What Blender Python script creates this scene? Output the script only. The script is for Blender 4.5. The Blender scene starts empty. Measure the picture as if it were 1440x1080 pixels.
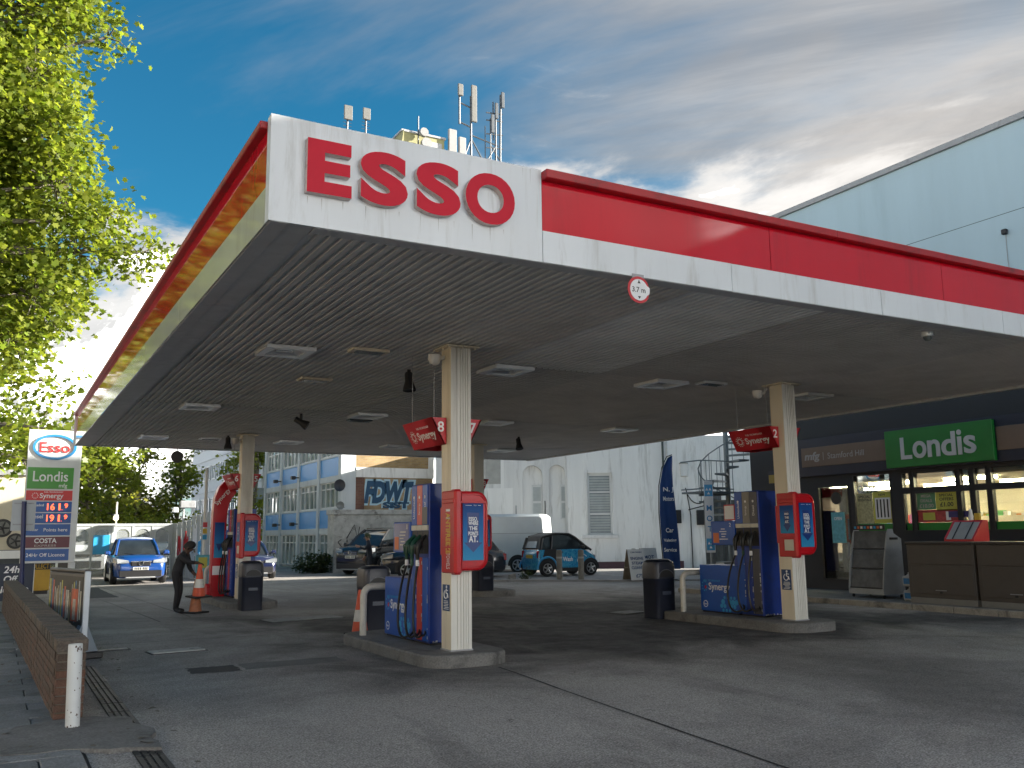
import bpy, bmesh, math, random
import numpy as np
from mathutils import Vector, Matrix
random.seed(7); RNG = np.random.default_rng(11)
SC = bpy.context.scene
COL = SC.collection
R = math.radians

# ------------------------------------------------------------------ camera
cd = bpy.data.cameras.new('camera'); cam = bpy.data.objects.new('camera', cd); COL.objects.link(cam)
cd.sensor_width = 36; cd.lens = 32.22; cd.clip_start = .05; cd.clip_end = 3000
rt = Vector((.873139, -.487335, -.011574)); fw = Vector((.482589, .860796, .161671)); up = Vector((-.068826, -.146747, .986777))
cam.matrix_world = Matrix(((rt.x, up.x, -fw.x, -1.741), (rt.y, up.y, -fw.y, -7.020), (rt.z, up.z, -fw.z, 1.6), (0, 0, 0, 1)))
SC.camera = cam

# ------------------------------------------------------------------ world, sun, exposure
SUN_EL, SUN_AZ = R(17), R(-22)              # azimuth from +x towards +y
sdir = Vector((math.cos(SUN_EL)*math.cos(SUN_AZ), math.cos(SUN_EL)*math.sin(SUN_AZ), math.sin(SUN_EL)))
wd = bpy.data.worlds.new('World'); SC.world = wd; wd.use_nodes = True
nt = wd.node_tree; nt.nodes.clear()
def nd(t, **k):
    n = nt.nodes.new(t)
    for a, b in k.items(): setattr(n, a, b)
    return n
def mth(op, a, b=None, c=None):
    n = nd('ShaderNodeMath', operation=op)
    for i, v in enumerate((a, b, c)):
        if v is None: continue
        if isinstance(v, (int, float)): n.inputs[i].default_value = v
        else: nt.links.new(v, n.inputs[i])
    return n.outputs[0]
out = nd('ShaderNodeOutputWorld'); bg = nd('ShaderNodeBackground'); bg.inputs[1].default_value = .15
sky = nd('ShaderNodeTexSky', sky_type='NISHITA', sun_disc=False)
sky.sun_elevation = SUN_EL; sky.sun_rotation = math.atan2(sdir.x, sdir.y); sky.altitude = 60; sky.air_density = 1.0; sky.dust_density = .6; sky.ozone_density = 2.2
tc = nd('ShaderNodeTexCoord'); sep = nd('ShaderNodeSeparateXYZ'); nt.links.new(tc.outputs['Generated'], sep.inputs[0])
dx, dy, dz = sep.outputs
den = mth('ADD', mth('MAXIMUM', dz, 0.0), .16)
px, py = mth('DIVIDE', dx, den), mth('DIVIDE', dy, den)
def noise(x, y, sc, det, rough, dist, sx=1, sy=1, ox=0., oy=0., rot=0.):
    c, s_ = math.cos(rot), math.sin(rot)
    xr = mth('ADD', mth('MULTIPLY', x, c), mth('MULTIPLY', y, s_)); yr = mth('SUBTRACT', mth('MULTIPLY', y, c), mth('MULTIPLY', x, s_))
    cb = nd('ShaderNodeCombineXYZ')
    nt.links.new(mth('MULTIPLY_ADD', xr, sx, ox), cb.inputs[0]); nt.links.new(mth('MULTIPLY_ADD', yr, sy, oy), cb.inputs[1])
    n = nd('ShaderNodeTexNoise'); n.inputs['Scale'].default_value = sc; n.inputs['Detail'].default_value = det
    n.inputs['Roughness'].default_value = rough; n.inputs['Distortion'].default_value = dist
    nt.links.new(cb.outputs[0], n.inputs['Vector']); return n.outputs[0]
def ramp(v, a, b):
    n = nd('ShaderNodeMapRange', interpolation_type='SMOOTHSTEP'); nt.links.new(v, n.inputs[0])
    n.inputs[1].default_value = a; n.inputs[2].default_value = b; return n.outputs[0]
# thin streaky veil (more of it towards the east), low cumulus along the horizon
east = ramp(mth('SUBTRACT', mth('MULTIPLY', dx, .95), mth('MULTIPLY', dy, .32)), -.16, .50)
veil = noise(px, py, 1.15, 7, .6, .9, 1.0, .34, 3.1, 1.7, R(38))
wisp = noise(px, py, 2.1, 8, .62, .7, 1.0, .30, 7.4, 2.2, R(38))
veil = mth('MULTIPLY', ramp(mth('ADD', veil, mth('MULTIPLY', east, .46)), .55, .93), .93)
puff = noise(dx, dy, 3.2, 8, .55, .6, 1, 1, 5.3, .4)
pz = noise(dx, dz, 4.2, 9, .6, .5, 1, 2.2, 9.68, 6.4)
low = ramp(dz, .50, .17)
puffs = ramp(mth('ADD', mth('ADD', mth('MULTIPLY', pz, .75), mth('MULTIPLY', puff, .25)), mth('MULTIPLY_ADD', low, .25, mth('MULTIPLY', east, .065))), .60, .80)
def mixc(f, a, b):
    n = nd('ShaderNodeMix', data_type='RGBA'); nt.links.new(f, n.inputs[0])
    for s_, v in ((n.inputs[6], a), (n.inputs[7], b)):
        if isinstance(v, tuple): s_.default_value = (*v, 1)
        else: nt.links.new(v, s_)
    return n.outputs[2]
tint = nd('ShaderNodeMix', data_type='RGBA', blend_type='MULTIPLY'); tint.inputs[0].default_value = 1
nt.links.new(sky.outputs[0], tint.inputs[6]); tint.inputs[7].default_value = (.029, .126, .148, 1)
c0 = mixc(ramp(wisp, .36, .68), (.40, .375, .355), (.68, .63, .58))
c1 = mixc(veil, tint.outputs[2], c0)
c15 = mixc(mth('MULTIPLY', ramp(puffs, .0, .75), .92), c1, mixc(ramp(wisp, .3, .7), (.66, .64, .62), (.98, .945, .905)))
c2 = mixc(ramp(puffs, .78, 1.10), c15, (7.2, 7.1, 6.9))
nt.links.new(c2, bg.inputs[0]); nt.links.new(bg.outputs[0], out.inputs[0])
sl = bpy.data.lights.new('sun', 'SUN'); sl.energy = 2.8; sl.angle = R(.6); sl.color = (1, .93, .82)
so = bpy.data.objects.new('sun', sl); COL.objects.link(so); so.rotation_euler = sdir.to_track_quat('Z', 'Y').to_euler(); so.location = (40, -20, 40)
vs = SC.view_settings; vs.view_transform = 'Standard'; vs.look = 'None'; vs.gamma = 1; vs.use_curve_mapping = False; vs.exposure = 2.88
SC.render.film_transparent = False
try:
    SC.cycles.use_denoising = True; SC.cycles.max_bounces = 7; SC.cycles.caustics_reflective = False; SC.cycles.caustics_refractive = False
    SC.cycles.sample_clamp_indirect = 6
except Exception: pass

# ------------------------------------------------------------------ materials
MATS = {}
def M(name, col, rough=.6, metal=0., var=.10, scale=3., bump=0., bscale=60., coat=0., emit=0., dirt=None, dirt_amt=.5, dscale=1.2, spec=.5, alpha=1., streak=False, fine=0., island=0.):
    if name in MATS: return MATS[name]
    m = bpy.data.materials.new(name); m.use_nodes = True; t = m.node_tree; b = t.nodes['Principled BSDF']; L = t.links.new
    def N(ty, **k):
        n = t.nodes.new(ty)
        for a, v in k.items(): setattr(n, a, v)
        return n
    b.inputs['Roughness'].default_value = rough; b.inputs['Metallic'].default_value = metal
    b.inputs['Specular IOR Level'].default_value = spec; b.inputs['Coat Weight'].default_value = coat; b.inputs['Coat Roughness'].default_value = .06
    g = N('ShaderNodeNewGeometry'); mp = N('ShaderNodeMapping'); L(g.outputs['Position'], mp.inputs[0])
    if streak: mp.inputs['Scale'].default_value = (1, 1, .12)
    def mix(f, a, c, mode='MIX'):
        n = N('ShaderNodeMix', data_type='RGBA', blend_type=mode)
        for i, v in ((0, f), (6, a), (7, c)):
            if isinstance(v, tuple): n.inputs[i].default_value = (*v, 1)
            elif isinstance(v, (int, float)): n.inputs[i].default_value = v
            else: L(v, n.inputs[i])
        return n.outputs[2]
    cur = tuple(col)
    if var:
        n = N('ShaderNodeTexNoise'); n.inputs['Scale'].default_value = scale; n.inputs['Detail'].default_value = 6; n.inputs['Roughness'].default_value = .65; L(mp.outputs[0], n.inputs[0])
        mr = N('ShaderNodeMapRange'); L(n.outputs[0], mr.inputs[0]); mr.inputs[1].default_value = .3; mr.inputs[2].default_value = .7
        cur = mix(mr.outputs[0], tuple(min(1, c*(1-var)) for c in col), tuple(min(1, c*(1+var)) for c in col))
        rr = N('ShaderNodeMapRange'); L(n.outputs[0], rr.inputs[0]); rr.inputs[3].default_value = max(0, rough*(1-var)); rr.inputs[4].default_value = min(1, rough*(1+var)); L(rr.outputs[0], b.inputs['Roughness'])
    if fine:
        n = N('ShaderNodeTexNoise'); n.inputs['Scale'].default_value = bscale; n.inputs['Detail'].default_value = 3; L(g.outputs['Position'], n.inputs[0])
        mr = N('ShaderNodeMapRange'); L(n.outputs[0], mr.inputs[0]); mr.inputs[1].default_value = .3; mr.inputs[2].default_value = .7; mr.inputs[3].default_value = 1-fine; mr.inputs[4].default_value = 1+fine
        hs = N('ShaderNodeHueSaturation'); L(mr.outputs[0], hs.inputs['Value'])
        if isinstance(cur, tuple): hs.inputs['Color'].default_value = (*cur, 1)
        else: L(cur, hs.inputs['Color'])
        cur = hs.outputs[0]
    if island:
        mr = N('ShaderNodeMapRange'); L(g.outputs['Random Per Island'], mr.inputs[0]); mr.inputs[3].default_value = 1-island; mr.inputs[4].default_value = 1+island
        hs = N('ShaderNodeHueSaturation'); L(mr.outputs[0], hs.inputs['Value'])
        if isinstance(cur, tuple): hs.inputs['Color'].default_value = (*cur, 1)
        else: L(cur, hs.inputs['Color'])
        cur = hs.outputs[0]
    if dirt:
        n = N('ShaderNodeTexNoise'); n.inputs['Scale'].default_value = dscale; n.inputs['Detail'].default_value = 8; n.inputs['Roughness'].default_value = .7; n.inputs['Distortion'].default_value = .4; L(mp.outputs[0], n.inputs[0])
        mr = N('ShaderNodeMapRange', interpolation_type='SMOOTHSTEP'); L(n.outputs[0], mr.inputs[0]); mr.inputs[1].default_value = .5; mr.inputs[2].default_value = .72; mr.inputs[4].default_value = dirt_amt
        cur = mix(mr.outputs[0], cur, tuple(dirt))
    if isinstance(cur, tuple): b.inputs['Base Color'].default_value = (*cur, 1)
    else: L(cur, b.inputs['Base Color'])
    if emit:
        b.inputs['Emission Strength'].default_value = emit
        b.inputs['Emission Color'].default_value = (*col, 1)
    if alpha < 1: b.inputs['Alpha'].default_value = alpha
    if bump:
        n = N('ShaderNodeTexNoise'); n.inputs['Scale'].default_value = bscale; n.inputs['Detail'].default_value = 4; L(g.outputs['Position'], n.inputs[0])
        bp = N('ShaderNodeBump'); bp.inputs['Strength'].default_value = bump; bp.inputs['Distance'].default_value = .02; L(n.outputs[0], bp.inputs['Height']); L(bp.outputs[0], b.inputs['Normal'])
    MATS[name] = m; return m

def glass(name, tintc=(.8, .9, .9), rough=.02, amt=.25):
    if name in MATS: return MATS[name]
    m = bpy.data.materials.new(name); m.use_nodes = True; t = m.node_tree; t.nodes.clear()
    o = t.nodes.new('ShaderNodeOutputMaterial'); mx = t.nodes.new('ShaderNodeMixShader'); tr = t.nodes.new('ShaderNodeBsdfTransparent'); gl = t.nodes.new('ShaderNodeBsdfGlossy')
    fr = t.nodes.new('ShaderNodeFresnel'); fr.inputs[0].default_value = 1.5; ad = t.nodes.new('ShaderNodeMath'); ad.operation = 'ADD'; ad.inputs[1].default_value = amt; ad.use_clamp = True
    tr.inputs[0].default_value = (*tintc, 1); gl.inputs['Roughness'].default_value = rough
    t.links.new(fr.outputs[0], ad.inputs[0]); t.links.new(ad.outputs[0], mx.inputs[0]); t.links.new(tr.outputs[0], mx.inputs[1]); t.links.new(gl.outputs[0], mx.inputs[2]); t.links.new(mx.outputs[0], o.inputs[0])
    MATS[name] = m; return m

def leafmat(name, c, tcol, var=.35):
    m = bpy.data.materials.new(name); m.use_nodes = True; t = m.node_tree; t.nodes.clear(); L = t.links.new
    o = t.nodes.new('ShaderNodeOutputMaterial'); mx = t.nodes.new('ShaderNodeMixShader'); mx.inputs[0].default_value = .5
    d = t.nodes.new('ShaderNodeBsdfPrincipled'); d.inputs['Roughness'].default_value = .45; tr = t.nodes.new('ShaderNodeBsdfTranslucent')
    g = t.nodes.new('ShaderNodeNewGeometry'); rp = t.nodes.new('ShaderNodeValToRGB'); L(g.outputs['Random Per Island'], rp.inputs[0])
    e = rp.color_ramp.elements; e[0].color = (*[x*(1-var) for x in c], 1); e[1].color = (*[min(1, x*(1+var)) for x in c], 1)
    k = rp.color_ramp.elements.new(.93); k.color = (c[0]*1.6, c[1]*1.2, c[2]*1.2, 1)
    hs = t.nodes.new('ShaderNodeMix'); hs.data_type = 'RGBA'; hs.blend_type = 'MULTIPLY'; hs.inputs[0].default_value = 1; L(rp.outputs[0], hs.inputs[6]); hs.inputs[7].default_value = (*tcol, 1)
    L(rp.outputs[0], d.inputs[0]); L(hs.outputs[2], tr.inputs[0]); L(d.outputs[0], mx.inputs[1]); L(tr.outputs[0], mx.inputs[2]); L(mx.outputs[0], o.inputs[0])
    MATS[name] = m; return m

# ------------------------------------------------------------------ mesh building
class MB:
    def __init__(s): s.v = []; s.f = []; s.m = []
    def add(s, vs, fs, mi=0):
        o = len(s.v); s.v.extend(tuple(v) for v in vs); s.f.extend(tuple(i+o for i in f) for f in fs); s.m.extend([mi]*len(fs)); return s
    def box(s, x0, x1, y0, y1, z0, z1, mi=0):
        return s.add([(x0,y0,z0),(x1,y0,z0),(x1,y1,z0),(x0,y1,z0),(x0,y0,z1),(x1,y0,z1),(x1,y1,z1),(x0,y1,z1)],
                     [(3,2,1,0),(4,5,6,7),(0,1,5,4),(1,2,6,5),(2,3,7,6),(3,0,4,7)], mi)
    def rbox(s, x0, x1, y0, y1, z0, z1, r=.01, mi=0):
        # chamfered box
        vs = []; idx = {}
        X, Y, Z = (x0, x1), (y0, y1), (z0, z1)
        for a in (0, 1):
            for b in (0, 1):
                for c in (0, 1):
                    sx, sy, sz = (r, -r)[a], (r, -r)[b], (r, -r)[c]
                    for k in range(3):
                        p = [X[a]+sx, Y[b]+sy, Z[c]+sz]; p[k] = (X[a], Y[b], Z[c])[k]; idx[a, b, c, k] = len(vs); vs.append(p)
        fs = []
        for k in range(3):
            i, j = (k+1) % 3, (k+2) % 3
            for q in (0, 1):
                def key(u, w):
                    t = [0, 0, 0]; t[k] = q; t[i] = u; t[j] = w; return (*t, k)
                f = [idx[key(0,0)], idx[key(1,0)], idx[key(1,1)], idx[key(0,1)]]; fs.append(f if q else f[::-1])
                for w in (0, 1):   # edges along axis i
                    pass
        for k in range(3):
            i, j = (k+1) % 3, (k+2) % 3
            for u in (0, 1):
                for w in (0, 1):
                    def key(q, kk):
                        t = [0, 0, 0]; t[k] = q; t[i] = u; t[j] = w; return (*t, kk)
                    f = [idx[key(0,i)], idx[key(1,i)], idx[key(1,j)], idx[key(0,j)]]
                    fs.append(f if (u ^ w) else f[::-1])
        for a in (0, 1):
            for b in (0, 1):
                for c in (0, 1):
                    f = [idx[a,b,c,0], idx[a,b,c,1], idx[a,b,c,2]]; fs.append(f if (a+b+c) % 2 else f[::-1])
        return s.add(vs, fs, mi)
    def tube(s, pts, r, n=8, mi=0, cap=True):
        pts = [Vector(p) for p in pts]; k = len(pts); rs = r if isinstance(r, (list, tuple)) else [r]*k
        rings = []; prev = None
        for i, p in enumerate(pts):
            t = (pts[min(i+1, k-1)]-pts[max(i-1, 0)]).normalized()
            if prev is None:
                a = Vector((0, 0, 1)) if abs(t.z) < .9 else Vector((1, 0, 0)); u = t.cross(a).normalized()
            else:
                u = (prev-t*prev.dot(t)); u = u.normalized() if u.length > 1e-6 else t.orthogonal().normalized()
            prev = u; w = t.cross(u)
            rings.append([p+(u*math.cos(2*math.pi*j/n)+w*math.sin(2*math.pi*j/n))*rs[i] for j in range(n)])
        return s.loft(rings, mi, cap)
    def loft(s, rings, mi=0, cap=True, closed=True):
        n = len(rings[0]); vs = [p for r in rings for p in r]; fs = []
        for i in range(len(rings)-1):
            for j in range(n if closed else n-1):
                a, b = i*n+j, i*n+(j+1) % n; fs.append((a, b, b+n, a+n))
        if cap: fs.append(tuple(range(n))[::-1]); fs.append(tuple((len(rings)-1)*n+j for j in range(n)))
        return s.add(vs, fs, mi)
    def lathe(s, prof, n=16, c=(0, 0, 0), mi=0, ax='z', cap=True):
        rings = []
        for r, h in prof:
            ring = []
            for j in range(n):
                a = 2*math.pi*j/n; p, q = r*math.cos(a), r*math.sin(a)
                ring.append({'z': (c[0]+p, c[1]+q, c[2]+h), 'y': (c[0]+q, c[1]+h, c[2]+p), 'x': (c[0]+h, c[1]+p, c[2]+q)}[ax])
            rings.append(ring)
        return s.loft(rings, mi, cap)
    def prism(s, poly, h0, h1, ax='z', mi=0):
        def P(a, b, h): return {'z': (a, b, h), 'y': (b, h, a), 'x': (h, a, b)}[ax]
        n = len(poly); area = sum(poly[i][0]*poly[(i+1) % n][1]-poly[(i+1) % n][0]*poly[i][1] for i in range(n))
        if area < 0: poly = poly[::-1]
        return s.loft([[P(a, b, h0) for a, b in poly], [P(a, b, h1) for a, b in poly]], mi)
    def quad(s, a, b, c, d, mi=0): return s.add([a, b, c, d], [(0, 1, 2, 3)], mi)
    def mesh(s, name, mats, smooth=False):
        me = bpy.data.meshes.new(name); me.from_pydata(s.v, [], s.f)
        mats = mats if isinstance(mats, (list, tuple)) else [mats]
        for m in mats: me.materials.append(m)
        if len(mats) > 1: me.polygons.foreach_set('material_index', s.m)
        if smooth:
            me.polygons.foreach_set('use_smooth', [True]*len(me.polygons))
            try: me.set_sharp_from_angle(angle=R(38 if smooth is True else smooth))
            except Exception: pass
        me.update(); return me
    def build(s, name, mats, parent=None, smooth=False, **k):
        return link(name, s.mesh(name, mats, smooth), parent, **k)

def link(name, me, parent=None, loc=None, rz=None, kind=None, label=None, cat=None, group=None):
    o = bpy.data.objects.new(name, me); COL.objects.link(o)
    if parent is not None: o.parent = parent
    if loc is not None: o.location = loc
    if rz is not None: o.rotation_euler = (0, 0, rz)
    for a, v in (('kind', kind), ('label', label), ('category', cat), ('group', group)):
        if v: o[a] = v
    return o
def thing(name, label, cat, loc=(0, 0, 0), rz=0, group=None): return link(name, None, None, loc, rz, None, label, cat, group)
def copy_tree(o, parent=None):
    c = o.copy(); COL.objects.link(c); c.parent = parent
    for ch in list(o.children): copy_tree(ch, c)
    return c
TXT = {}
def text_raw(s, off=0.):
    if (s, off) in TXT: return TXT[s, off]
    c = bpy.data.curves.new('t', 'FONT'); c.body = s; c.extrude = .5; c.offset = off; c.resolution_u = 7 if len(s) == 1 else 3
    o = bpy.data.objects.new('t', c); m = o.to_mesh()
    v = [tuple(p.co) for p in m.vertices]; f = [tuple(p.vertices) for p in m.polygons]
    o.to_mesh_clear(); bpy.data.objects.remove(o); TXT[s, off] = (v, f); return v, f
def text(mb, s, org, xd, yd, h=None, w=None, d=.004, off=.0, mi=0, align='c', slant=0.):
    """adds the lettering s to a mesh builder; org = centre (or left middle) on the surface, xd/yd = reading and up directions"""
    v, f = text_raw(s, off); xs = [p[0] for p in v]; ys = [p[1] for p in v]
    x0, x1, y0, y1 = min(xs), max(xs), min(ys), max(ys)
    if h is None: sx = w/(x1-x0); sy = sx
    elif w is None: sy = h/(y1-y0); sx = sy
    else: sx = w/(x1-x0); sy = h/(y1-y0)
    xd, yd, org = Vector(xd).normalized(), Vector(yd).normalized(), Vector(org); n = xd.cross(yd)
    ax = {'c': (x0+x1)/2, 'l': x0, 'r': x1}[align]; cy = (y0+y1)/2
    mb.add([org+xd*((p[0]-ax)*sx+slant*(p[1]-cy)*sy)+yd*((p[1]-cy)*sy)+n*((p[2]+.5)*d) for p in v], f, mi); return mb
def plate(outer, holes, t):
    """flat plate with holes in (u,v), thickness t in w from 0 to t: returns verts, faces"""
    c = bpy.data.curves.new('p', 'CURVE'); c.dimensions = '2D'; c.fill_mode = 'BOTH'; c.extrude = t/2
    for P in [outer]+list(holes):
        s = c.splines.new('POLY'); s.points.add(len(P)-1); s.use_cyclic_u = True
        for p, q in zip(s.points, P): p.co = (q[0], q[1], 0, 1)
    o = bpy.data.objects.new('p', c); m = o.to_mesh(); v = [(p.co.x, p.co.y, p.co.z+t/2) for p in m.vertices]; f = [tuple(p.vertices) for p in m.polygons]
    o.to_mesh_clear(); bpy.data.objects.remove(o); return v, f
def rect(a, b, c, d): return [(a, c), (b, c), (b, d), (a, d)]
def rrect(a, b, c, d, r, n=5, corners=(1, 1, 1, 1)):
    P = []
    for k, (cx, cy, a0) in enumerate(((b-r, c+r, -90), (b-r, d-r, 0), (a+r, d-r, 90), (a+r, c+r, 180))):
        if corners[k]:
            for i in range(n+1):
                t = R(a0+90*i/n); P.append((cx+r*math.cos(t), cy+r*math.sin(t)))
        else: P.append(((b, c), (b, d), (a, d), (a, c))[k])
    return P
def arc(cx, cy, rx, ry, a0, a1, n=16): return [(cx+rx*math.cos(R(a0+(a1-a0)*i/n)), cy+ry*math.sin(R(a0+(a1-a0)*i/n))) for i in range(n+1)]
XP, YP, ZP = Vector((1, 0, 0)), Vector((0, 1, 0)), Vector((0, 0, 1))
def bez(p0, p1, p2, p3, n=12):
    p0, p1, p2, p3 = map(Vector, (p0, p1, p2, p3)); return [p0*(1-t)**3+p1*3*t*(1-t)**2+p2*3*t*t*(1-t)+p3*t**3 for t in (i/n for i in range(n+1))]
# ------------------------------------------------------------------ ground
m_asph = M('asphalt', (.060, .061, .064), .82, var=.28, scale=.55, bump=.5, bscale=90, dirt=(.028, .029, .031), dirt_amt=.75, dscale=.35, fine=.5)
def groundmat(name, base, dark, spot, track=.5, lane=None):
    m = bpy.data.materials.new(name); m.use_nodes = True; t = m.node_tree; b = t.nodes['Principled BSDF']; L = t.links.new; b.inputs['Specular IOR Level'].default_value = .35
    g = t.nodes.new('ShaderNodeNewGeometry')
    def nz(sc, det, rough=.6, scale3=(1, 1, 1), dist=0.):
        mp = t.nodes.new('ShaderNodeMapping'); mp.inputs['Scale'].default_value = scale3; L(g.outputs['Position'], mp.inputs[0]); n = t.nodes.new('ShaderNodeTexNoise'); n.inputs['Scale'].default_value = sc; n.inputs['Detail'].default_value = det; n.inputs['Roughness'].default_value = rough; n.inputs['Distortion'].default_value = dist; L(mp.outputs[0], n.inputs[0]); return n.outputs[0]
    def rm(v, a, c, lo=0., hi=1.):
        n = t.nodes.new('ShaderNodeMapRange'); n.interpolation_type = 'SMOOTHSTEP'; L(v, n.inputs[0])
        for i, q in ((1, a), (2, c), (3, lo), (4, hi)): n.inputs[i].default_value = q
        return n.outputs[0]
    def mix(f, a, c):
        n = t.nodes.new('ShaderNodeMix'); n.data_type = 'RGBA'; L(f, n.inputs[0])
        for i, q in ((6, a), (7, c)):
            if isinstance(q, tuple): n.inputs[i].default_value = (*q, 1)
            else: L(q, n.inputs[i])
        return n.outputs[2]
    def val(c, f):
        h = t.nodes.new('ShaderNodeHueSaturation'); L(c, h.inputs['Color']); L(f, h.inputs['Value']); return h.outputs[0]
    c = mix(rm(nz(.22, 6, .62, (1, 1, 1), .6), .38, .66), base, dark)
    if lane:                                                                               # oil-stained lanes round the pumps, darkened further to paint in canopy shade
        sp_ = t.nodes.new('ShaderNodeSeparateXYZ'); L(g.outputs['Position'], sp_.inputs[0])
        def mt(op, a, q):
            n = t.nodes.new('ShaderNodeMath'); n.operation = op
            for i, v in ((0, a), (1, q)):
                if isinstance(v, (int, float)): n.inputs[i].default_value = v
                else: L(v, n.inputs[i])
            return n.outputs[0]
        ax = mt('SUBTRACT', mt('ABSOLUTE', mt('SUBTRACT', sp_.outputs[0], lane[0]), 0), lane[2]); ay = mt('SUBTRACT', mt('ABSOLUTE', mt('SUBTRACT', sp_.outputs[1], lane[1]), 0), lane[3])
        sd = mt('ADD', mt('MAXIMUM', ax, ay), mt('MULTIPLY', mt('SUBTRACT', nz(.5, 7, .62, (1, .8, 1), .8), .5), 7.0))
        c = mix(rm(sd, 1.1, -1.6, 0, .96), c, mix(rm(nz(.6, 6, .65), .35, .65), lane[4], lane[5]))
    c = mix(rm(nz(1.1, 7, .68, (1, .28, 1), .5), .52, .74, 0, track), c, dark)           # worn, tyre-polished lanes
    c = mix(rm(nz(5.5, 5, .7, (1, 1, 1), .8), .64, .72, 0, .75), c, spot)                # oil drips
    c = val(c, rm(nz(18, 4, .7), .25, .75, .76, 1.24)); c = val(c, rm(nz(62, 2, .6), .28, .72, .45, 1.55)); c = val(c, rm(nz(120, 1, .5), .62, .74, 1.0, 2.0))
    L(c, b.inputs[0]); L(rm(nz(3, 4), .3, .7, .62, .92), b.inputs['Roughness'])
    bp = t.nodes.new('ShaderNodeBump'); bp.inputs['Strength'].default_value = .45; bp.inputs['Distance'].default_value = .01; L(nz(150, 2, .5), bp.inputs['Height']); L(bp.outputs[0], b.inputs['Normal']); return m
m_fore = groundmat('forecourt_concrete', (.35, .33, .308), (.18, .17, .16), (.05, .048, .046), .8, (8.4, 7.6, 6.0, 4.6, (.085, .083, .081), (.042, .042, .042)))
m_conc = M('pale_concrete', (.26, .25, .24), .85, var=.2, scale=2, bump=.3, bscale=60, dirt=(.09, .09, .085), dirt_amt=.7, dscale=1.4, fine=.25)
m_kerb = M('kerb_concrete', (.17, .168, .162), .85, var=.22, scale=4, bump=.35, bscale=50, dirt=(.05, .05, .05), dirt_amt=.8, dscale=3, fine=.25)
m_slab = M('paving_slab', (.17, .18, .185), .8, var=.25, scale=3, bump=.3, bscale=60, dirt=(.05, .052, .05), dirt_amt=.6, dscale=1.5, fine=.3)
m_slab2 = M('paving_slab_pale', (.23, .24, .245), .8, var=.2, scale=3, bump=.3, bscale=60, dirt=(.07, .072, .07), dirt_amt=.6, dscale=1.5, fine=.3)
m_joint = M('joint_sealant', (.018, .018, .02), .8, var=.2)
MB().quad((-700, -300, -.02), (900, -300, -.02), (900, 1200, -.02), (-700, 1200, -.02)).build('ground', m_asph, kind='structure')
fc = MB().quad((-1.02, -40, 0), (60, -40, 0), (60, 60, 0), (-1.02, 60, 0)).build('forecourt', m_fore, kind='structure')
def strip(mb, p, q, w, z):
    p, q = Vector((*p, z)), Vector((*q, z)); d = (q-p).normalized(); n = Vector((-d.y, d.x, 0))*w/2; mb.quad(p-n, q-n, q+n, p+n)
for (p, q, w) in [((3.75, 3.2), (2.75, -5), .03), ((-.3, 8.7), (3.0, 8.55), .025), ((1.2, 12.2), (.5, 29), .02), ((9.4, 3.7), (14.5, -1.2), .02), ((4.3, 9.3), (14.4, 9.4), .02), ((1.9, 13), (1.5, 29), .02), ((4.2, 4.2), (9.3, 4.1), .018), ((7.0, 9.4), (7.05, 24), .02)]:
    mb = MB(); n = 14; pts = [Vector(p).lerp(Vector(q), i/n)+Vector((random.uniform(-.012, .012), random.uniform(-.012, .012))) for i in range(n+1)]
    for a, b in zip(pts, pts[1:]): strip(mb, a, b, w*random.uniform(.6, 1.3), .004)
    mb.build('concrete_joint', m_joint, fc)
# patched rectangles in the slab
m_patch = M('tar_patch', (.035, .036, .04), .8, var=.25, scale=2, bump=.5, bscale=80, fine=.45)
m_patch2 = M('grey_patch', (.15, .15, .148), .8, var=.25, scale=2, bump=.4, bscale=80, fine=.45, dirt=(.06, .06, .06), dirt_amt=.8)
for (x0, x1, y0, y1, m) in [(.45, 1.02, 4.7, 5.25, m_patch), (1.08, 2.4, 4.75, 5.3, m_patch2), (.3, 1.4, 21, 27, m_patch)]:
    n = 10; P = []
    for (a, b) in (((x0, y0), (x1, y0)), ((x1, y0), (x1, y1)), ((x1, y1), (x0, y1)), ((x0, y1), (x0, y0))):
        for i in range(n): P.append((a[0]+(b[0]-a[0])*i/n+random.uniform(-.025, .025), a[1]+(b[1]-a[1])*i/n+random.uniform(-.025, .025)))
    MB().add([(a, b, .003) for a, b in P], [tuple(range(len(P)))]).build('road_patch', m, fc)
# left pavement: slabs
pv = MB().box(-4.45, -1.03, -14, 60, -.12, .006).build('pavement', m_joint, kind='structure')
sl_me = {}
for k in range(6):
    for w in (.60, .30):
        b = MB().rbox(0, w-.012, 0, .438, -.03, 0, .006); sl_me[k, w] = b.mesh('paving_slab', m_slab if k % 3 else m_slab2)
cnt = 0
for r in range(-9, 40):
    y = r*.45-1.0; x = -1.04-(.30 if r % 2 else 0)
    xs = [(-1.34, .30)] if r % 2 else []
    while x-.60 > -4.44: xs.append((x-.60, .60)); x -= .60
    if x-.30 > -4.44: xs.append((x-.30, .30))
    for xx, w in xs:
        if cnt > 285: break
        o = link('paving_slab', sl_me[random.randrange(6), w], pv, (xx+random.uniform(-.004, .004), y, .024+random.uniform(-.006, .006))); o.rotation_euler = (random.uniform(-.006, .006), random.uniform(-.008, .008), random.uniform(-.008, .008)); cnt += 1
mb = MB()
for r in range(40, 120):
    for c in range(5): x = -1.64-.6*c-.3*(r % 2); mb.rbox(x, x+.588, r*.45-1, r*.45-.562, -.006, .024, .006)
mb.build('far_paving', m_slab, pv, kind='stuff')
MB().rbox(-4.62, -4.46, -14, 60, -.1, .03, .015).build('road_kerb', m_kerb, kind='structure')
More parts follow.
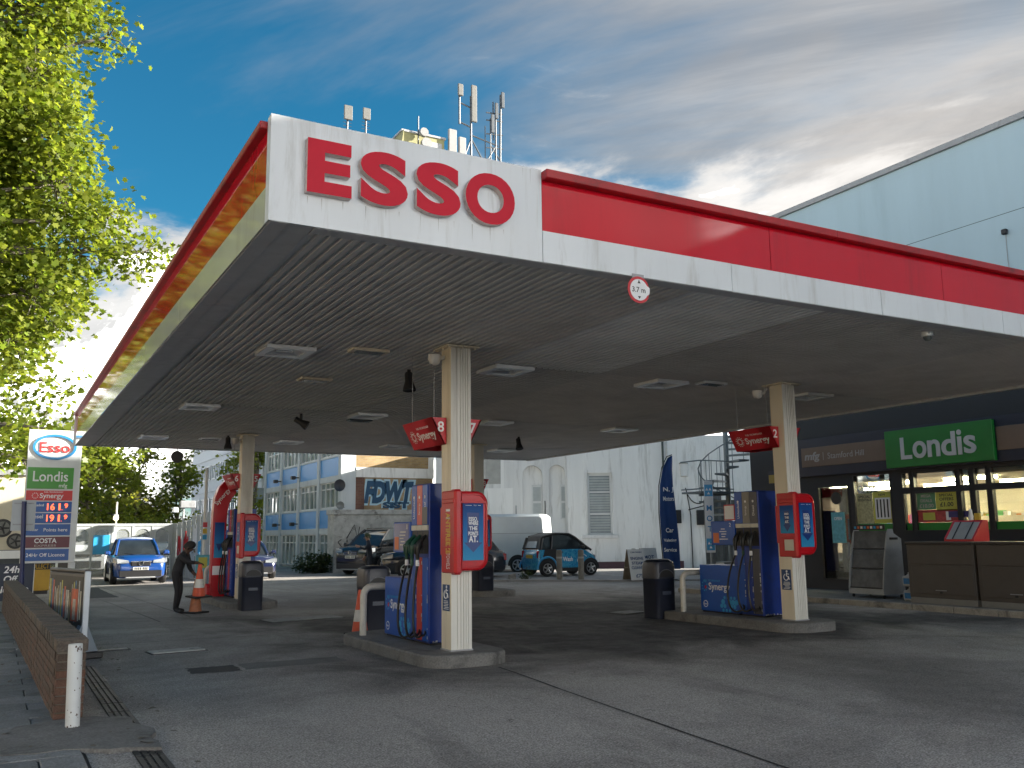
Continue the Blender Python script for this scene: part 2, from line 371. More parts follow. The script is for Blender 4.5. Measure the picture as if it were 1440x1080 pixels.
# broken concrete apron at the wall end
P = [(-1.75, 1.05), (-1.2, 1.0), (-.55, .7), (-.5, 1.5), (-.62, 2.2), (-1.0, 2.35), (-1.45, 2.2)]
mb = MB(); P = [(P[i][0]+(P[(i+1) % 7][0]-P[i][0])*t+random.uniform(-.05, .05), P[i][1]+(P[(i+1) % 7][1]-P[i][1])*t+random.uniform(-.05, .05)) for i in range(7) for t in (0, .25, .5, .75)]
mb.prism(P, 0, .034); mb.build('concrete_apron', m_kerb, kind='structure')
# low side apron by the white building
mb = MB(); mb.prism([(13.3, 21.4), (16.4, 18.6), (19.5, 16.6), (24, 16), (28, 22), (17, 31), (13, 25)], 0, .05)
mb.build('side_apron', m_conc, kind='structure')
# shop kerb / forecourt step
m_kstone = M('shop_kerb_stone', (.33, .31, .27), .8, var=.25, scale=2.5, bump=.25, dirt=(.05, .05, .05), dirt_amt=.85, dscale=1.6, fine=.2)
sp = MB().box(14.62, 17.2, -12, 13, -.1, .10).build('shop_pavement', m_kerb, kind='structure')
km = MB().rbox(0, .13, 0, .905, -.1, .122, .012).mesh('kerb_stone', m_kstone)
for i in range(27): link('kerb_stone', km, sp, (14.48+random.uniform(-.004, .004), -11.8+.915*i, random.uniform(-.004, .004)))

# ------------------------------------------------------------------ canopy
m_white = M('fascia_white', (.70, .735, .765), .38, var=.06, scale=1.2, dirt=(.42, .42, .40), dirt_amt=.6, dscale=4.5, streak=True, coat=.1)
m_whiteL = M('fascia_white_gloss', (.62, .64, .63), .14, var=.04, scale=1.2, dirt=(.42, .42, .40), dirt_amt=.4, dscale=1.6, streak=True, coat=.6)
m_red = M('fascia_red_gloss', (.58, .007, .022), .06, var=.06, scale=1.0, coat=.25, spec=.4, dirt=(.34, .012, .02), dirt_amt=.5, dscale=1.5, streak=True)
m_redt = M('fascia_red_trim', (.40, .015, .02), .32, var=.12, scale=3, dirt=(.12, .02, .02), dirt_amt=.8, dscale=2.2)
m_trim = M('grey_flashing', (.33, .34, .355), .45, var=.12, scale=2, dirt=(.09, .09, .09), dirt_amt=.6, dscale=2)
m_roof = M('roof_felt', (.12, .12, .12), .9, var=.2)
m_cream = M('cream_paint', (.74, .67, .53), .5, var=.06, scale=2, dirt=(.36, .30, .20), dirt_amt=.55, dscale=2.5, streak=True)
m_creamw = M('cream_paint_front', (.70, .69, .64), .5, var=.06, scale=2, dirt=(.35, .33, .28), dirt_amt=.5, dscale=2.5, streak=True)
m_flash = M('pale_flashing', (.58, .59, .61), .45, var=.12, scale=2, dirt=(.34, .34, .34), dirt_amt=.6, dscale=2)
HC = 4.086; TOP = 4.965; LX, LY = 14.15, 20.2
cn = thing('petrol_station_canopy', 'flat petrol station canopy with glossy red and white fascia on cream columns', 'canopy')
# corrugated soffit sheets
def soffit(x0, x1, y0, y1, z, mat):
    prof = []; x = x0; p = .105
    while x < x1-1e-6:
        for dxx, dz in ((0, 0), (.050, 0), (.060, .028), (.095, .028)):
            if x+dxx <= x1: prof.append((x+dxx, z+dz))
        x += p
    prof.append((x1, z)); n = len(prof); v = [(a, y0, b) for a, b in prof]+[(a, y1, b) for a, b in prof]
    MB().add(v, [(i, i+n, i+n+1, i+1) for i in range(n-1)]).build('soffit_sheet', mat, cn)
m_sof = [M('soffit_grey_%d' % i, c, .55, var=.12, scale=1.4, dirt=d, dirt_amt=.7, dscale=.8) for i, (c, d) in enumerate((
    ((.70, .69, .675), (.52, .51, .495)), ((.86, .88, .89), (.70, .71, .715)), ((.70, .69, .68), (.53, .52, .51)), ((.64, .64, .645), (.48, .48, .485))))]
xs = [.36, 4.52, 6.5, 10.4, 14.0]; ys = [.17, 4.86, 10.9, 16.2, 20.1]
for i in range(4):
    for j in range(4):
        m = m_sof[1] if (i == 1 and j == 0) else m_sof[0] if (i == 0 and j < 2) else m_sof[2] if (i+j) % 2 else m_sof[3]
        soffit(xs[i]+.003, xs[i+1]-.003, ys[j]+(.01 if j else 0), ys[j+1], HC+.012+.004*((i+j) % 2)+.003*i, m)
MB().box(.36, 14.0, .17, 20.1, HC+.065, HC+.09).build('soffit_deck', m_roof, cn)
# flashings
seg = lambda a, b, n: [(a+(b-a)*i/n, a+(b-a)*(i+1)/n) for i in range(n)]
for a, b in seg(.0, LY, 7):
    MB().box(.012, .155, a+.003, b-.003, HC-.004, HC+.03).build('edge_flashing', m_flash, cn)
    MB().box(.160, .37, a+.003, b-.003, HC+.002, HC+.03).build('edge_flashing', m_flash, cn)
for a, b in seg(.375, LX, 6):
    MB().box(a+.003, b-.003, .012, .09, HC-.003, HC+.03).build('edge_flashing', m_flash, cn)
    MB().box(a+.003, b-.003, .095, .18, HC+.002, HC+.03).build('edge_flashing', m_flash, cn)
MB().box(LX-.1, LX, .2, LY, HC-.02, HC+.03).build('edge_flashing', m_flash, cn)
# front fascia: white blade, then red band over white band, red ledge
MB().box(-.012, 2.53, -.01, .012, HC, TOP+.02).build('fascia_blade', m_white, cn)
MB().box(-.012, .008, .0125, .10, HC, TOP+.018).build('fascia_blade_return', m_white, cn)
for a, b in seg(2.533, LX, 5): MB().box(a+.004, b-.004, -.01+random.uniform(-.003, .003), .012, HC+.001, 4.39).build('fascia_white_panel', m_white, cn)
for a, b in seg(2.533, LX, 4): MB().box(a+.004, b-.004, -.004, .012, 4.393, 4.90).build('fascia_red_panel', m_red, cn)
for a, b in seg(2.535, LX, 3): MB().rbox(a+.001, b-.001, -.10, .02, 4.885, TOP+.008, .008).build('fascia_ledge', m_redt, cn)
# left fascia
for a, b in seg(.102, LY, 5): MB().box(-.008, .008, a+.0015, b-.0015, HC+.001, 4.40).build('fascia_white_panel', m_whiteL, cn)
for a, b in seg(.102, LY, 4): MB().box(-.003, .008, a+.001, b-.001, 4.403, 4.90).build('fascia_red_panel', m_red, cn)
for a, b in seg(.102, LY, 4): MB().rbox(-.075, .02, a+.001, b-.001, 4.895, TOP-.004, .008).build('fascia_ledge', m_redt, cn)
# back and right fascia, roof
MB().box(-.04, LX, LY+.002, LY+.05, HC, TOP-.02).build('fascia_back', m_white, cn)
MB().box(LX+.002, LX+.05, -.05, LY, HC, TOP).build('fascia_right', m_white, cn)
MB().box(.03, LX-.02, .03, LY-.02, 4.83, 4.87).build('roof_deck', m_roof, cn)
# ESSO letters
m_lred = M('letter_red', (.56, .006, .028), .5, var=.05, spec=.25); m_lside = M('letter_return', (.62, .52, .50), .5, var=.2, scale=12, dirt=(.08, .07, .07), dirt_amt=.8, dscale=9)
def letter(ch, x0, x1, z0, z1):
    t = text_raw(ch, .045); vv, ff = t
    X0, X1 = min(p[0] for p in vv), max(p[0] for p in vv); Y0, Y1 = min(p[1] for p in vv), max(p[1] for p in vv)
    mb = MB(); vs = [(x0+(p[0]-X0)/(X1-X0)*(x1-x0), -.0105-(p[2]+.5)*.065, z0+(p[1]-Y0)/(Y1-Y0)*(z1-z0)) for p in vv]
    fr = [f for f in ff if all(vs[i][1] < -.06 for i in f)]; sd = [f for f in ff if not all(vs[i][1] < -.06 for i in f)]
    mb.add(vs, fr, 0); mb.add(vs, sd, 1); mb.build('fascia_letter', [m_lred, m_lside], cn)
letter('E', .274, .652, 4.352, 4.815); letter('S', .727, 1.153, 4.342, 4.815); letter('S', 1.232, 1.655, 4.340, 4.82); letter('O', 1.705, 2.205, 4.338, 4.818)
m_strk = M('rain_streak', (.40, .41, .40), .6, var=.3, scale=9)
rs = random.Random(21)
for x in [.30, .42, .60, .80, .98, 1.10, 1.30, 1.47, 1.62, 1.80, 1.98, 2.12, 2.33, 2.41]:
    z1 = 4.335 if x < 2.25 else 4.97; ln_ = rs.uniform(.05, .16); w_ = rs.uniform(.002, .005)
    MB().add([(x-w_, -.0112, z1), (x+w_, -.0112, z1), (x+w_*.2, -.0112, z1-ln_)], [(0, 1, 2)]).build('rain_streak', m_strk, cn)
# columns
def column(cx, cy):
    w = .145; g = .012; P = []
    # outline with flutes on the -y and +y faces
    def face(y, sgn):
        pts = [(-w, y)]; xs_ = [-.075, -.055, -.02, -.005, .02, .034, .055, .069, .09, .104]
        for i in range(0, 10, 2): pts += [(xs_[i], y), (xs_[i]+.003, y+g*sgn), (xs_[i+1]-.003, y+g*sgn), (xs_[i+1], y)]
        pts += [(w, y)]; return pts
    P = face(-w, 1)+face(w, -1)[::-1]
    o = MB().prism([(cx+a, cy+b) for a, b in P], .148, HC+.02).build('column', m_creamw, cn)
    cp = MB().rbox(cx-.235, cx+.235, cy-.235, cy+.235, HC-.022, HC-.002, .004)
    for sx in (-1, 0, 1):
        for sy in (-1, 1): cp.lathe([(.012, -.016), (.012, 0)], 6, (cx+sx*.19, cy+sy*.195, HC-.022)); cp.lathe([(.012, -.016), (.012, 0)], 6, (cx+sy*.195, cy+sx*.17, HC-.022))
    cp.build('cap_plate', m_cream, o)
    MB().box(cx-w-.0025, cx-w, cy-w+.004, cy+w-.004, .16, HC-.03).build('column_side_warmed', m_cream, o)  # side face coloured warmer than the front, painting in warm bounce light
    MB().box(cx-w-.012, cx+w+.012, cy-w-.012, cy+w+.012, .148, .165).build('column_base_plate', m_trim, o)
    return o
COLS = {'8': (3.54, 3.93), '2': (9.92, 4.30), '6': (3.55, 15.75), '4': (9.92, 15.85)}
m_navy = M('sticker_navy', (.012, .05, .16), .4, var=.05); m_pw = M('print_white', (.78, .79, .8), .5, var=.03)
for k, (cx, cy) in COLS.items():
    o = column(cx, cy)
    x = cx-.1485; b = MB().box(x-.002, x, cy-.105, cy+.105, .64, .97); b.build('access_sticker', m_navy, o)
    t = MB(); c = Vector((x-.003, cy, .865))
    t.lathe([(.02, -.001), (.02, .001)], 12, (c.x, c.y-.015, c.z+.075), ax='x')
    ring = [(c.y+.005+.05*math.cos(R(a)), c.z-.02+.05*math.sin(R(a))) for a in range(-200, 71, 15)]
    t.tube([(c.x, a, b_) for a, b_ in ring], .008, 5); t.tube([(c.x, c.y-.012, c.z+.05), (c.x, c.y-.005, c.z), (c.x, c.y-.05, c.z-.01), (c.x, c.y-.065, c.z-.06)], .009, 5); t.tube([(c.x, c.y-.01, c.z+.035), (c.x, c.y-.06, c.z+.03)], .007, 5)
    for i in range(6): t.box(x-.004, x-.002, cy-.08+random.uniform(0, .03), cy+.08-random.uniform(0, .05), .66+.02*i, .668+.02*i)
    t.build('sticker_print', m_pw, o, kind='stuff')

# ------------------------------------------------------------------ canopy lights, cameras, spotlights
m_lf = M('light_frame_white', (.90, .93, .94), .28, metal=.55, var=.05); m_lg = M('light_lens', (.10, .12, .125), .12, var=.1, coat=.6); m_blk = M('matt_black', (.015, .015, .017), .5, var=.15); m_dome = M('dome_white', (.62, .62, .60), .3, var=.05)
rows = [(5.1, 'front'), (11.1, 'middle'), (17.1, 'back')]; cxs = [(1.54, 'nearest the left fascia'), (4.94, 'second from the left fascia'), (7.95, 'third from the left fascia'), (11.4, 'nearest the shop')]
def clight(x, y, label):
    t = thing('canopy_light', label, 'ceiling light', (x, y, HC-.005), 0, 'square lights in the canopy ceiling'); s = .33
    f = MB()
    for a, b, c, d in ((-s, s, -s, -s+.1), (-s, s, s-.1, s), (-s, -s+.1, -s+.1, s-.1), (s-.1, s, -s+.1, s-.1)): f.box(a, b, c, d, -.03, .02)
    f.build('frame', m_lf, t)
    g = MB(); o, i, z0, z1 = s-.1, .11, -.012, .03
    V = [(-o,-o,z0),(o,-o,z0),(o,o,z0),(-o,o,z0),(-i,-i,z1),(i,-i,z1),(i,i,z1),(-i,i,z1)]
    g.add(V, [(0,1,5,4),(1,2,6,5),(2,3,7,6),(3,0,4,7)]); g.build('reflector', m_lf, t)
    MB().box(-i, i, -i, i, .012, .03).build('lens', m_lg, t); return t
for y, rn in rows:
    for x, cnm in cxs: clight(x, y, 'square recessed canopy light in the %s row, %s' % (rn, cnm))
def vent(x, y, label, m):
    t = thing('ceiling_vent', label, 'vent', (x, y, HC), 0, 'slim ceiling vents'); f = MB()
    f.rbox(-.26, .26, -.13, .13, -.024, .02, .006); f.build('frame', m, t)
    for i in range(4): MB().box(-.2, .2, -.095+.055*i, -.07+.055*i, -.03, -.0245).build('slat', m_lg, t)
vent(2.55, 4.62, 'beige ceiling vent between the two front-row lights left of the fluted column', m_cream)
vent(2.6, 7.2, 'beige ceiling vent behind the front-row light nearest the left fascia', m_cream); vent(8.72, 4.72, 'pale ceiling vent beside the column of pump two', m_lf)
vent(2.9, 17.0, 'small ceiling vent in the back row between two square lights', m_lf); vent(5.05, 11.9, 'dark ceiling vent behind the middle-row light near the pump eight sign', m_lg)
def dome(x, y, z, label, r=.085):
    t = thing('dome_camera', label, 'camera', (x, y, z), 0, 'dome cameras under the canopy')
    MB().tube([(.0, 0, .0), (.14, .0, .02), (.2, 0, .1)], .025, 8).build('bracket', m_lf, t)
    MB().lathe([(.02, .07), (r, .05), (r, 0), (r*.9, -.04), (r*.6, -.075), (.01, -.09)], 18).build('dome', m_dome, t, smooth=True)
dome(3.25, 4.0, 3.93, 'white dome camera beside the top of the fluted column with pump eight'); dome(9.55, 4.5, 3.93, 'white dome camera beside the top of the column at pump two')
dome(3.25, 15.7, 3.93, 'white dome camera beside the top of the far left column'); 
t = thing('dome_camera', 'dark dome camera on the canopy ceiling near the front edge above the shop cabinets', 'camera', (8.55, .42, HC-.01), 0, 'dome cameras under the canopy')
MB().lathe([(.075, .02), (.075, -.03), (.06, -.035)], 16).build('base', m_lf, t); MB().lathe([(.055, -.03), (.052, -.06), (.03, -.085), (.005, -.092)], 16).build('dome', m_lg, t, smooth=True)
def spot(x, y, label, rz, tilt):
    t = thing('spotlight', label, 'spotlight', (x, y, HC-.01), rz, 'black spotlights under the canopy')
    MB().tube([(0, 0, .02), (0, 0, -.10)], .03, 8).build('stem', m_blk, t)
    b = MB().lathe([(.05, -.14), (.06, -.12), (.062, 0), (.10, .13), (.10, .15), (.085, .145)], 14).build('lamp_head', m_blk, t, smooth=True); b.location = (0, 0, -.16); b.rotation_euler = (tilt, 0, 0)
    l = MB().lathe([(.083, .135), (.083, .140)], 14).build('lens', m_lg, b)
spot(3.62, 5.75, 'black spotlight hanging just left of the fluted column', 0, R(172)); spot(3.61, 11.4, 'black spotlight tilted sideways under the middle of the canopy', R(70), R(120)); spot(10.0, 13.6, 'black spotlight hanging right of the pump seven sign', 0, R(165))
spot(3.18, 16.2, 'black spotlight hanging beside the far left column', 0, R(175))
# height limit discs
m_sr = M('sign_red', (.52, .02, .03), .4, var=.08); m_sback = M('sign_back', (.09, .09, .095), .5, var=.1)
t = thing('height_limit_sign', 'small round red-rimmed 3.7 metre height limit sign with a broken right edge', 'sign', (3.62, -.02, 3.95))
P = [a for a in arc(0, 0, .135, .135, 35, 325, 34)]+[(.118, -.03), (.128, .02)]
v, f = plate(P, [], .006); MB().add([(a, -.0-c, b) for a, b, c in v], f).build('rim', m_sr, t)
v, f = plate([(a*.8, b*.8) for a, b in arc(0, 0, .135, .135, 28, 332, 34)]+[(.125, -.03), (.13, .03)], [], .003); MB().add([(a, -.0065-c, b) for a, b, c in v], f).build('face', m_pw, t)
mb = MB(); text(mb, '3.7 m', (-.005, -.0098, 0), XP, ZP, w=.16, d=.002, off=.01); mb.prism([(.065, -.018), (.065, .018), (.1, 0)][::1], -.0115, -.0098, 'y'); 
mb.prism([(-.065, -.018), (-.065, .018), (-.09, 0)], -.0115, -.0098, 'y'); mb.prism([(-.1, -.018), (-.1, .018), (-.065, 0)], -.0115, -.0098, 'y') if 0 else None
mb.build('lettering', m_blk, t); MB().box(-.07, .07, .0, .006, .12, .16).build('hanger', m_trim, t)
t = thing('height_limit_sign', 'dark back of a round sign under the far canopy edge by the left column', 'sign', (2.62, 20.1, 3.86))
MB().lathe([(.17, -.005), (.17, .005)], 28, ax='y').build('disc', m_sback, t); MB().box(-.012, .012, -.006, .006, .15, .24).build('hanger', m_trim, t)
# ------------------------------------------------------------------ pump islands
m_bdark = M('pump_blue_dark', (.008, .040, .27), .38, var=.12, scale=3, coat=.1, dirt=(.02, .03, .08), dirt_amt=.5, dscale=4)
m_blue = M('pump_blue', (.008, .085, .42), .36, var=.10, scale=3, coat=.1, dirt=(.01, .05, .22), dirt_amt=.5, dscale=3)
m_strip_r = M('pump_red', (.55, .045, .03), .32, var=.08, coat=.2); m_strip_g = M('pump_grey', (.22, .21, .19), .35, var=.1); m_strip_k = M('pump_charcoal', (.07, .07, .085), .35, var=.1)
m_cyan = M('print_cyan', (.03, .32, .62), .4, var=.1); m_orange = M('print_orange', (.62, .16, .05), .4, var=.1); m_rub = M('hose_rubber', (.012, .012, .013), .42, var=.2); m_noz = M('nozzle_black', (.015, .017, .017), .4, var=.2); m_nozg = M('nozzle_green', (.01, .07, .045), .4, var=.2)
m_tab = M('tab_cream', (.60, .58, .50), .5, var=.08); m_scr = M('panel_violet', (.10, .11, .28), .3, var=.12, coat=.3); m_yel = M('print_yellow', (.65, .45, .05), .45, var=.1); m_chip = M('chipped_paint', (.55, .56, .56), .6, var=.2)
m_hoop = M('hoop_white', (.62, .60, .54), .5, var=.08, dirt=(.30, .27, .2), dirt_amt=.6, dscale=6); m_bin = M('bin_navy', (.012, .016, .032), .38, var=.15, scale=5, dirt=(.03, .035, .045), dirt_amt=.5)
WX = {'8': ('front left island, below the number eight sign', 'left'), '2': ('front right island, nearest the shop', 'right'), '6': ('far left island, behind the bending person', 'far left'), '4': ('far island hidden behind the fluted column', 'far')}
def flower(mb, x, y, z, r, d=-.002):
    for k in range(12):
        a = 2*math.pi*k/12; mb.lathe([(r*.13, d), (r*.13, 0)], 6, (x, y+math.cos(a)*r, z+math.sin(a)*r), ax='x')
        mb.lathe([(r*.16, d), (r*.16, 0)], 6, (x, y+math.cos(a+.26)*r*.62, z+math.sin(a+.26)*r*.62), ax='x')
def hex_dots(mb, x, y, z, s):
    for i in range(5):
        for j in range(4):
            if (i+j) % 5 == 3: continue
            rr = s*(.34+.12*((i*3+j) % 3)); mb.lathe([(rr, -.0025), (rr, 0)], 7, (x, y-i*s+.5*s*(j % 2), z+j*s*.87), ax='x')
def island(k):
    cx, cy = COLS[k]; far = cy > 10; where, _ = WX[k]
    # kerb
    L0, L1 = (cy-.55, cy+3.0) if not far else (cy-1.4, cy+3.0)
    P = rrect(cx-.6, cx+.58, L0, L1, .42, 8)
    t = thing('pump_island', {'8': 'rounded concrete island kerb under the fluted column and pump eight', '2': 'concrete island kerb under pump two near the shop', '6': 'concrete island kerb under the far left pump', '4': 'far concrete island kerb behind the front left pump'}[k], 'kerb', (0, 0, 0), 0, 'pump islands')
    mb = MB(); n = len(P); a = [(x, y, 0) for x, y in P]; b = [(x, y, .125) for x, y in P]; c_ = [(cx+(x-cx)*.97, (L0+L1)/2+(y-(L0+L1)/2)*.99, .148) for x, y in P]
    mb.loft([a, b, c_]); mb.build('kerb', m_kerb, t, smooth=30)
    # pump
    p = thing('fuel_pump', {'8': 'tall blue fuel pump with a red centre strip, behind the number eight column', '2': 'tall blue fuel pump with grey centre strip near the shop', '6': 'blue fuel pump behind the navy bin at the far left column', '4': 'far blue fuel pump hidden behind the fluted column'}[k], 'fuel pump', (0, 0, 0), 0, 'fuel pumps')
    x0, x1, y0, y1 = cx-.13, cx+.42, cy+.58, cy+1.17
    MB().rbox(x0, x1, y0, y1, .175, 2.30, .012).build('cabinet', m_bdark, p)
    MB().box(x0+.03, x1-.03, y0+.02, y1-.02, .148, .18).build('plinth', m_blk, p)
    strips = [m_blue, m_strip_r if k in '86' else m_strip_g, m_strip_k if k != '8' else m_blue]
    low = [m_blue, m_strip_r if k in '86' else m_bdark, m_blue if k == '8' else m_strip_k if k == '2' else m_blue]
    w = (y1-y0-.03)/3
    for i in range(3):
        ya = y1-.015-w*(i+1)+.006; yb = y1-.015-w*i-.006
        s_ = MB().rbox(x0-.018, x0+.004, ya, yb, 1.74, 2.285, .005).build('product_strip', strips[i], p)
        g = MB(); text(g, ('Unleaded', 'Synergy', 'Diesel')[i], (x0-.0182, (ya+yb)/2, 1.96), ZP, YP, h=.05, d=.001); g.lathe([(.022, -.002), (.022, 0)], 10, (x0-.018, (ya+yb)/2, 2.12), ax='x'); g.build('strip_print', m_pw, s_, kind='stuff')
        if i == 2 and k == '8': MB().rbox(x0-.021, x0-.0185, ya, yb, 1.745, 1.98, .001).build('strip_inlay', m_strip_k, s_)
        MB().rbox(x0-.022, x0+.004, ya, yb, 1.665, 1.735, .004).build('white_tab', m_tab, p)
        MB().box(x0-.004, x0+.003, ya, yb, 1.35, 1.66).build('nozzle_recess', m_blk, p)
        MB().rbox(x0-.016, x0+.004, ya, yb, .20, 1.30, .005).build('lower_strip', low[i], p)
        # nozzle
        ym = (ya+yb)/2; nz = MB()
        nz.tube([(x0+.0, ym, 1.60), (x0-.05, ym, 1.55), (x0-.10, ym, 1.49), (x0-.12, ym, 1.42), (x0-.125, ym, 1.34), (x0-.12, ym, 1.27)], [.018, .03, .045, .04, .026, .022], 9)
        nz.tube([(x0-.10, ym, 1.50), (x0-.17, ym, 1.47), (x0-.165, ym, 1.36), (x0-.125, ym, 1.33)], .010, 6)
        nz.rbox(x0-.13, x0-.06, ym-.035, ym+.035, 1.43, 1.52, .012)
        n_ = nz.build('nozzle', m_noz if i == 2 or k in '26' else m_nozg, p, smooth=True)
        MB().lathe([(.026, -.006), (.026, .0)], 12, (x0-.131, ym, 1.475), ax='x').build('nozzle_disc', (m_yel, m_orange, m_yel)[i] if k == '8' else m_orange, n_)
        MB().lathe([(.024, 0), (.026, .02), (.026, .06), (.022, .08)], 9, (x0-.122, ym, 1.19)).build('hose_collar', (m_pw, m_nozg, m_pw)[i], p)
        sag = .24+.03*i; yo = -.04+.05*i
        hp = bez((x0-.122, ym, 1.21), (x0-.15, ym+.12+.1*(2-i), .75), (x0-.19, ym+.28-.1*i, .10), (x0-.13, ym-.05-.05*i, sag), 14)+bez((x0-.13, ym-.05-.05*i, sag), (x0-.09, ym-.14, .27), (x0-.03, ym-.05, .3), (x0+.0, ym, .34), 8)[1:]
        MB().tube(hp, .017, 7).build('hose', m_rub, p, smooth=True)
    # chips on the edges
    ch = MB()
    for i in range(26):
        yy = random.choice((y0+.012, y1-.2, y0+.2)); z = .2+random.random()**2*1.2; ch.box(x0-.0195, x0-.0165, yy, yy+random.uniform(.004, .022), z, z+random.uniform(.01, .06))
    for i in range(12): xx = random.uniform(x0+.03, x1-.05); ch.box(xx, xx+random.uniform(.01, .06), y0-.0015, y0+.002, .18, .18+random.uniform(.006, .03))
    ch.build('paint_chips', m_chip, p)
    # display panel on the far side
    d = MB().rbox(x0-.03, x0+.05, y1+.004, y1+.62, 1.36, 1.79, .01).build('display_panel', m_blue, p)
    MB().rbox(x0-.036, x0-.0305, y1+.04, y1+.58, 1.385, 1.77, .002).build('panel_face', m_scr if k == '8' else m_blue, d)
    g = MB(); g.box(x0-.039, x0-.0365, y1+.40, y1+.55, 1.40, 1.58); g.build('card_logo', m_orange, d)
    g = MB(); text(g, k, (x0-.0365, y1+.10, 1.72), -YP, ZP, h=.07, d=.002)
    for i in range(5): g.box(x0-.039, x0-.0365, y1+.14+random.uniform(0, .1), y1+.40-random.uniform(0, .08), 1.46+.045*i, 1.475+.045*i)
    g.build('panel_print', m_pw if k != '8' else m_tab, d, kind='stuff')
    MB().box(x0+.05, x0+.12, y1+.05, y1+.12, 1.0, 1.36).build('panel_post', m_bdark, p)
    if k == '2':
        MB().box(x0+.02, x0+.06, y1+.02, y1+.30, 1.80, 2.08).build('notice_frame', m_sr, p)
        MB().box(x0+.012, x0+.0195, y1+.04, y1+.28, 1.82, 2.06).build('notice_sheet', m_pw, p)
    # low cabinet
    b0, b1 = y1+.012, y1+1.02
    q = MB().rbox(x0, x1-.04, b0, b1, .175, 1.0, .012).build('low_cabinet', m_blue, p)
    MB().box(x0+.03, x1-.08, b0+.02, b1-.02, .148, .18).build('plinth', m_blk, p)
    g = MB(); text(g, 'Synergy', (x0-.0005, b1-.24, .60), -YP, ZP, w=.56, h=.17, d=.002, off=.015, align='l'); 
    g.lathe([(.062, -.002), (.062, 0)], 18, (x0, b1-.14, .30), ax='x'); g.build('cabinet_lettering', m_pw, q, kind='stuff')
    g = MB(); g.lathe([(.048, -.003), (.048, 0)], 16, (x0-.0005, b1-.14, .30), ax='x'); g.build('badge_inner', m_blue, q)
    g = MB(); text(g, 'Esso', (x0-.0033, b1-.14, .30), -YP, ZP, w=.075, d=.002, off=.015); g.build('badge_text', m_pw, q)
    g = MB(); text(g, 'FUEL TECHNOLOGY', (x0-.0005, b1-.33, .72), -YP, ZP, w=.44, d=.002); hex_dots(g, x0, b0+.40, .21, .085)
    for kk in range(9):
        a = 2*math.pi*kk/9; g.lathe([(.016, -.002), (.016, 0)], 6, (x0, b1-.13+math.cos(a)*.07, .62+math.sin(a)*.085), ax='x')
    g.build('cabinet_print', m_cyan, q, kind='stuff')
    g = MB(); g.lathe([(.03, -.002), (.03, 0)], 8, (x0, b1-.155, .60), ax='x'); g.build('cabinet_dot', m_sr, q)
    # hoop
    h = thing('hoop_barrier', 'white tubular steel hoop barrier at the end of the %s' % {'8': 'front left pump island', '2': 'front right pump island', '6': 'far left pump island', '4': 'far right pump island'}[k], 'barrier', (cx-.4, cy+2.36, 0), 0, 'white hoop barriers')
    pts = [(0, 0, 0), (0, 0, .72)]+[(.13-.13*math.cos(R(a)), 0, .72+.13*math.sin(R(a))) for a in (22, 45, 68, 90)]+[(.62-.13*math.sin(R(a)) if 0 else .62+.13*math.sin(R(a)), 0, .72+.13*math.cos(R(a))) for a in (0, 22, 45, 68, 90)]+[(.75, 0, 0)]
    MB().tube(pts, .052, 12).build('tube', m_hoop, h, smooth=True); 
    for xx in (0, .75): MB().lathe([(.085, 0), (.085, .012)], 12, (xx, 0, 0)).build('foot_plate', m_trim, h)
    # number sign hanging round the column
    s = thing('pump_number_sign', {'8': 'red wedge-shaped pump sign with numbers eight and seven round the fluted column', '2': 'red wedge-shaped pump sign with number two near the shop', '6': 'red wedge-shaped pump sign with numbers six and five on the far left column', '4': 'dark wedge-shaped pump sign hidden behind the fluted column'}[k], 'sign', (cx, cy-.02, 0), 0, 'pump number signs')
    dz = .22 if k == '2' else 0
    zt, zb, wt, wb, ln = 3.13+dz, 2.78+dz, .37, .19, .98
    for sg, num in ((-1, k), (1, {'8': '7', '2': '1', '6': '5', '4': '3'}[k])):
        poly = [(sg*.155, zb), (sg*wb, zb), (sg*wt, zt), (sg*.155, zt)]
        mb = MB(); mb.prism([(b, a) for a, b in poly], 0, .28, 'y'); mb.build('sign_half', m_sr, s)
        g = MB(); text(g, num, (sg*.235, -.0005, zt-.12), XP, ZP, h=.14, d=.002, off=.02); g.build('number', m_pw, s)
        # long side panel, sloping
        v = [Vector((sg*wt, 0, zt)), Vector((sg*wt, ln, zt)), Vector((sg*wb, ln, zb)), Vector((sg*wb, 0, zb))]
        mb = MB(); off = Vector((-sg*.02, 0, 0)); mb.loft([v, [q_+off for q_ in v]]); sp_ = mb.build('side_panel', m_sr, s)
        if sg < 0:
            g = MB(); uu = (v[0]-v[3]).normalized(); c_ = (v[0]+v[1]+v[2]+v[3])/4; nn = (-YP).cross(uu)
            text(g, 'Synergy', c_+nn*.0005+YP*(-.10)-uu*.04, -YP, uu, w=.58, h=.15, d=.002, off=.02); text(g, 'FUEL TECHNOLOGY', c_+nn*.0005-YP*.07+uu*.085, -YP, uu, w=.40, d=.002)
            for kk in range(12):
                a = 2*math.pi*kk/12
                for rr, sz in ((.085, .011), (.052, .014)):
                    c2 = c_+YP*.32-uu*.02-YP*math.cos(a+rr*9)*rr+uu*math.sin(a+rr*9)*rr; g.add([c2+nn*.002-YP*sz*math.cos(b_)+uu*sz*math.sin(b_) for b_ in (0, 1.05, 2.1, 3.14, 4.2, 5.25)], [(0, 1, 2, 3, 4, 5)])
            g.build('side_lettering', m_pw, sp_)
    mb = MB(); mb.prism([(a, b) for a, b in [(zb, -wb), (zb, wb), (zt, wt), (zt, -wt)]], ln, ln+.015, 'y'); mb.build('end_panel', m_sr, s)
    for yy in (.12, .85): MB().tube([(-.28, yy, zt), (-.28, yy, HC)], .004, 5).build('hanger_wire', m_trim, s)
for k in COLS: island(k)

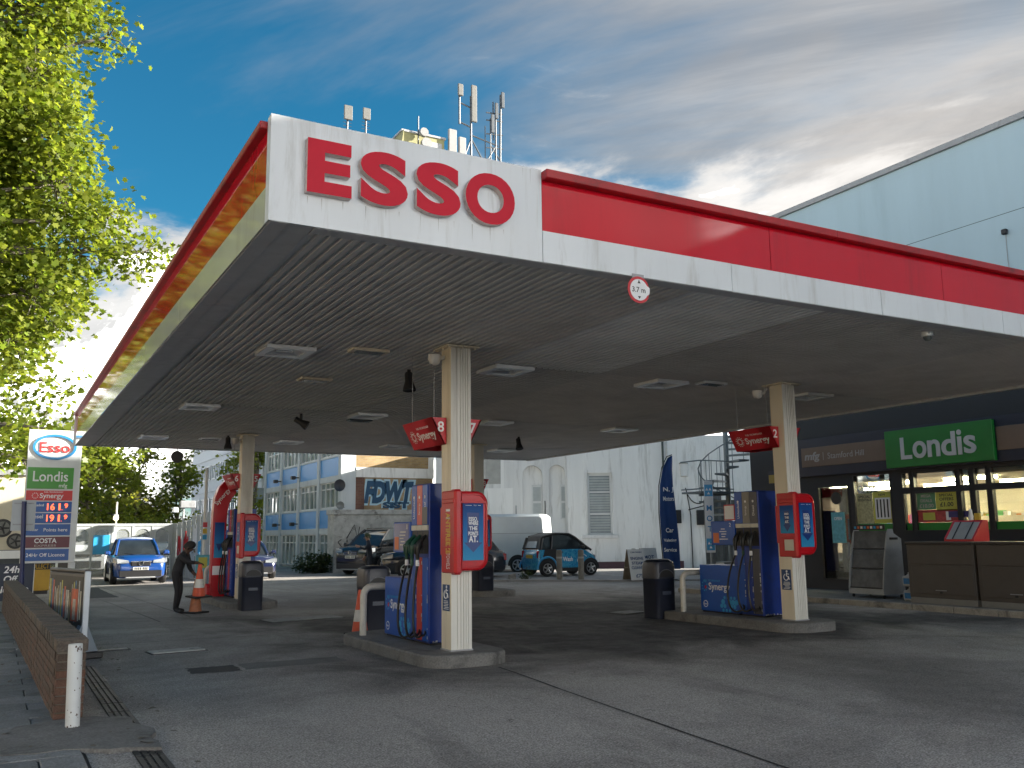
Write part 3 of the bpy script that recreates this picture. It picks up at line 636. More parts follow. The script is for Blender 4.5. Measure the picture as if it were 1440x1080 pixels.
# ------------------------------------------------------------------ red forecourt service units on the columns
m_plr = M('moulded_red', (.48, .004, .012), .34, var=.08, scale=4, coat=.1, spec=.35, dirt=(.30, .02, .03), dirt_amt=.5, dscale=5)
def poster_mat():
    m = bpy.data.materials.new('poster_blue'); m.use_nodes = True; t = m.node_tree; b = t.nodes['Principled BSDF']; tcn = t.nodes.new('ShaderNodeTexCoord'); sx = t.nodes.new('ShaderNodeSeparateXYZ'); rp = t.nodes.new('ShaderNodeValToRGB')
    t.links.new(tcn.outputs['Generated'], sx.inputs[0]); t.links.new(sx.outputs[2], rp.inputs[0]); e = rp.color_ramp.elements
    e[0].color = (.03, .27, .52, 1); e[1].color = (.004, .04, .20, 1); k = e.new(.55); k.color = (.012, .14, .42, 1); t.links.new(rp.outputs[0], b.inputs[0]); b.inputs['Roughness'].default_value = .45; b.inputs['Specular IOR Level'].default_value = .25; return m
m_post = poster_mat(); m_arrow = M('arrow_navy', (.008, .04, .20), .35, var=.05)
def service_unit(k, dz=0):
    cx, cy = COLS[k]; t = thing('red_service_unit', {'8': 'red moulded poster unit on the fluted column with a yellow-lettered side', '2': 'red moulded poster unit on the column near the shop with two arrow posters', '6': 'red moulded poster unit on the far left column above the navy bin', '4': 'red moulded poster unit on the far column hidden from view'}[k], 'poster unit', (cx, cy, dz), 0, 'red poster units on the columns')
    x0, x1, y0, y1, z0, z1 = -.158, .34, -.27, .0, 1.14, 2.16
    P = rrect(x0+.06, x1, z0, z1, .16, 8, (1, 1, 0, 0))
    def ring(sc_, y):
        c = ((x0+x1)/2, (z0+z1)/2); return [(c[0]+(a-c[0])*(1-sc_/.28), y, c[1]+(b-c[1])*(1-sc_/.5)) for a, b in P]
    mb = MB(); mb.loft([ring(0, y1), ring(0, y0+.05), ring(.012, y0+.015), ring(.035, y0), ring(.05, y0), ring(.055, y0+.012)][::-1]); mb.build('housing', m_plr, t, smooth=30)
    MB().rbox(x0-.005, x0+.11, y0-.02, .135, z0-.04, z1+.02, .03).build('side_tower', m_plr, t)
    MB().rbox(x0+.055, x1-.05, y0-.016, y0+.01, z1-.16, z1-.13, .004).build('brow', m_plr, t)
    po = MB().box(x0+.118, x1-.085, y0-.004, y0+.014, 1.275, 2.02).build('poster', m_post, t)
    g = MB(); xc = (x0+x1)/2+.016
    g.box(xc-.085, xc+.085, y0-.0055, y0-.0042, 1.50, 1.88); g.prism([(1.50, xc-.13), (1.50, xc+.13), (1.375, xc)], y0-.0055, y0-.0042, 'y'); g.build('poster_arrow', m_arrow, po)
    g = MB()
    for s, z, w in (('ESSO.', 1.80, .13), ('WHERE', 1.745, .14), ('THE', 1.68, .12), ("PRICE'S" if 0 else 'POINTS', 1.615, .14), ('AT.', 1.545, .13)): text(g, s, (xc, y0-.0057, z), XP, ZP, w=w, h=.05 if s != 'AT.' else .085, d=.001, off=.03)
    text(g, 'Esso', (xc+.03, y0-.0045, 1.975), XP, ZP, w=.04, d=.001); g.box(xc-.11, xc-.02, y0-.0055, y0-.0043, 1.97, 1.975); g.box(xc+.07, xc+.11, y0-.0055, y0-.0043, 1.97, 1.975); g.build('poster_text', m_pw, po, kind='stuff')
    xs_ = x0-.0055
    if k == '2' or k == '6':
        b = MB().box(xs_-.004, xs_+.001, -.25, .05, 1.50, 1.96); pp = b.build('side_poster', m_post, t)
        g = MB(); g.box(xs_-.0055, xs_-.0042, -.16, -.05, 1.64, 1.87); g.prism([(-.19, 1.64), (-.02, 1.64), (-.105, 1.53)], xs_-.0055, xs_-.0042, 'x'); g.build('poster_arrow', m_arrow, pp)
        g = MB(); text(g, 'THE', (xs_-.0057, -.105, 1.76), -YP, ZP, w=.09, d=.001, off=.03); text(g, 'AT.', (xs_-.0057, -.105, 1.69), -YP, ZP, w=.09, d=.001, off=.03); text(g, 'ESSO', (xs_-.0057, -.105, 1.82), -YP, ZP, w=.09, d=.001, off=.03); g.build('poster_text', m_pw, pp, kind='stuff')
        MB().box(xs_-.003, xs_+.001, -.22, -.02, 1.22, 1.4).build('instruction_label', m_tab, t)
    else:
        g = MB(); text(g, 'ANTIFREEZE', (xs_-.001, -.09, 1.62), -ZP, -YP, w=.52, h=.13, d=.002, off=.02); g.build('yellow_print', m_yel, t)
        g = MB(); text(g, 'TOWELS', (xs_-.001, -.09, 1.27), -ZP, -YP, w=.2, h=.1, d=.002); g.box(xs_-.003, xs_, -.15, -.03, 1.90, 1.93); g.box(xs_-.003, xs_, -.15, -.03, 1.80, 1.82); g.build('white_print', m_pw, t, kind='stuff')
    g = MB(); g.rbox(x0-.012, x0+.02, -.25, .06, 1.43, 1.455, .004); g.rbox(x0-.014, x0+.02, -.27, .08, 2.0, 2.06, .01); g.build('side_ledge', m_plr, t)
    MB().rbox(-.16, .16, -.16, .16, z0+.2, z1-.2, .01).build('column_bracket', m_plr, t)
for k in COLS: service_unit(k, .06 if k == '2' else 0)

# ------------------------------------------------------------------ bins, cones
def litter_bin(x, y, label, rz=0, h=1.10, m=None):
    t = thing('litter_bin', label, 'bin', (x, y, 0), rz, 'navy forecourt bins')
    def ring(sx, sy, z, r): return [(a, b, z) for a, b in rrect(-sx, sx, -sy, sy, r, 4)]
    mb = MB(); mb.loft([ring(.225, .225, 0, .06), ring(.23, .23, .03, .07), ring(.235, .235, h*.66, .08), ring(.24, .24, h*.66+.01, .08)]); mb.build('body', m or m_bin, t, smooth=35)
    mb = MB(); mb.loft([ring(.245, .245, h*.66+.012, .09), ring(.245, .245, h*.88, .09), ring(.23, .23, h*.95, .1), ring(.18, .18, h*.99, .1), ring(.1, .1, h, .06)]); hd = mb.build('hood', m or m_bin, t, smooth=35)
    for s_ in (-1, 1): 
        P = arc(0, 0, .17, .13, 0, 180, 10); mb = MB(); mb.add([(a, s_*.2465, h*.70+b) for a, b in P], [tuple(range(len(P)))]); mb.build('opening', m_blk, hd)
        mb = MB(); mb.tube([(a*1.04, s_*.247, h*.70+b*1.04) for a, b in P], .008, 5); mb.build('opening_rim', M('bin_rim', (.10, .11, .13), .4), hd)
    for s_ in (-1, 1): mb = MB(); mb.box(-.10, .10, s_*.2375-.002, s_*.2375+.002, h*.40, h*.46); mb.build('bin_label', M('bin_label', (.06, .075, .11), .4), t)
litter_bin(4.0, 8.15, 'navy litter bin behind the hoop barrier of the front left pump island'); litter_bin(9.42, 7.25, 'navy litter bin beside the hoop barrier of the front right pump island')
litter_bin(3.36, 14.15, 'dark navy litter bin in front of the far left column', h=1.08); litter_bin(9.62, 14.95, 'navy litter bin half hidden behind the fluted column', h=1.1)
m_cor = M('cone_orange', (.62, .08, .03), .5, var=.12, dirt=(.25, .06, .04), dirt_amt=.6, dscale=6); m_cwh = M('cone_white', (.62, .61, .58), .5, var=.1, dirt=(.3, .29, .27), dirt_amt=.6, dscale=7); m_cbk = M('cone_base', (.02, .02, .021), .7, var=.2); m_corf = M('cone_faded', (.42, .15, .07), .6, var=.2, dirt=(.2, .1, .06), dirt_amt=.6, dscale=6)
def cone(x, y, z, label, h=.72, old=False, tilt=(0, 0, 0)):
    t = thing('traffic_cone', label, 'traffic cone', (x, y, z), 0, 'traffic cones'); t.rotation_euler = tilt
    MB().rbox(-.21, .21, -.21, .21, 0, .035, .012).build('base', m_cbk, t)
    rr = lambda z_: .14-(.14-.035)*z_/h
    for a, b, m in ((.03, .30, 0), (.30, .56, 1), (.56, 1, 0)): MB().lathe([(rr(a*h), a*h), (rr(b*h), b*h)], 18, cap=True).build('cone_band', (m_corf if old else m_cor) if not m else (m_corf if old else m_cwh), t, smooth=40)
cone(3.62, 7.75, 0, 'orange and white traffic cone behind the front left hoop barrier')
# ------------------------------------------------------------------ shop
m_frame = M('shop_frame_black', (.012, .014, .020), .35, var=.12); m_wallk = M('shop_wall_dark', (.016, .017, .022), .6, var=.15, bump=.1); m_navyb = M('shop_band_navy', (.012, .017, .04), .4, var=.1)
m_brown = M('sign_brown', (.20, .125, .085), .45, var=.06); m_green = M('sign_green', (.012, .20, .030), .4, var=.06); m_film = M('green_film', (.015, .22, .025), .5, var=.08); m_lgrey = M('lettering_grey', (.42, .38, .35), .5, var=.05)
m_glass = glass('shop_glass', (.86, .90, .88), .015, .05); m_cream2 = M('interior_cream', (.50, .46, .38), .7, var=.1); m_floor = M('interior_floor', (.30, .28, .26), .4, var=.1)
SX = 17.2
sh = thing('convenience_shop', 'dark-fronted convenience shop with a green sign behind the right-hand pump', 'shop')
def fx(vf, x):   # plate (y,z,t) facing -x: front at x
    v, f = vf; return MB().add([(x+c, a, b) for a, b, c in v], f)
panes = [(9.31, 10.30, .35, 2.73), (8.02, 9.14, 1.56, 2.97), (7.47, 7.70, 1.56, 2.46), (6.26, 7.38, 1.56, 2.46), (5.93, 6.18, 1.56, 2.46), (5.52, 5.83, 1.56, 2.46), (3.1, 5.43, 1.56, 2.46),
         (7.47, 7.70, 2.56, 2.95), (6.26, 7.38, 2.56, 2.95), (5.93, 6.18, 2.56, 2.95), (5.52, 5.83, 2.56, 2.95), (3.1, 5.43, 2.56, 2.95)]
fx(plate(rect(-12, 12.75, .1, 4.75), [rect(*p) for p in panes], .14), SX).build('front_wall', m_wallk, sh)
for i, (a, b, c, d) in enumerate(panes):
    o = MB().box(SX+.055, SX+.061, a+.002, b-.002, c+.002, d-.002).build('door_pane' if i == 0 else 'window_pane', m_glass, sh)
    fr = MB(); e = .022
    for q in ((a, b, c, c+e), (a, b, d-e, d), (a, a+e, c+e, d-e), (b-e, b, c+e, d-e)): fr.box(SX-.012, SX+.05, *q)
    fr.build('window_frame', m_frame, sh)
    if 1 <= i <= 6: MB().box(SX+.046, SX+.053, a+e, b-e, 1.56+e, 1.75).build('green_film', m_film, sh)
MB().rbox(SX-.09, SX-.002, -12, 10.9, 3.02, 4.02, .006).build('fascia_board', m_navyb, sh)
MB().rbox(SX-.11, SX-.092, 7.97, 10.70, 3.27, 3.78, .004).build('brown_sign_panel', m_brown, sh); MB().rbox(SX-.11, SX-.092, -3, 5.13, 3.27, 3.78, .004).build('brown_sign_panel', m_brown, sh)
ls = MB().rbox(SX-.20, SX-.093, 5.16, 7.94, 3.06, 3.95, .008).build('green_sign', m_green, sh)
for i, (ch, yc, w, zc, h) in enumerate((('L', 7.345, .30, 3.50, .52), ('o', 6.98, .36, 3.44, .40), ('n', 6.605, .32, 3.44, .39), ('d', 6.225, .36, 3.51, .54), ('i', 5.945, .11, 3.52, .56), ('s', 5.70, .29, 3.45, .40))):
    g = MB(); text(g, ch, (SX-.2005, yc, zc), -YP, ZP, w=w, h=h, d=.02, off=.02); g.build('sign_letter', m_lgrey if 0 else M('sign_white', (.62, .60, .58), .45, var=.04), ls)
g = MB(); text(g, 'mfg', (SX-.1105, 10.32, 3.52), -YP, ZP, w=.50, h=.27, d=.006, off=.03, slant=.18); g.build('small_sign_lettering', m_lgrey, sh)
g = MB(); g.box(SX-.114, SX-.1105, 9.94, 9.955, 3.42, 3.63); g.build('sign_divider', m_lgrey, sh)
for s_, y_, w_ in (('Stamford', 9.40, .80), ('Hill', 8.78, .26)):
    g = MB(); text(g, s_, (SX-.1105, y_, 3.52), -YP, ZP, w=w_, d=.004); g.build('small_sign_lettering', m_lgrey, sh)
MB().box(SX+.14, 18.0, -12, 12.75, 4.55, 4.74).build('flat_roof', m_roof, sh)
MB().box(SX+.14, 24, 12.6, 12.75, 0, 4.54).build('side_wall', m_wallk, sh)
# interior
MB().box(SX+.14, 22.2, -2, 12.5, .10, .12).build('shop_floor', m_floor, sh); MB().box(22.2, 22.3, -2, 12.5, .1, 3.1).build('back_wall', m_cream2, sh)
MB().box(SX+.14, 22.3, -2, 12.5, 2.81, 2.85).build('ceiling', m_cream2, sh); MB().box(SX+.15, 22.2, -2.1, -2.0, .1, 3.1).build('end_wall', m_cream2, sh)
m_tube = M('fluorescent_tube', (1, .86, .55), .5, var=0, emit=14)
for y in (1.5, 4.2, 6.6, 8.8, 10.8):
    for x in (18.2, 20.4): MB().box(x-.06, x+.06, y-.65, y+.65, 2.74, 2.80).build('ceiling_tube', m_tube, sh)
prodm = [M('product_%d' % i, c, .4, var=.15) for i, c in enumerate(((.5, .05, .04), (.6, .4, .05), (.05, .2, .5), (.5, .5, .48), (.1, .35, .12), (.55, .2, .05), (.3, .08, .25), (.45, .42, .3)))]
m_shelf = M('shelf_beige', (.42, .38, .30), .5, var=.08)
for (xa, ya, yb, h) in ((18.6, 2.5, 8.2, 1.9), (20.2, 2.5, 9.5, 2.0), (21.75, -1.5, 12.2, 2.3), (18.2, 9.0, 9.2, 1.5)):
    s_ = MB(); s_.box(xa+.2, xa+.25, ya, yb, .12, h)
    for k in range(int((h-.1)/.38)): s_.box(xa, xa+.45, ya, yb, .2+.38*k, .225+.38*k)
    so_ = s_.build('shelf_unit', m_shelf, sh); pr = MB()
    for k in range(int((h-.1)/.38)):
        y = ya+.03
        while y < yb-.1:
            w = random.uniform(.06, .16); hh = random.uniform(.12, .30); pr.box(xa+.02, xa+.16, y, y+w*.94, .227+.38*k, .227+.38*k+hh, random.randrange(8)); y += w
    pr.build('shelf_goods', prodm, so_, kind='stuff')
# posters on and behind the glass
def poster(name, y0, y1, z0, z1, col, lines, tm, x=SX+.044):
    o = MB().box(x-.003, x, y0, y1, z0, z1).build(name, col, sh)
    for (s_, zc, w, h, off) in lines:
        g = MB(); text(g, s_, (x-.0032, (y0+y1)/2, zc), -YP, ZP, w=w, h=h, d=.001, off=off); g.build('poster_lettering', tm, o)
    return o
m_pg = M('poster_green', (.10, .26, .13), .5, var=.05); m_py = M('poster_yellow', (.52, .50, .08), .5, var=.06); m_prd = M('poster_red', (.42, .05, .05), .5, var=.3, scale=14); m_pbk = M('print_black', (.02, .02, .02), .5, var=0); m_pcy = M('poster_cyan', (.12, .42, .52), .5, var=.25, scale=12); m_pvi = M('poster_violet', (.05, .04, .18), .5, var=.1)
poster('offer_poster', 6.86, 7.35, 2.05, 2.46, m_pg, [('MEGA', 2.37, .26, .07, .02), ('DEALS', 2.26, .30, .07, .02), ('£10.00', 2.14, .38, .09, .02)], m_lgrey)
poster('offer_poster', 6.30, 6.855, 2.02, 2.46, m_py, [('SPECIAL', 2.37, .36, .06, .02), ('OFFERS', 2.28, .36, .07, .02), ('£1.00', 2.16, .34, .10, .02)], m_pbk)
o = poster('offer_strip', 6.28, 7.36, 1.76, 2.045, m_prd, [], m_pbk); MB().box(SX+.039, SX+.0405, 6.9, 7.22, 1.81, 1.98).build('strip_picture', m_py, o); MB().box(SX+.039, SX+.0405, 6.5, 6.62, 1.8, 2.0).build('strip_picture', m_pw, o)
MB().box(SX+.035, SX+.038, 5.95, 6.55, 1.86, 2.0).build('offer_strip', m_pvi, sh)
poster('coffee_poster', 8.62, 9.10, 1.76, 2.50, M('poster_cream', (.42, .40, .22), .5, var=.35, scale=16), [('SPECIAL', 2.42, .36, .06, .02), ('ESSENTIALS', 2.34, .40, .06, .02)], m_pbk)
o = poster('price_poster', 8.06, 8.60, 1.76, 2.52, m_py, [('NEW', 2.45, .2, .06, .02)], m_pbk)
MB().box(SX+.0385, SX+.0405, 8.1, 8.55, 1.86, 2.38).build('price_sheet', m_pw, o)
for c in range(4): MB().box(SX+.036, SX+.038, 8.16+.1*c, 8.2+.1*c, 1.9, 2.34).build('price_column', m_pbk, o)
g = MB(); text(g, 'COFF', (SX+.043, 8.78, 2.62), -YP, ZP, w=.56, h=.17, d=.002, off=.04); g.build('window_lettering', m_pw, sh)
poster('door_poster', 9.52, 9.95, 1.28, 2.06, m_pcy, [('OPEN', 1.9, .25, .08, .02)], m_pw)
MB().lathe([(.16, -.004), (.16, 0)], 24, (SX+.046, 9.76, 2.42), ax='x').build('round_door_sign', m_blk, sh)
MB().box(SX-.05, SX-.02, 9.36, 9.40, .9, 1.3).build('door_handle', m_trim, sh)
# yellow notice on the left end wall
t = thing('wall_notice', 'yellow and navy notice board on the dark wall left of the shop door', 'sign', (SX-.005, 11.6, 3.1)); MB().box(-.02, 0, -.45, .45, -.2, .16).build('board', m_navyb, t); MB().box(-.024, -.021, -.42, .42, -.18, .05).build('yellow_panel', M('notice_yellow', (.35, .24, .04), .5), t)
# wall lamp pod on tall building etc.
m_pale = M('pale_blue_render', (.42, .56, .64), .8, var=.06, scale=.6, dirt=(.33, .45, .52), dirt_amt=.5, dscale=.7, streak=True)
tb = thing('rendered_building', 'tall pale blue rendered building rising behind the shop', 'building')
MB().box(18.0, 46, -30, 14.5, 4.765, 8.72).build('wall', m_pale, tb); MB().box(24.01, 46, -30, 14.5, 0, 4.76).build('lower_wall', m_pale, tb); MB().box(18.012, 46, -30, 14.5, 8.735, 10.78).build('upper_wall', m_pale, tb); MB().box(17.93, 46.05, -30.05, 14.55, 10.78, 10.92).build('parapet_coping', m_trim, tb); MB().box(18.005, 46, -30, 14.5, 8.72, 8.735).build('movement_joint', m_blk, tb)
t = thing('wall_lamp', 'small dark lamp with a hanging cable on the pale blue wall', 'lamp', (17.98, 5.0, 8.28)); MB().rbox(-.10, 0, -.06, .06, -.06, .06, .015).build('lamp_body', m_blk, t); MB().tube([(-.01, 0, -.06), (-.012, .01, -.6), (-.01, -.01, -1.2)], .008, 5).build('cable', m_trim, t)
for y in (5.85, ): MB().tube([(17.985, y, 5.2), (17.985, y, 7.6)], .012, 5).build('wall_cable', m_trim, tb)

# ------------------------------------------------------------------ shop forecourt furniture
m_cab = M('cabinet_brown', (.085, .074, .066), .5, var=.08, dirt=(.055, .045, .04), dirt_amt=.5); m_cabb = M('cabinet_base', (.22, .22, .21), .6, var=.1)
for i, (y0, y1, lb) in enumerate(((4.50, 6.02, 'brown lidded storage cabinet beside the empty newspaper stand'), (2.92, 4.44, 'brown lidded storage cabinet at the right edge of the shop front'))):
    t = thing('storage_cabinet', lb, 'cabinet', (15.0, y0, .10), 0, 'brown storage cabinets'); w = y1-y0
    MB().rbox(.02, .92, .0, w, .12, 1.20, .01).build('carcass', m_cab, t); MB().box(.03, .9, .01, w-.01, 0, .119).build('plinth', m_cabb, t)
    MB().rbox(-.02, .95, -.012, w+.012, 1.205, 1.25, .012).build('lid', m_cab, t)
    MB().rbox(0, .018, .03, w-.06, .80, 1.17, .006).build('upper_door', m_cab, t); l = MB().rbox(-.002, .018, .03, w-.10, .20, .775, .006).build('lower_door', m_cab, t)
    MB().rbox(-.02, -.0025, w*.42, w*.58, .27, .285, .003).build('handle', m_trim, l); MB().rbox(-.016, -.0025, w*.48, w*.52, .22, .26, .003).build('lock', m_blk, l)
t = thing('newspaper_stand', 'empty grey newspaper stand with three tiers outside the shop', 'display stand', (15.45, 7.02, .10)); m_std = M('stand_grey', (.36, .38, .39), .5, var=.08, dirt=(.22, .23, .23), dirt_amt=.5); m_stp = M('stand_dark_panel', (.13, .14, .15), .25, var=.3, scale=4, coat=.3)
side = [(0, .08), (.0, .22), (.10, .85), (.24, 1.42), (.30, 1.52), (.44, 1.52), (.46, 1.42), (.70, 1.30), (.72, .08)]
for y in (0, .93): MB().prism([(b, a) for a, b in side], y, y+.03, 'y').build('side_panel', m_std, t)
MB().box(.66, .70, .032, .928, .08, 1.28).build('back_panel', m_std, t); MB().box(.01, .70, .032, .928, .08, .20).build('base', m_std, t)
for i in range(3):
    a = .03+.085*i; z = .22+.43*i; mb = MB(); mb.loft([[(a, .035, z), (a, .925, z), (a+.012, .925, z), (a+.012, .035, z)], [(a+.075, .035, z+.40), (a+.075, .925, z+.40), (a+.087, .925, z+.40), (a+.087, .035, z+.40)]]); mb.build('display_tier', m_stp, t)
    MB().box(a-.012, a+.05, .033, .927, z-.012, z+.012).build('tier_lip', m_blk, t)
hd = MB().rbox(.20, .23, .03, .93, 1.50, 1.62, .004).build('header_strip', m_blk, t); g = MB(); 
for i in range(9): g.box(.197, .1995, .08+.09*i, .14+.09*i, 1.53, 1.585, i % 3)
g.build('header_print', [m_pw, m_orange, m_cyan], hd)
MB().rbox(.30, .55, -.035, -.002, 1.28, 1.33, .006).build('side_handle', m_blk, t)
for a, b in ((.08, .06), (.08, .9), (.64, .06), (.64, .9)): MB().lathe([(.035, -.012), (.035, .012)], 10, (a, b, .037), ax='y').build('castor', m_blk, t)
t = thing('charity_display', 'red wedge display with a tilted grey tray on the brown cabinet', 'display', (15.25, 4.62, 1.352))
MB().prism([(0, .0), (.0, .10), (.28, .45), (.5, .45), (.5, 0)], 0, .62, 'y').build('red_box', m_prd, t) if 0 else MB().prism([(b, a) for a, b in [(0, .0), (.0, .06), (.34, .42), (.5, .42), (.5, 0)]], 0, .66, 'y').build('red_box', m_sr, t)
mb = MB(); mb.loft([[(-.02, .04, .045), (-.02, .60, .045), (.0, .60, .055), (.0, .04, .055)], [(.30, .04, .385), (.30, .60, .385), (.32, .60, .375), (.32, .04, .375)]]); mb.build('tray', m_std, t)
for y in (.16, .44): mb = MB(); mb.loft([[(-.028, y, .05), (-.028, y+.03, .05), (-.021, y+.03, .055), (-.021, y, .055)], [(.29, y, .39), (.29, y+.03, .39), (.297, y+.03, .395), (.297, y, .395)]]); mb.build('tray_rail', m_blk, t)
MB().lathe([(.045, .42), (.05, .5), (.035, .56), (.03, .62), (.012, .66)], 12, (.38, .28, 0)).build('figure_topper', m_pw, t, smooth=True); MB().rbox(.36, .42, .08, .2, .42, .56, .01).build('yellow_card', m_yel, t)
m_bot = M('bottle_white', (.42, .43, .43), .35, var=.08); m_bl = M('bottle_label', (.02, .18, .45), .4, var=.3, scale=20)
for i in range(2):
    for z in (0, .30):
        t = thing('wash_bottle', '%s screenwash bottle with blue label between stand and cabinet, %s column' % ('upper' if z else 'lower', 'front' if i == 0 else 'rear'), 'bottle', (15.42+.32*i, 6.30, .10+z+(.004 if z else 0)), 0, 'screenwash bottles')
        MB().rbox(-.10, .10, -.13, .13, 0, .22, .025).build('body', m_bot, t); MB().lathe([(.09, .22), (.04, .26), (.04, .29)], 10).build('neck', m_bot, t); MB().box(-.1035, -.1005, -.09, .09, .05, .17).build('label', m_bl, t)

# ------------------------------------------------------------------ white rendered building behind the yard
m_wr = M('white_render', (.80, .80, .785), .85, var=.07, scale=1.2, bump=.15, bscale=12, dirt=(.40, .39, .36), dirt_amt=.7, dscale=2.4, streak=True); m_wr2 = M('white_render_rough', (.70, .70, .69), .85, var=.1, scale=2, bump=.2, bscale=12, dirt=(.30, .30, .28), dirt_amt=.7, dscale=1.8, streak=True); m_wf = M('window_white', (.66, .67, .66), .5, var=.05); m_gw = M('window_dark_glass', (.10, .13, .14), .08, var=.2, coat=.5); m_blind = M('blind_grey', (.42, .45, .45), .5, var=.1); m_cement = M('cement_patch', (.38, .38, .36), .9, var=.12); m_plum = M('plinth_plum', (.10, .05, .06), .7, var=.15)
wb = thing('white_rendered_building', 'stained white rendered building with arched recesses behind the car wash yard', 'building', (22.8, 27.6, 0), R(-29.16))
def wy(vf, y0):   # plate (u,z,t) facing local -y
    v, f = vf; return MB().add([(a, y0+c, b) for a, b, c in v], f)
wy(plate(rect(-2.02, 9, 0, 6.0), [rect(-1.08, .05, 1.52, 4.32), rect(4.6, 5.05, 0, 3.4)], .35), 0).build('front_wall', m_wr, wb)
ar = lambda a, b, z0, zs: [(a, z0), (b, z0)]+[(x, z) for x, z in arc((a+b)/2, zs, (b-a)/2, (b-a)/2*1.05, 0, 180, 14)]
wy(plate(rect(-8.05, -2.0, 0, 6.4), [ar(-4.05, -3.12, 1.3, 4.25), ar(-2.83, -2.06, 1.3, 4.35)], .30), .38).build('recessed_wall', m_wr2, wb)
MB().box(-8.05, -2.0, .681, .75, 0, 6.4).build('arch_back', m_wr, wb); MB().box(-2.03, -1.99, .0, .7, 0, 6.0).build('wall_return', m_wr, wb); MB().box(-8.0, 9, .8, 8, 0, 5.8).build('building_core', m_wr2, wb)
for u, w in ((-3.62, .42), (-2.3, .22)):
    f = MB(); f.box(u, u+w+.06, .64, .68, 2.25, 3.85); q = f.build('arch_window', m_wf, wb)
    for z0, z1 in ((2.32, 3.0), (3.1, 3.75)): MB().box(u+.06, u+w, .634, .639, z0, z1).build('pane', m_blind, q)
w = MB()
for a, b, c, d in ((-1.08, .05, 1.52, 1.62), (-1.08, .05, 4.2, 4.32), (-1.08, -.98, 1.62, 4.2), (-.05, .05, 1.62, 4.2), (-.98, -.05, 2.42, 2.52), (-.98, -.05, 3.42, 3.5)): w.box(a+.001, b-.001, .10, .16, c, d)
w = w.build('sash_window', m_wf, wb); MB().box(-1.0, -.03, .17, .175, 1.6, 4.22).build('pane', M('pane_grey', (.26, .29, .30), .15, var=.15), w)
for z0, z1, n in ((1.66, 2.38, 6), (2.56, 3.38, 7), (3.54, 4.16, 5)):
    for i in range(n): z = z0+(z1-z0)*(i+.5)/n; q = MB().box(-.975, -.055, .13, .138, z-.05, z+.04).build('blind_slat', m_blind, w); 
MB().rbox(-1.36, .27, -.10, .12, 1.36, 1.52, .01).build('window_sill', m_wr2, wb)
f = MB(); 
for a, b, c, d in ((-1.24, .20, 4.33, 4.45), (-1.22, -1.09, 1.53, 4.33), (.06, .18, 1.53, 4.33)): f.box(a, b, -.03, .002, c, d)
f.build('window_surround', m_wr, wb); MB().box(-2.05, 3.2, -.02, .002, 0, .32).build('plinth', m_plum, wb)
MB().tube([(2.42, -.06, 0), (2.42, -.06, 6.0)], .05, 8).build('downpipe', M('pipe_green', (.05, .07, .065), .5), wb); MB().tube([(2.62, -.04, .0), (2.62, -.04, 5.9)], .03, 8).build('white_pipe', m_wf, wb)
MB().box(-5.75, -5.05, .372, .3795, 3.9, 6.3).build('cement_patch', m_cement, wb); MB().box(-5.05, -4.9, .36, .379, 0, 6.3).build('wall_strip', m_wr, wb)
MB().box(-5.8, -4.5, .34, .3795, 2.35, 3.7).build('boarded_panel', m_wr, wb); 
MB().tube([(-7.2, .33, 3.1), (-5.85, .33, 3.15), (-5.8, .33, 2.2)], .03, 7).build('waste_pipe', m_trim, wb); MB().tube([(-4.35, .34, 2.2), (-4.35, .34, 2.9)], .03, 6).build('soil_pipe', m_trim, wb); MB().tube([(-3.02, .35, 1.8), (-3.02, .35, 3.1)], .025, 6).build('lamp_conduit', m_blk, wb)
MB().tube([(-2.0, .2, 2.2), (-1.95, -.1, 2.75)], .02, 5).build('stay_bar', m_wf, wb); MB().box(-2.7, -2.06, .25, .38, 1.1, 1.3).build('arch_sill', m_cement, wb)
MB().rbox(4.6, 5.05, .1, .16, 0, 3.38, .01).build('side_door', M('door_grey', (.10, .11, .12), .5), wb)
t = thing('meter_box', 'pale meter box high on the white wall right of the feather flag', 'box', (0, 0, 0)); t.location = wb.matrix_basis @ Vector((3.35, -.005, 4.4)) if 0 else Vector((22.8+3.35*.873, 27.6-3.35*.487, 4.4)); t.rotation_euler = (0, 0, R(-29.16))
MB().rbox(-.16, .16, -.16, 0, -.28, .3, .02).build('body', m_wr2, t); MB().box(-.19, .19, -.19, 0, .3, .34).build('lid', m_cement, t)
for (u, z, w_, h_, lb) in ((2.95, 2.3, .2, .3, 'black electrical box on the white wall behind the feather flag'), (4.05, 2.25, .2, .34, 'black electrical box on the white wall left of the side door')):
    t = thing('electrical_box', lb, 'box', (22.8+u*.873, 27.6-u*.487, z), R(-29.16), 'black wall boxes'); MB().rbox(-w_, w_, -.16, -.005, -h_, h_, .02).build('body', m_blk, t)
    MB().box(-w_+.03, w_-.03, -.166, -.1605, -h_+.04, h_-.04).build('door', m_blk, t)
t = thing('wall_cables', 'looped black cables hanging on the stained white wall', 'cables', (22.8+3.5*.873, 27.6-3.5*.487, 0), R(-29.16))
for p in (bez((-.1, -.03, 3.6), (.1, -.03, 2.6), (.9, -.05, 2.6), (1.2, -.03, 3.85)), bez((-.1, -.03, 3.6), (.0, -.03, 3.2), (.05, -.03, 2.7), (.1, -.03, 2.3)), bez((.0, -.03, 2.6), (.4, -.03, 2.7), (.6, -.03, 2.75), (.8, -.03, 2.8)), bez((.1, -.03, 0), (.12, -.03, .9), (.08, -.03, 1.6), (.1, -.03, 2.4))): MB().tube(p, .022, 5).build('cable', m_blk, t)

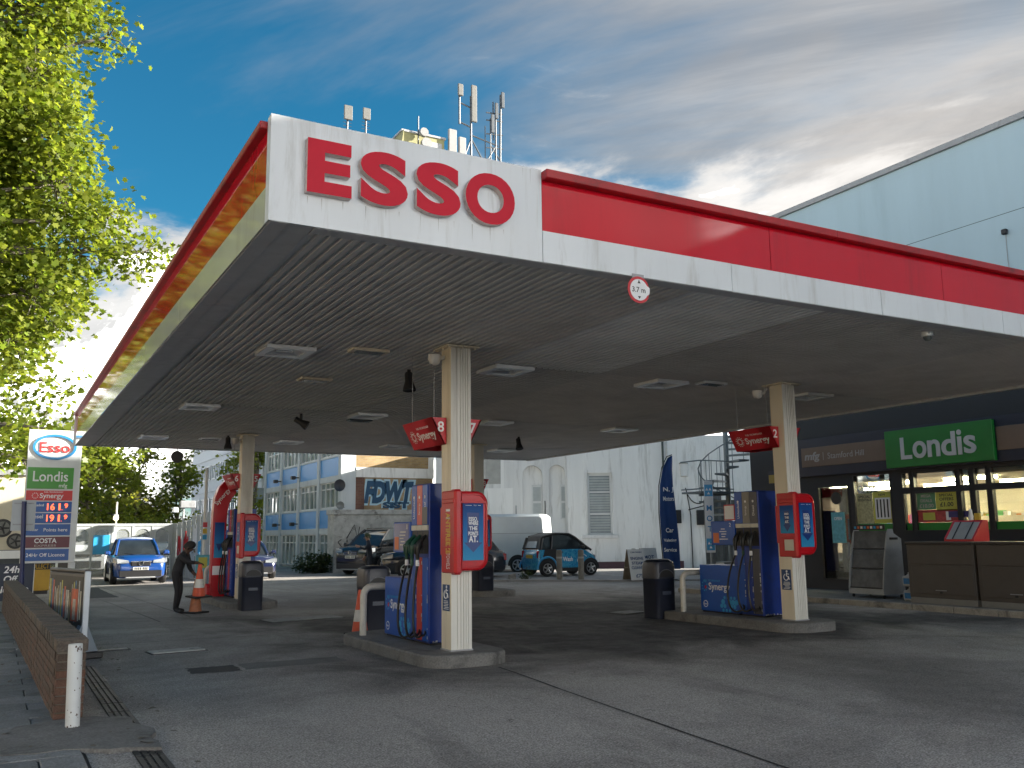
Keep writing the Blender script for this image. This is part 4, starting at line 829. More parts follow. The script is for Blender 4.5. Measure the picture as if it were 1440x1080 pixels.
# ------------------------------------------------------------------ blue panelled block with brick gable
def brickmat(name, c1, c2, mort, sc=1.0, ax='x'):
    m = bpy.data.materials.new(name); m.use_nodes = True; t = m.node_tree; b = t.nodes['Principled BSDF']; b.inputs['Roughness'].default_value = .85
    g = t.nodes.new('ShaderNodeNewGeometry'); sp_ = t.nodes.new('ShaderNodeSeparateXYZ'); cb = t.nodes.new('ShaderNodeCombineXYZ'); t.links.new(g.outputs['Position'], sp_.inputs[0]); t.links.new(sp_.outputs[0 if ax == 'x' else 1], cb.inputs[0]); t.links.new(sp_.outputs[2], cb.inputs[1])
    bt = t.nodes.new('ShaderNodeTexBrick'); t.links.new(cb.outputs[0], bt.inputs[0]); bt.inputs['Scale'].default_value = 1/sc; bt.inputs['Brick Width'].default_value = .225; bt.inputs['Row Height'].default_value = .075; bt.inputs['Mortar Size'].default_value = .008
    bt.inputs['Color1'].default_value = (*c1, 1); bt.inputs['Color2'].default_value = (*c2, 1); bt.inputs['Mortar'].default_value = (*mort, 1)
    n = t.nodes.new('ShaderNodeTexNoise'); n.inputs['Scale'].default_value = 1.4; n.inputs['Detail'].default_value = 7; t.links.new(g.outputs['Position'], n.inputs[0]); mr = t.nodes.new('ShaderNodeMapRange'); mr.inputs[1].default_value = .3; mr.inputs[2].default_value = .7; mr.inputs[3].default_value = .7; mr.inputs[4].default_value = 1.25; t.links.new(n.outputs[0], mr.inputs[0])
    hs = t.nodes.new('ShaderNodeHueSaturation'); t.links.new(mr.outputs[0], hs.inputs['Value']); t.links.new(bt.outputs[0], hs.inputs['Color']); t.links.new(hs.outputs[0], b.inputs[0]); return m
m_by = brickmat('brick_yellow', (.36, .25, .115), (.29, .19, .08), (.28, .24, .18)); m_bb = brickmat('brick_brown', (.44, .31, .17), (.34, .23, .12), (.34, .29, .22)); m_brd = brickmat('brick_red', (.20, .09, .06), (.16, .07, .05), (.16, .13, .11))
m_bpan = M('panel_blue', (.06, .30, .68), .45, var=.06, scale=1); m_cw = M('block_white', (.56, .60, .62), .7, var=.08, dirt=(.34, .36, .37), dirt_amt=.5, dscale=1.6, streak=True); m_bgl = glass('block_glass', (.75, .82, .80), .03, .22) if 0 else M('block_glass', (.20, .25, .25), .06, var=.35, scale=1.1, coat=.6)
bl = thing('blue_panelled_block', 'office block with blue spandrel panels, white columns and a brick gable', 'building')
BX, BY = 12.2, 34.0; bay = 3.45; NB = 4
MB().box(BX+.12, 16.75, BY+.12, BY+bay*NB, 0, 7.75).build('core', m_cw, bl)
for i in range(NB+1): MB().box(BX-.10, BX+.12, BY+bay*i-(.17 if i else 0), BY+bay*i+(.17 if i else .34), 0, 7.85).build('column', m_cw, bl)
for f in range(3):
    z = 2.45*f
    for i in range(NB):
        a, b = BY+bay*i+(.175 if i else .345), BY+bay*(i+1)-.175
        MB().box(BX-.02, BX+.10, a, b, z+1.98, z+2.84).build('blue_panel', m_bpan, bl); MB().box(BX-.06, BX+.11, a, b, z+1.70, z+1.975).build('lintel_band', m_cw, bl); MB().box(BX-.05, BX+.11, a, b, z+2.845, z+2.92).build('sill_band', m_cw, bl)
        z0, z1 = (z+.12 if f == 0 else z+.475), z+1.70
        fr = MB(); n = 4
        for k in range(n+1): y = a+(b-a-.06)*k/n; fr.box(BX+.0, BX+.06, y, y+.06, z0, z1)
        for zz in (z0, z0+(z1-z0)*.72, z1-.05): 
            for k in range(n): fr.box(BX+.005, BX+.055, a+(b-a-.06)*k/n+.06, a+(b-a-.06)*(k+1)/n, zz, zz+.05)
        w = fr.build('window', m_wf, bl); 
        for k in range(n): MB().box(BX+.06, BX+.066, a+(b-a-.06)*k/n+.06, a+(b-a-.06)*(k+1)/n, z0, z1).build('pane', m_bgl, w)
MB().box(BX+.14, 16.75, BY-.02, BY+.11, 0, 7.85).build('gable_base', m_bb, bl)
MB().box(BX-.10, BX+.62, BY-.06, BY-.002, 2.5, 7.85).build('corner_pier', m_cw, bl); MB().box(BX+.63, BX+1.05, BY-.05, BY-.021, 0, 4.30).build('red_brick_pier', m_brd, bl)
MB().box(BX+.63, 16.5, BY-.045, BY-.021, 4.78, 7.8).build('yellow_brickwork', m_by, bl); MB().box(BX+.63, 16.78, BY-.09, BY-.021, 4.31, 4.775).build('concrete_band', m_wr, bl); MB().box(16.5, 16.78, BY-.07, BY-.021, 4.78, 7.85).build('end_pier', m_wr, bl)
m_gd = M('graffiti_navy', (.012, .07, .15), .6, var=.15); m_gl = M('graffiti_pale', (.42, .62, .74), .6, var=.1)
for off, m, d in ((.13, m_gl, .004), (.065, m_gd, .009)):
    g = MB(); text(g, 'FDWT', (14.5, BY-.0215, 3.62), XP, ZP, w=2.36 if m is m_gd else 2.56, h=1.06 if m is m_gd else 1.24, d=d, off=off, slant=.15); text(g, 'SIST', (14.85, BY-.0215, 3.02), XP, ZP, w=1.35 if m is m_gd else 1.5, h=.30 if m is m_gd else .42, d=d-.001, off=off); g.build('graffiti', m, bl, kind='stuff')
m_dish = M('dish_grey', (.22, .23, .23), .5, var=.1); m_dishd = M('dish_dark', (.03, .035, .05), .5, var=.1)
def dish(x, y, z, r, m, label):
    t = thing('satellite_dish', label, 'satellite dish', (x, y, z), R(-40), 'satellite dishes'); MB().lathe([(r, -.10), (r*.7, -.05), (r*.35, -.012), (.01, 0)], 18, ax='y', cap=False).build('reflector', m, t, smooth=True); MB().tube([(0, .0, 0), (.05, .28, -.08)], .025, 6).build('arm', m, t); MB().tube([(0, -.1, -r), (0, -r*1.1, -.1)], .012, 5).build('feed', m, t)
dish(12.0, 33.7, 3.9, .28, m_dishd, 'large dark satellite dish on the corner of the blue block'); dish(12.05, 33.7, 2.98, .19, m_dish, 'small grey satellite dish on the corner of the blue block')
for i, (y, z, lb) in enumerate(((44.2, 4.66, 'black floodlight on the blue block between the two far upper panels'), (40.75, 4.66, 'black floodlight on the blue block between the middle upper panels'), (44.2, 2.25, 'black floodlight low on the blue block by the far bays'), (40.75, 2.25, 'black floodlight low on the blue block in the middle'))):
    t = thing('wall_floodlight', lb, 'floodlight', (BX-.10, y, z), 0, 'floodlights on the blue block'); MB().box(-.22, 0, -.03, .03, -.03, .03).build('arm', m_blk, t); MB().rbox(-.42, -.2, -.13, .13, -.10, .08, .02).build('head', m_blk, t)
# crumbling garage wall in front of the gable
m_crum = M('crumbling_whitewash', (.46, .46, .44), .9, var=.3, scale=2.2, bump=.4, bscale=14, dirt=(.10, .09, .08), dirt_amt=.85, dscale=2.6)
ga = thing('derelict_garage', 'low crumbling whitewashed garage with scrawled graffiti beside the blue block', 'garage', (11.5, 33.0, 0)); v, f = plate(rect(0, 5.2, 0, 2.55), [rect(1.55, 4.6, 0, 1.95)], .9); MB().add([(a, c, b) for a, b, c in v], f).build('front_wall', m_crum, ga)
MB().rbox(-.08, 5.28, -.08, .9, 2.55, 2.78, .02).build('coping', m_crum, ga); MB().box(1.5, 4.7, .6, .8, 0, 2.0).build('inner_wall', m_brd, ga); MB().box(2.5, 4.5, .4, .58, 1.62, 1.78).build('lintel', M('timber_brown', (.16, .10, .06), .7), ga)
g = MB(); 
for k, pts in enumerate(([(.35, 1.45), (.2, 1.35), (.3, 1.2), (.4, 1.1), (.2, 1.0)], [(.5, 1.0), (.62, 1.45), (.72, 1.0), (.66, 1.2), (.55, 1.2)], [(.85, 1.0), (.85, 1.45), (1.05, 1.3), (.86, 1.2), (1.1, 1.25)], [(.6, 1.5), (.95, 2.1), (1.1, 1.5), (1.2, 2.0)])): MB().tube([(a, -.012, b) for a, b in pts], .02, 4).build('scrawl', m_blk, ga)

# ------------------------------------------------------------------ towers
m_tw = M('tower_white', (.60, .64, .66), .7, var=.05); m_tg = M('tower_glass', (.26, .32, .35), .15, var=.25, scale=.8)
tw = thing('white_tower_block', 'distant white tower block behind the left trees', 'tower block'); MB().box(14, 26, 56, 82, 0, 23).build('walls', m_tw, tw)
wm = MB(); wm.box(-.03, .0, 0, 1.5, 0, 1.25); wm = wm.mesh('window', m_tg); wfm = MB()
for a, b, c, d in ((0, 1.5, 0, .1), (0, 1.5, 1.15, 1.25), (0, .1, .1, 1.15), (1.4, 1.5, .1, 1.15), (.7, .8, .1, 1.15)): wfm.box(-.08, -.031, a, b, c, d)
wfm = wfm.mesh('window_frame', m_wf)
for fl in range(8):
    for k in range(12):
        o = link('window', wm, tw, (13.995, 56.6+2.1*k, .9+2.75*fl)); link('window_frame', wfm, o)
    MB().box(13.93, 13.998, 56, 82, 2.65+2.75*fl, 2.75+2.75*fl).build('floor_band', m_tw, tw)
for fl in range(8):
    for k in range(5): o = link('window', wm, tw, (15+2.2*k, 55.995, .9+2.75*fl)); o.rotation_euler = (0, 0, R(90))
at = thing('antenna_tower_block', 'tall block behind the canopy, only its roof plant showing', 'tower block'); MB().box(16.5, 33, 50, 64, 0, 27.9).build('walls', m_cw, at); MB().box(16.4, 33.1, 49.9, 64.1, 27.9, 28.1).build('parapet', m_trim, at)
for fl in range(9):
    for k in range(7): o = link('window', wm, at, (18.9+2.1*k, 49.97, .9+2.9*fl)); o.rotation_euler = (0, 0, R(90))
m_ochre = M('plant_ochre', (.26, .25, .12), .7, var=.1)
MB().box(21.9, 25.2, 50.8, 54.5, 28.1, 30.25).build('plant_room', m_ochre, at); mb = MB(); mb.loft([[(21.5, 50.5, 28.1), (21.9, 50.5, 28.1), (21.9, 54, 28.1), (21.5, 54, 28.1)], [(21.85, 50.6, 30.2), (21.9, 50.5, 30.3), (21.9, 54, 30.3), (21.85, 54, 30.2)]]); mb.build('plant_louvre', m_ochre, at); MB().box(21.8, 25.3, 50.7, 54.6, 30.25, 30.4).build('plant_roof', m_trim, at)
MB().box(23.6, 25.0, 50.78, 50.798, 29.2, 29.9).build('plant_door', m_trim, at)
m_ant = M('antenna_grey', (.13, .13, .12), .5, var=.1); m_antw = M('antenna_white', (.24, .24, .235), .5, var=.06); m_stl = M('antenna_steel', (.08, .09, .10), .45, var=.1, metal=.3)
def mast(name, x, z0, z1, pw, ph, lab, base=True, white=False):
    t = thing(name, lab, 'antenna', (x, 50.6, 28.1), 0, 'rooftop antennas'); h = z1-28.1
    if base: MB().rbox(-.22, .22, -.2, .2, 0, z0-28.1+.5, .03).build('cabinet', m_antw, t)
    MB().tube([(0, 0, 0), (0, 0, h)], .07, 8).build('pole', m_stl, t); MB().rbox(-pw, pw, -.22, -.06, h-ph, h, .03).build('antenna_panel', m_antw if white else m_ant, t)
    for q in range(3): MB().tube([(-.3, 0, h-ph-.15-.25*q), (.3, 0, h-ph-.15-.25*q)], .02, 5).build('rung', m_stl, t)
mast('phone_antenna', 17.72, 28.6, 31.1, .30, 1.05, 'left of the two small rooftop phone antennas above the canopy'); mast('phone_antenna', 19.06, 28.7, 31.2, .27, .85, 'right of the two small rooftop phone antennas above the canopy')
t = thing('dish_mast', 'thin rooftop mast with two round dishes by the ochre plant room', 'antenna', (23.0, 50.5, 28.1), 0, 'rooftop antennas'); MB().tube([(0, 0, 0), (0, 0, 3.4)], .05, 6).build('pole', m_stl, t)
for a, z, r in ((.35, 2.15, .32), (.55, 1.35, .40)): MB().lathe([(r, -.3), (r, 0), (r*.6, .08)], 16, (a, -.05, z), ax='y').build('dish', m_antw, t)
for (x, z1, w) in ((25.75, 31.1, .32), (26.55, 30.65, .28)):
    t = thing('panel_antenna', '%s white flat rooftop antenna panel right of the ochre plant room' % ('taller' if w > .3 else 'shorter'), 'antenna', (x, 50.6, 28.1), 0, 'rooftop antennas'); MB().rbox(-w, w, -.15, .1, .4, z1-28.1, .04).build('panel', m_antw, t); MB().tube([(0, .15, 0), (0, .15, 2)], .05, 6).build('pole', m_stl, t)
t = thing('lattice_antenna', 'tall rooftop antenna mast with two grey panels and braced arms', 'antenna', (27.3, 50.6, 28.1), 0, 'rooftop antennas')
for a, b in (((0, 0, 0), (0, 0, 6.0)), ((-.95, 0, 3.6), (-.95, 0, 6.5))): MB().tube([a, b], .08, 8).build('pole', m_stl, t)
for z in (3.75, 5.3): MB().tube([(-.95, 0, z), (.1, 0, z-.25)], .06, 6).build('arm', m_stl, t)
MB().rbox(-.05, .42, -.25, -.08, 3.9, 6.85, .05).build('antenna_panel', m_ant, t); MB().rbox(-1.15, -.72, -.25, -.08, 5.75, 6.7, .05).build('antenna_panel', m_ant, t)
for a, b in (((-.9, 0, .1), (0, 0, 2.6)), ((1.6, 0, .1), (.05, 0, 2.6)), ((.1, 0, 2.9), (2.3, 0, 2.5))): MB().tube([a, b], .055, 6).build('brace', m_stl, t)
t = thing('lattice_antenna', 'rightmost rooftop antenna mast, a dense cluster of poles', 'antenna', (29.4, 50.6, 28.1), 0, 'rooftop antennas')
for a, b, r in (((0, 0, 0), (0, 0, 5.4), .07), ((-.45, 0, .2), (-.45, 0, 4.6), .05), ((.35, 0, 0), (.45, 0, 6.7), .08), ((-.8, .2, 1), (-.8, .2, 4), .04), ((-.1, .2, 3), (-.1, .2, 6.1), .05)): MB().tube([a, b], r, 6).build('pole', m_stl, t)
for z in (2.2, 3.3, 4.4, 5.0): MB().tube([(-.8, 0, z), (.6, 0, z+.15)], .05, 6).build('arm', m_stl, t)
for (a, z0, z1) in ((.45, 5.6, 6.9), (-.45, 3.4, 4.9), (-.1, 4.6, 5.9)): MB().rbox(a-.02, a+.26, -.2, -.07, z0, z1, .04).build('antenna_panel', m_stl, t)
for a, b in (((-1.4, 0, 0), (-.05, 0, 2.4)), ((.4, 0, 1.3), (-.4, 0, 2.4))): MB().tube([a, b], .055, 6).build('brace', m_stl, t)
# ------------------------------------------------------------------ low brick wall along the pavement
m_br = [M('wall_brick_%d' % i, c, .85, var=.25, scale=9, bump=.35, bscale=70, dirt=(.05, .045, .04), dirt_amt=.6, dscale=5, fine=.25) for i, c in enumerate(((.135, .07, .048), (.115, .066, .048), (.095, .066, .05), (.11, .07, .05)))]
m_brt = [M('wall_coping_%d' % i, c, .9, var=.3, scale=8, bump=.4, bscale=60, dirt=(.045, .045, .04), dirt_amt=.7, dscale=5, fine=.3) for i, c in enumerate(((.115, .095, .078), (.14, .11, .085), (.09, .082, .07)))]
m_mort = M('wall_mortar', (.16, .145, .12), .95, var=.25, scale=6, bump=.4, bscale=50, dirt=(.07, .075, .05), dirt_amt=.7, dscale=3)
ang = math.atan2(-.30, 14.6); wl = thing('brick_wall', 'low weathered brick wall with brick coping between pavement and forecourt', 'wall', (-1.17, 2.40, 0)); wl.rotation_euler = (0, 0, R(1.15))
WLEN = 14.5
MB().box(.012, .235, .012, WLEN, 0, .60).build('mortar_core', m_mort, wl)
sb = {}
for k in range(4):
    sb['s', k] = MB().rbox(0, .10, 0, .213, 0, .063, .004).mesh('brick', m_br[k]); sb['h', k] = MB().rbox(0, .102, 0, .213, 0, .063, .004).mesh('brick', m_br[k])
    sb['e', k] = MB().rbox(0, .1185, 0, .10, 0, .063, .004).mesh('brick', m_br[k])
for k in range(3): sb['c', k] = MB().rbox(0, .262, 0, .066, 0, .105, .006).mesh('coping_brick', m_brt[k])
nb = 0; far = MB(); farc = MB()
for r in range(8):
    z = .004+.0735*r; y = .0 if r % 2 == 0 else -.1125; i = 0
    while y < WLEN-.2:
        if y >= -.01:
            if y < 5.2 and nb < 205: o = link('brick', sb['s', random.randrange(2, 4) if random.random() < .6 else random.randrange(4)], wl, (random.uniform(-.004, .002), y+.103+random.uniform(-.002, .002), z)); nb += 1
            else: far.box(random.uniform(-.004, .002), .10, y+.103, y+.316, z, z+.063)
        y += .225; i += 1
    # end face
    for q, x in enumerate((.0, .1225)): link('brick', sb['e', random.randrange(2) if r < 6 else 2], wl, (x+random.uniform(-.001, .001), random.uniform(-.003, .002), z+random.uniform(-.001, .001)))
    for yy in np.arange(.12, 2.2, .225): 
        if nb < 270 and r > 2: link('brick', sb['s', random.randrange(4)], wl, (.145, yy+(.11 if r % 2 else 0), z)); nb += 1
for i in range(int(WLEN/.0755)):
    y = i*.0755-.006
    if i < 95: o = link('coping_brick', sb['c', random.randrange(3)], wl, (-.008+random.uniform(-.006, .006), y, .602+random.uniform(-.005, .004))); o.rotation_euler = (random.uniform(-.02, .02), 0, random.uniform(-.02, .02))
    else: farc.box(-.008, .254, y, y+.066, .602, .705)
far.build('far_bricks', m_br[2], wl, kind='stuff'); farc.build('far_coping', m_brt[0], wl, kind='stuff')
m_wpost = M('post_white', (.62, .65, .66), .5, var=.05, dirt=(.16, .08, .05), dirt_amt=.0)
t = thing('white_bollard', 'white painted steel bollard with rust spots at the end of the brick wall', 'bollard', (-1.045, 1.92, 0)); t.rotation_euler = (R(-.6), R(-1.2), 0)
MB().lathe([(.058, 0), (.058, .70), (.055, .712), (.05, .712)], 22).build('post', m_wpost, t, smooth=True)
m_rust = M('rust', (.07, .035, .025), .9, var=.4, scale=30)
for i in range(34):
    a = random.uniform(-2.6, -.3); z = random.choice((random.uniform(.0, .05), random.uniform(.1, .2), random.uniform(.65, .70), random.uniform(.25, .6))); s_ = random.uniform(.003, .010); r = .0585
    mb = MB(); k = 7; P = [Vector((r*math.cos(a+s_/r*math.cos(2*math.pi*j/k)*random.uniform(.5, 1.2)), r*math.sin(a+s_/r*math.cos(2*math.pi*j/k)), z+s_*1.3*math.sin(2*math.pi*j/k)*random.uniform(.6, 1.3))) for j in range(k)]
    mb.add(P, [tuple(range(k))]); mb.build('rust_spot', m_rust, t)
mb = MB()
for j in range(26): a0 = 2*math.pi*j/26; a1 = 2*math.pi*(j+1)/26; h0 = .012+.03*abs(math.sin(j*1.7)); mb.add([(.0592*math.cos(a0), .0592*math.sin(a0), 0), (.0592*math.cos(a1), .0592*math.sin(a1), 0), (.0592*math.cos(a1), .0592*math.sin(a1), h0*.7), (.0592*math.cos(a0), .0592*math.sin(a0), h0)], [(0, 1, 2, 3)])
mb.build('rust_foot', m_rust, t)
# drain channel
m_iron = M('cast_iron', (.05, .05, .053), .6, var=.2, metal=.4); dr = thing('drain_channel', 'narrow slotted drain channel running past the end of the brick wall', 'drain', (-.71, -5, 0))
MB().box(0, .20, 0, 11.2, -.01, .0035).build('channel', m_joint, dr); gm = MB()
for a, b in ((.004, .04), (.058, .092), (.108, .142), (.16, .196)): gm.box(a, b, .004, .496, .0, .011)
for k in range(4): gm.box(.004, .196, .06+.12*k, .074+.12*k, .0, .0095)
gm = gm.mesh('grating', m_iron)
for i in range(22): link('grating', gm, dr, (0, .505*i, random.uniform(-.002, .002)))
# covers
m_cov = M('cover_pale', (.42, .42, .40), .7, var=.15, dirt=(.2, .2, .19), dirt_amt=.6, dscale=5); m_cov2 = M('cover_grey', (.20, .21, .21), .6, var=.2, dirt=(.08, .08, .08), dirt_amt=.7, dscale=4)
for (x, y, w, d, m, rz, lb) in ((.66, 7.18, .36, .17, m_cov, .12, 'pale rectangular access cover on the forecourt right of the poster stand'), (3.35, 11.1, .40, .32, m_cov2, .1, 'left of two grey access covers near the far left pump'), (4.1, 11.25, .32, .30, m_cov2, .1, 'right of two grey access covers near the far left pump'), (9.6, 8.5, .32, .25, m_cov2, .2, 'worn pale access cover on the ground between the two rows of pumps'), (-.25, 7.9, .34, .09, m_cov2, .05, 'narrow metal grating on the ground behind the poster stand')):
    t = thing('access_cover', lb, 'cover', (x, y, 0), rz, 'ground access covers'); MB().rbox(-w, w, -d, d, .0, .02, .006).build('plate', m, t); MB().box(-w-.03, w+.03, -d-.03, d+.03, .0, .006).build('frame', m_joint, t)
    for a in (-.6, .6): MB().box(a*w-.03, a*w+.03, -.012, .012, .0, .0215).build('key_slot', m_joint, t)
# ------------------------------------------------------------------ poster stand behind the wall
t = thing('poster_stand', 'dirty peeling poster board on a grey foot behind the brick wall', 'poster stand', (-.58, 7.0, 0)); t.rotation_euler = (0, 0, math.atan2(.36, 1.62)); m_pframe = M('poster_frame', (.085, .08, .075), .45, var=.15, dirt=(.12, .12, .11), dirt_amt=.6)
m_pdirt = M('poster_weathered', (.07, .065, .055), .6, var=.5, scale=5, dirt=(.03, .03, .03), dirt_amt=.9, dscale=2.2)
MB().rbox(-.03, .03, 0, 1.62, .30, 1.14, .02).build('board', m_pframe, t); MB().box(-.036, -.031, .06, 1.57, .34, 1.09).build('weathered_poster', m_pdirt, t); MB().rbox(-.04, .04, -.01, 1.63, 1.14, 1.19, .015).build('top_rail', m_pframe, t); MB().rbox(-.04, .045, -.025, -.002, .25, 1.17, .01).build('edge_rail', M('rail_metal', (.42, .46, .50), .3, var=.1, metal=.4), t)
cols = [(.55, .52, .42), (.45, .46, .44), (.5, .15, .10), (.12, .22, .35), (.45, .42, .12), (.38, .40, .38), (.3, .24, .14)]
for i in range(19):
    y = .09+.078*i; w = random.uniform(.03, .066); z0 = random.uniform(.42, .55); z1 = random.uniform(.86, 1.04); c = cols[random.randrange(7)]
    MB().box(-.039, -.0365, y, y+w, z0, z1).build('peeling_strip', M('strip_%d' % (i % 7), cols[i % 7], .6, var=.45, scale=14), t)
MB().box(-.0415, -.0395, .22, .50, .48, .92).build('orange_print', M('strip_orange', (.50, .12, .06), .6, var=.4, scale=9), t); MB().box(-.043, -.042, .30, .42, .50, .78).build('pale_print', M('strip_pale', (.42, .40, .34), .6, var=.5, scale=12), t)
for y in (-.02, 1.45): MB().prism([(a, b) for a, b in [(.06, -.21), (.06, .21), (.42, .05), (.42, -.05)]], y, y+.16, 'y').build('foot', m_pframe, t) if 0 else MB().prism([(.09, -.19), (.09, .19), (.44, .045), (.44, -.045)], y, y+.16, 'y').build('foot', M('foot_bluegrey', (.16, .20, .24), .5, var=.1), t); MB().rbox(-.24, .24, y-.06, y+.2, 0, .095, .015).build('rubber_base', m_blk, t)
# ------------------------------------------------------------------ price pylon
m_pyw = M('pylon_white', (.66, .69, .70), .4, var=.04, dirt=(.5, .52, .52), dirt_amt=.4, streak=True); m_pyb = M('pylon_blue', (.006, .085, .34), .4, var=.04); m_pyr = M('pylon_red', (.58, .02, .02), .4, var=.04); m_pygn = M('pylon_green', (.045, .28, .02), .4, var=.04); m_pym = M('pylon_maroon', (.11, .008, .022), .4, var=.05)
m_led = M('led_red', (1, .10, .03), .5, var=0, emit=.55); m_ring = M('oval_blue', (.02, .22, .50), .35, var=.04); m_ored = M('oval_red', (.62, .03, .03), .35, var=.03)
py_ = thing('price_pylon', 'tall fuel price sign with blue, green and red panels beside the trees', 'price sign', (-1.04, 23.0, 0))
MB().rbox(0, 1.42, .0, .30, .93, 4.78, .01).build('housing', m_pyw, py_); MB().box(1.26, 1.44, .06, .24, 0, .93).build('post', m_pyw, py_); MB().box(.2, .4, .08, .22, 0, .93).build('post', m_pyw, py_)
def pan(z0, z1, m, name='panel'): return MB().rbox(.035, 1.245, -.022, -.001, z0, z1, .004).build(name, m, py_)
X0 = 1.0
v, f = plate(arc(.70, 4.28, .58, .375, 0, 360, 48)[:-1], [arc(.70, 4.28, .51, .305, 0, 360, 48)[:-1]], .04); MB().add([(a, -.002-c, b) for a, b, c in v], f).build('oval_ring', m_ring, py_)
g = MB(); text(g, 'Esso', (.70, -.002, 4.27), XP, ZP, w=.80, h=.30, d=.02, off=.006); g.build('oval_lettering', m_ored, py_)
def ptext(s, x, z, m, par, w=None, h=None, al='c', off=.01): g = MB(); text(g, s, (x, -.0225, z), XP, ZP, w=w, h=h, d=.004, off=off, align=al); return g.build('lettering', m, par)
p = pan(3.06, 3.68, m_pygn); ptext('Londis', .64, 3.42, m_pw, p, w=.92, h=.30, off=.012); ptext('mfg', .98, 3.14, m_pw, p, w=.22)
p = pan(2.72, 3.01, m_pyr); ptext('Synergy', .70, 2.84, m_pw, p, w=.62, h=.19, off=.015); ptext('FUEL TECHNOLOGY', .75, 2.965, m_pw, p, w=.5)
for kk in range(10): MB().lathe([(.014, -.004), (.014, 0)], 6, (.27+.075*math.cos(.628*kk), -.0225, 2.86+.075*math.sin(.628*kk)), ax='y').build('sun_dot', m_pw, p)
for z0, z1, s, nm in ((2.39, 2.69, '161', 'Unleaded'), (2.07, 2.36, '191', 'Diesel')):
    p = pan(z0, z1, m_pyb); zc = (z0+z1)/2; ptext(s[:2], .70, zc, m_led, p, w=.20, h=.19); ptext('1', .925, zc, m_led, p, w=.05, h=.19); ptext('.', .995, zc-.085, m_led, p, w=.02, h=.02); ptext('9', 1.10, zc+.03, m_led, p, w=.085, h=.13); ptext(nm, .32, zc+.05, m_pw, p, w=.38); ptext('Price', .2, zc-.07, m_pw, p, w=.16)
p = pan(1.72, 2.04, m_pyb); ptext('Points here', .86, 1.88, m_pw, p, w=.62); ptext('nectar', .28, 1.88, m_pw, p, w=.26)
p = pan(1.37, 1.68, m_pym); ptext('COSTA', .62, 1.57, m_pw, p, w=.58, h=.14, off=.02); ptext('EXPRESS', .62, 1.43, m_lgrey, p, w=.56, h=.06)
p = pan(1.0, 1.33, m_pyb); ptext('24Hr Off Licence', .64, 1.165, m_pw, p, w=1.0)
# road sign seen from behind
t = thing('road_sign', 'grey back of a road sign on a navy pole behind the brick wall', 'road sign', (-1.06, 16.0, 0)); m_pole = M('pole_navy', (.012, .022, .10), .4, var=.1); m_plate = M('plate_grey', (.42, .46, .48), .5, var=.06)
MB().tube([(-.05, 0, 0), (-.14, 0, 2.44)], .05, 10).build('pole', m_pole, t, smooth=True); MB().rbox(-.37, .10, -.075, -.06 if 0 else -.068, 1.80, 2.47, .003).build('plate', m_plate, t).location = (0, .14, 0)
for z in (1.92, 2.38): MB().box(-.33, .06, .055, .068, z, z+.03).build('bracket', m_trim, t)
# banner
t = thing('licence_banner', 'navy banner with white off licence lettering behind the brick wall', 'banner', (-1.75, 19.2, 0)); m_ban = M('banner_navy', (.008, .018, .045), .5, var=.1)
MB().rbox(0, .95, 0, .03, .12, 1.02, .008).build('board', m_ban, t)
for x in (.06, .86): MB().box(x, x+.04, .031, .07, 0, 1.0).build('leg', m_blk, t)
for s, z, x, w in (('24hr', .88, .52, .44), ('Off', .65, .45, .30), ('Licence', .40, .50, .72)): g = MB(); text(g, s, (x, -.0005, z), XP, ZP, w=w, d=.003, off=.02, slant=.15); g.build('lettering', m_pw, t)
# yellow container
t = thing('yellow_container', 'yellow collection container with a black lettered band behind the price sign', 'container', (-.80, 24.2, 0)); m_yc = M('container_yellow', (.50, .30, .02), .5, var=.1, dirt=(.3, .18, .03), dirt_amt=.5)
MB().rbox(0, .62, 0, .8, .10, .98, .02).build('body', m_yc, t); MB().box(.04, .58, .05, .75, 0, .10).build('base', m_blk, t); MB().box(.01, .61, -.006, -.001, .72, .92).build('band', m_blk, t); g = MB(); text(g, 'COLLECT', (.31, -.0065, .82), XP, ZP, w=.54, h=.15, d=.003, off=.02); g.build('lettering', m_yc, t)
# tyre shop
t = thing('tyre_shop', 'cream tyre shop with big wheel emblems at the far left edge', 'building', (-6.5, 42, 0)); m_ts = M('tyre_cream', (.58, .52, .40), .7, var=.05)
MB().box(0, 6.0, 0, 6, 1.15, 4.6).build('upper_wall', m_ts, t); MB().box(0, 6.0, .05, 6, 0, 1.15).build('lower_wall', M('tyre_dark', (.05, .06, .07), .6, var=.2), t); MB().box(-.1, 6.1, -.15, 6.1, 4.6, 4.85).build('coping', m_trim, t); MB().box(0, 6.0, -.02, -.001, .75, 1.12).build('white_strip', m_pw, t)
for x, z, r in ((5.1, 2.15, .42), (5.66, 1.6 if 0 else 1.55, .36), (3.9, 2.15, .42), (2.7, 2.15, .42)):
    w = MB().lathe([(r, -.06), (r, 0)], 24, (x, -.002, z), ax='y').build('wheel_emblem', m_blk, t); MB().lathe([(r*.72, -.02), (r*.72, 0)], 20, (x, -.062, z), ax='y').build('emblem_rim', m_ant, w)
    for k in range(5): a = 2*math.pi*k/5; MB().tube([(x, -.09, z), (x+r*.66*math.cos(a), -.09, z+r*.66*math.sin(a))], .035, 5).build('emblem_spoke', m_blk, w)
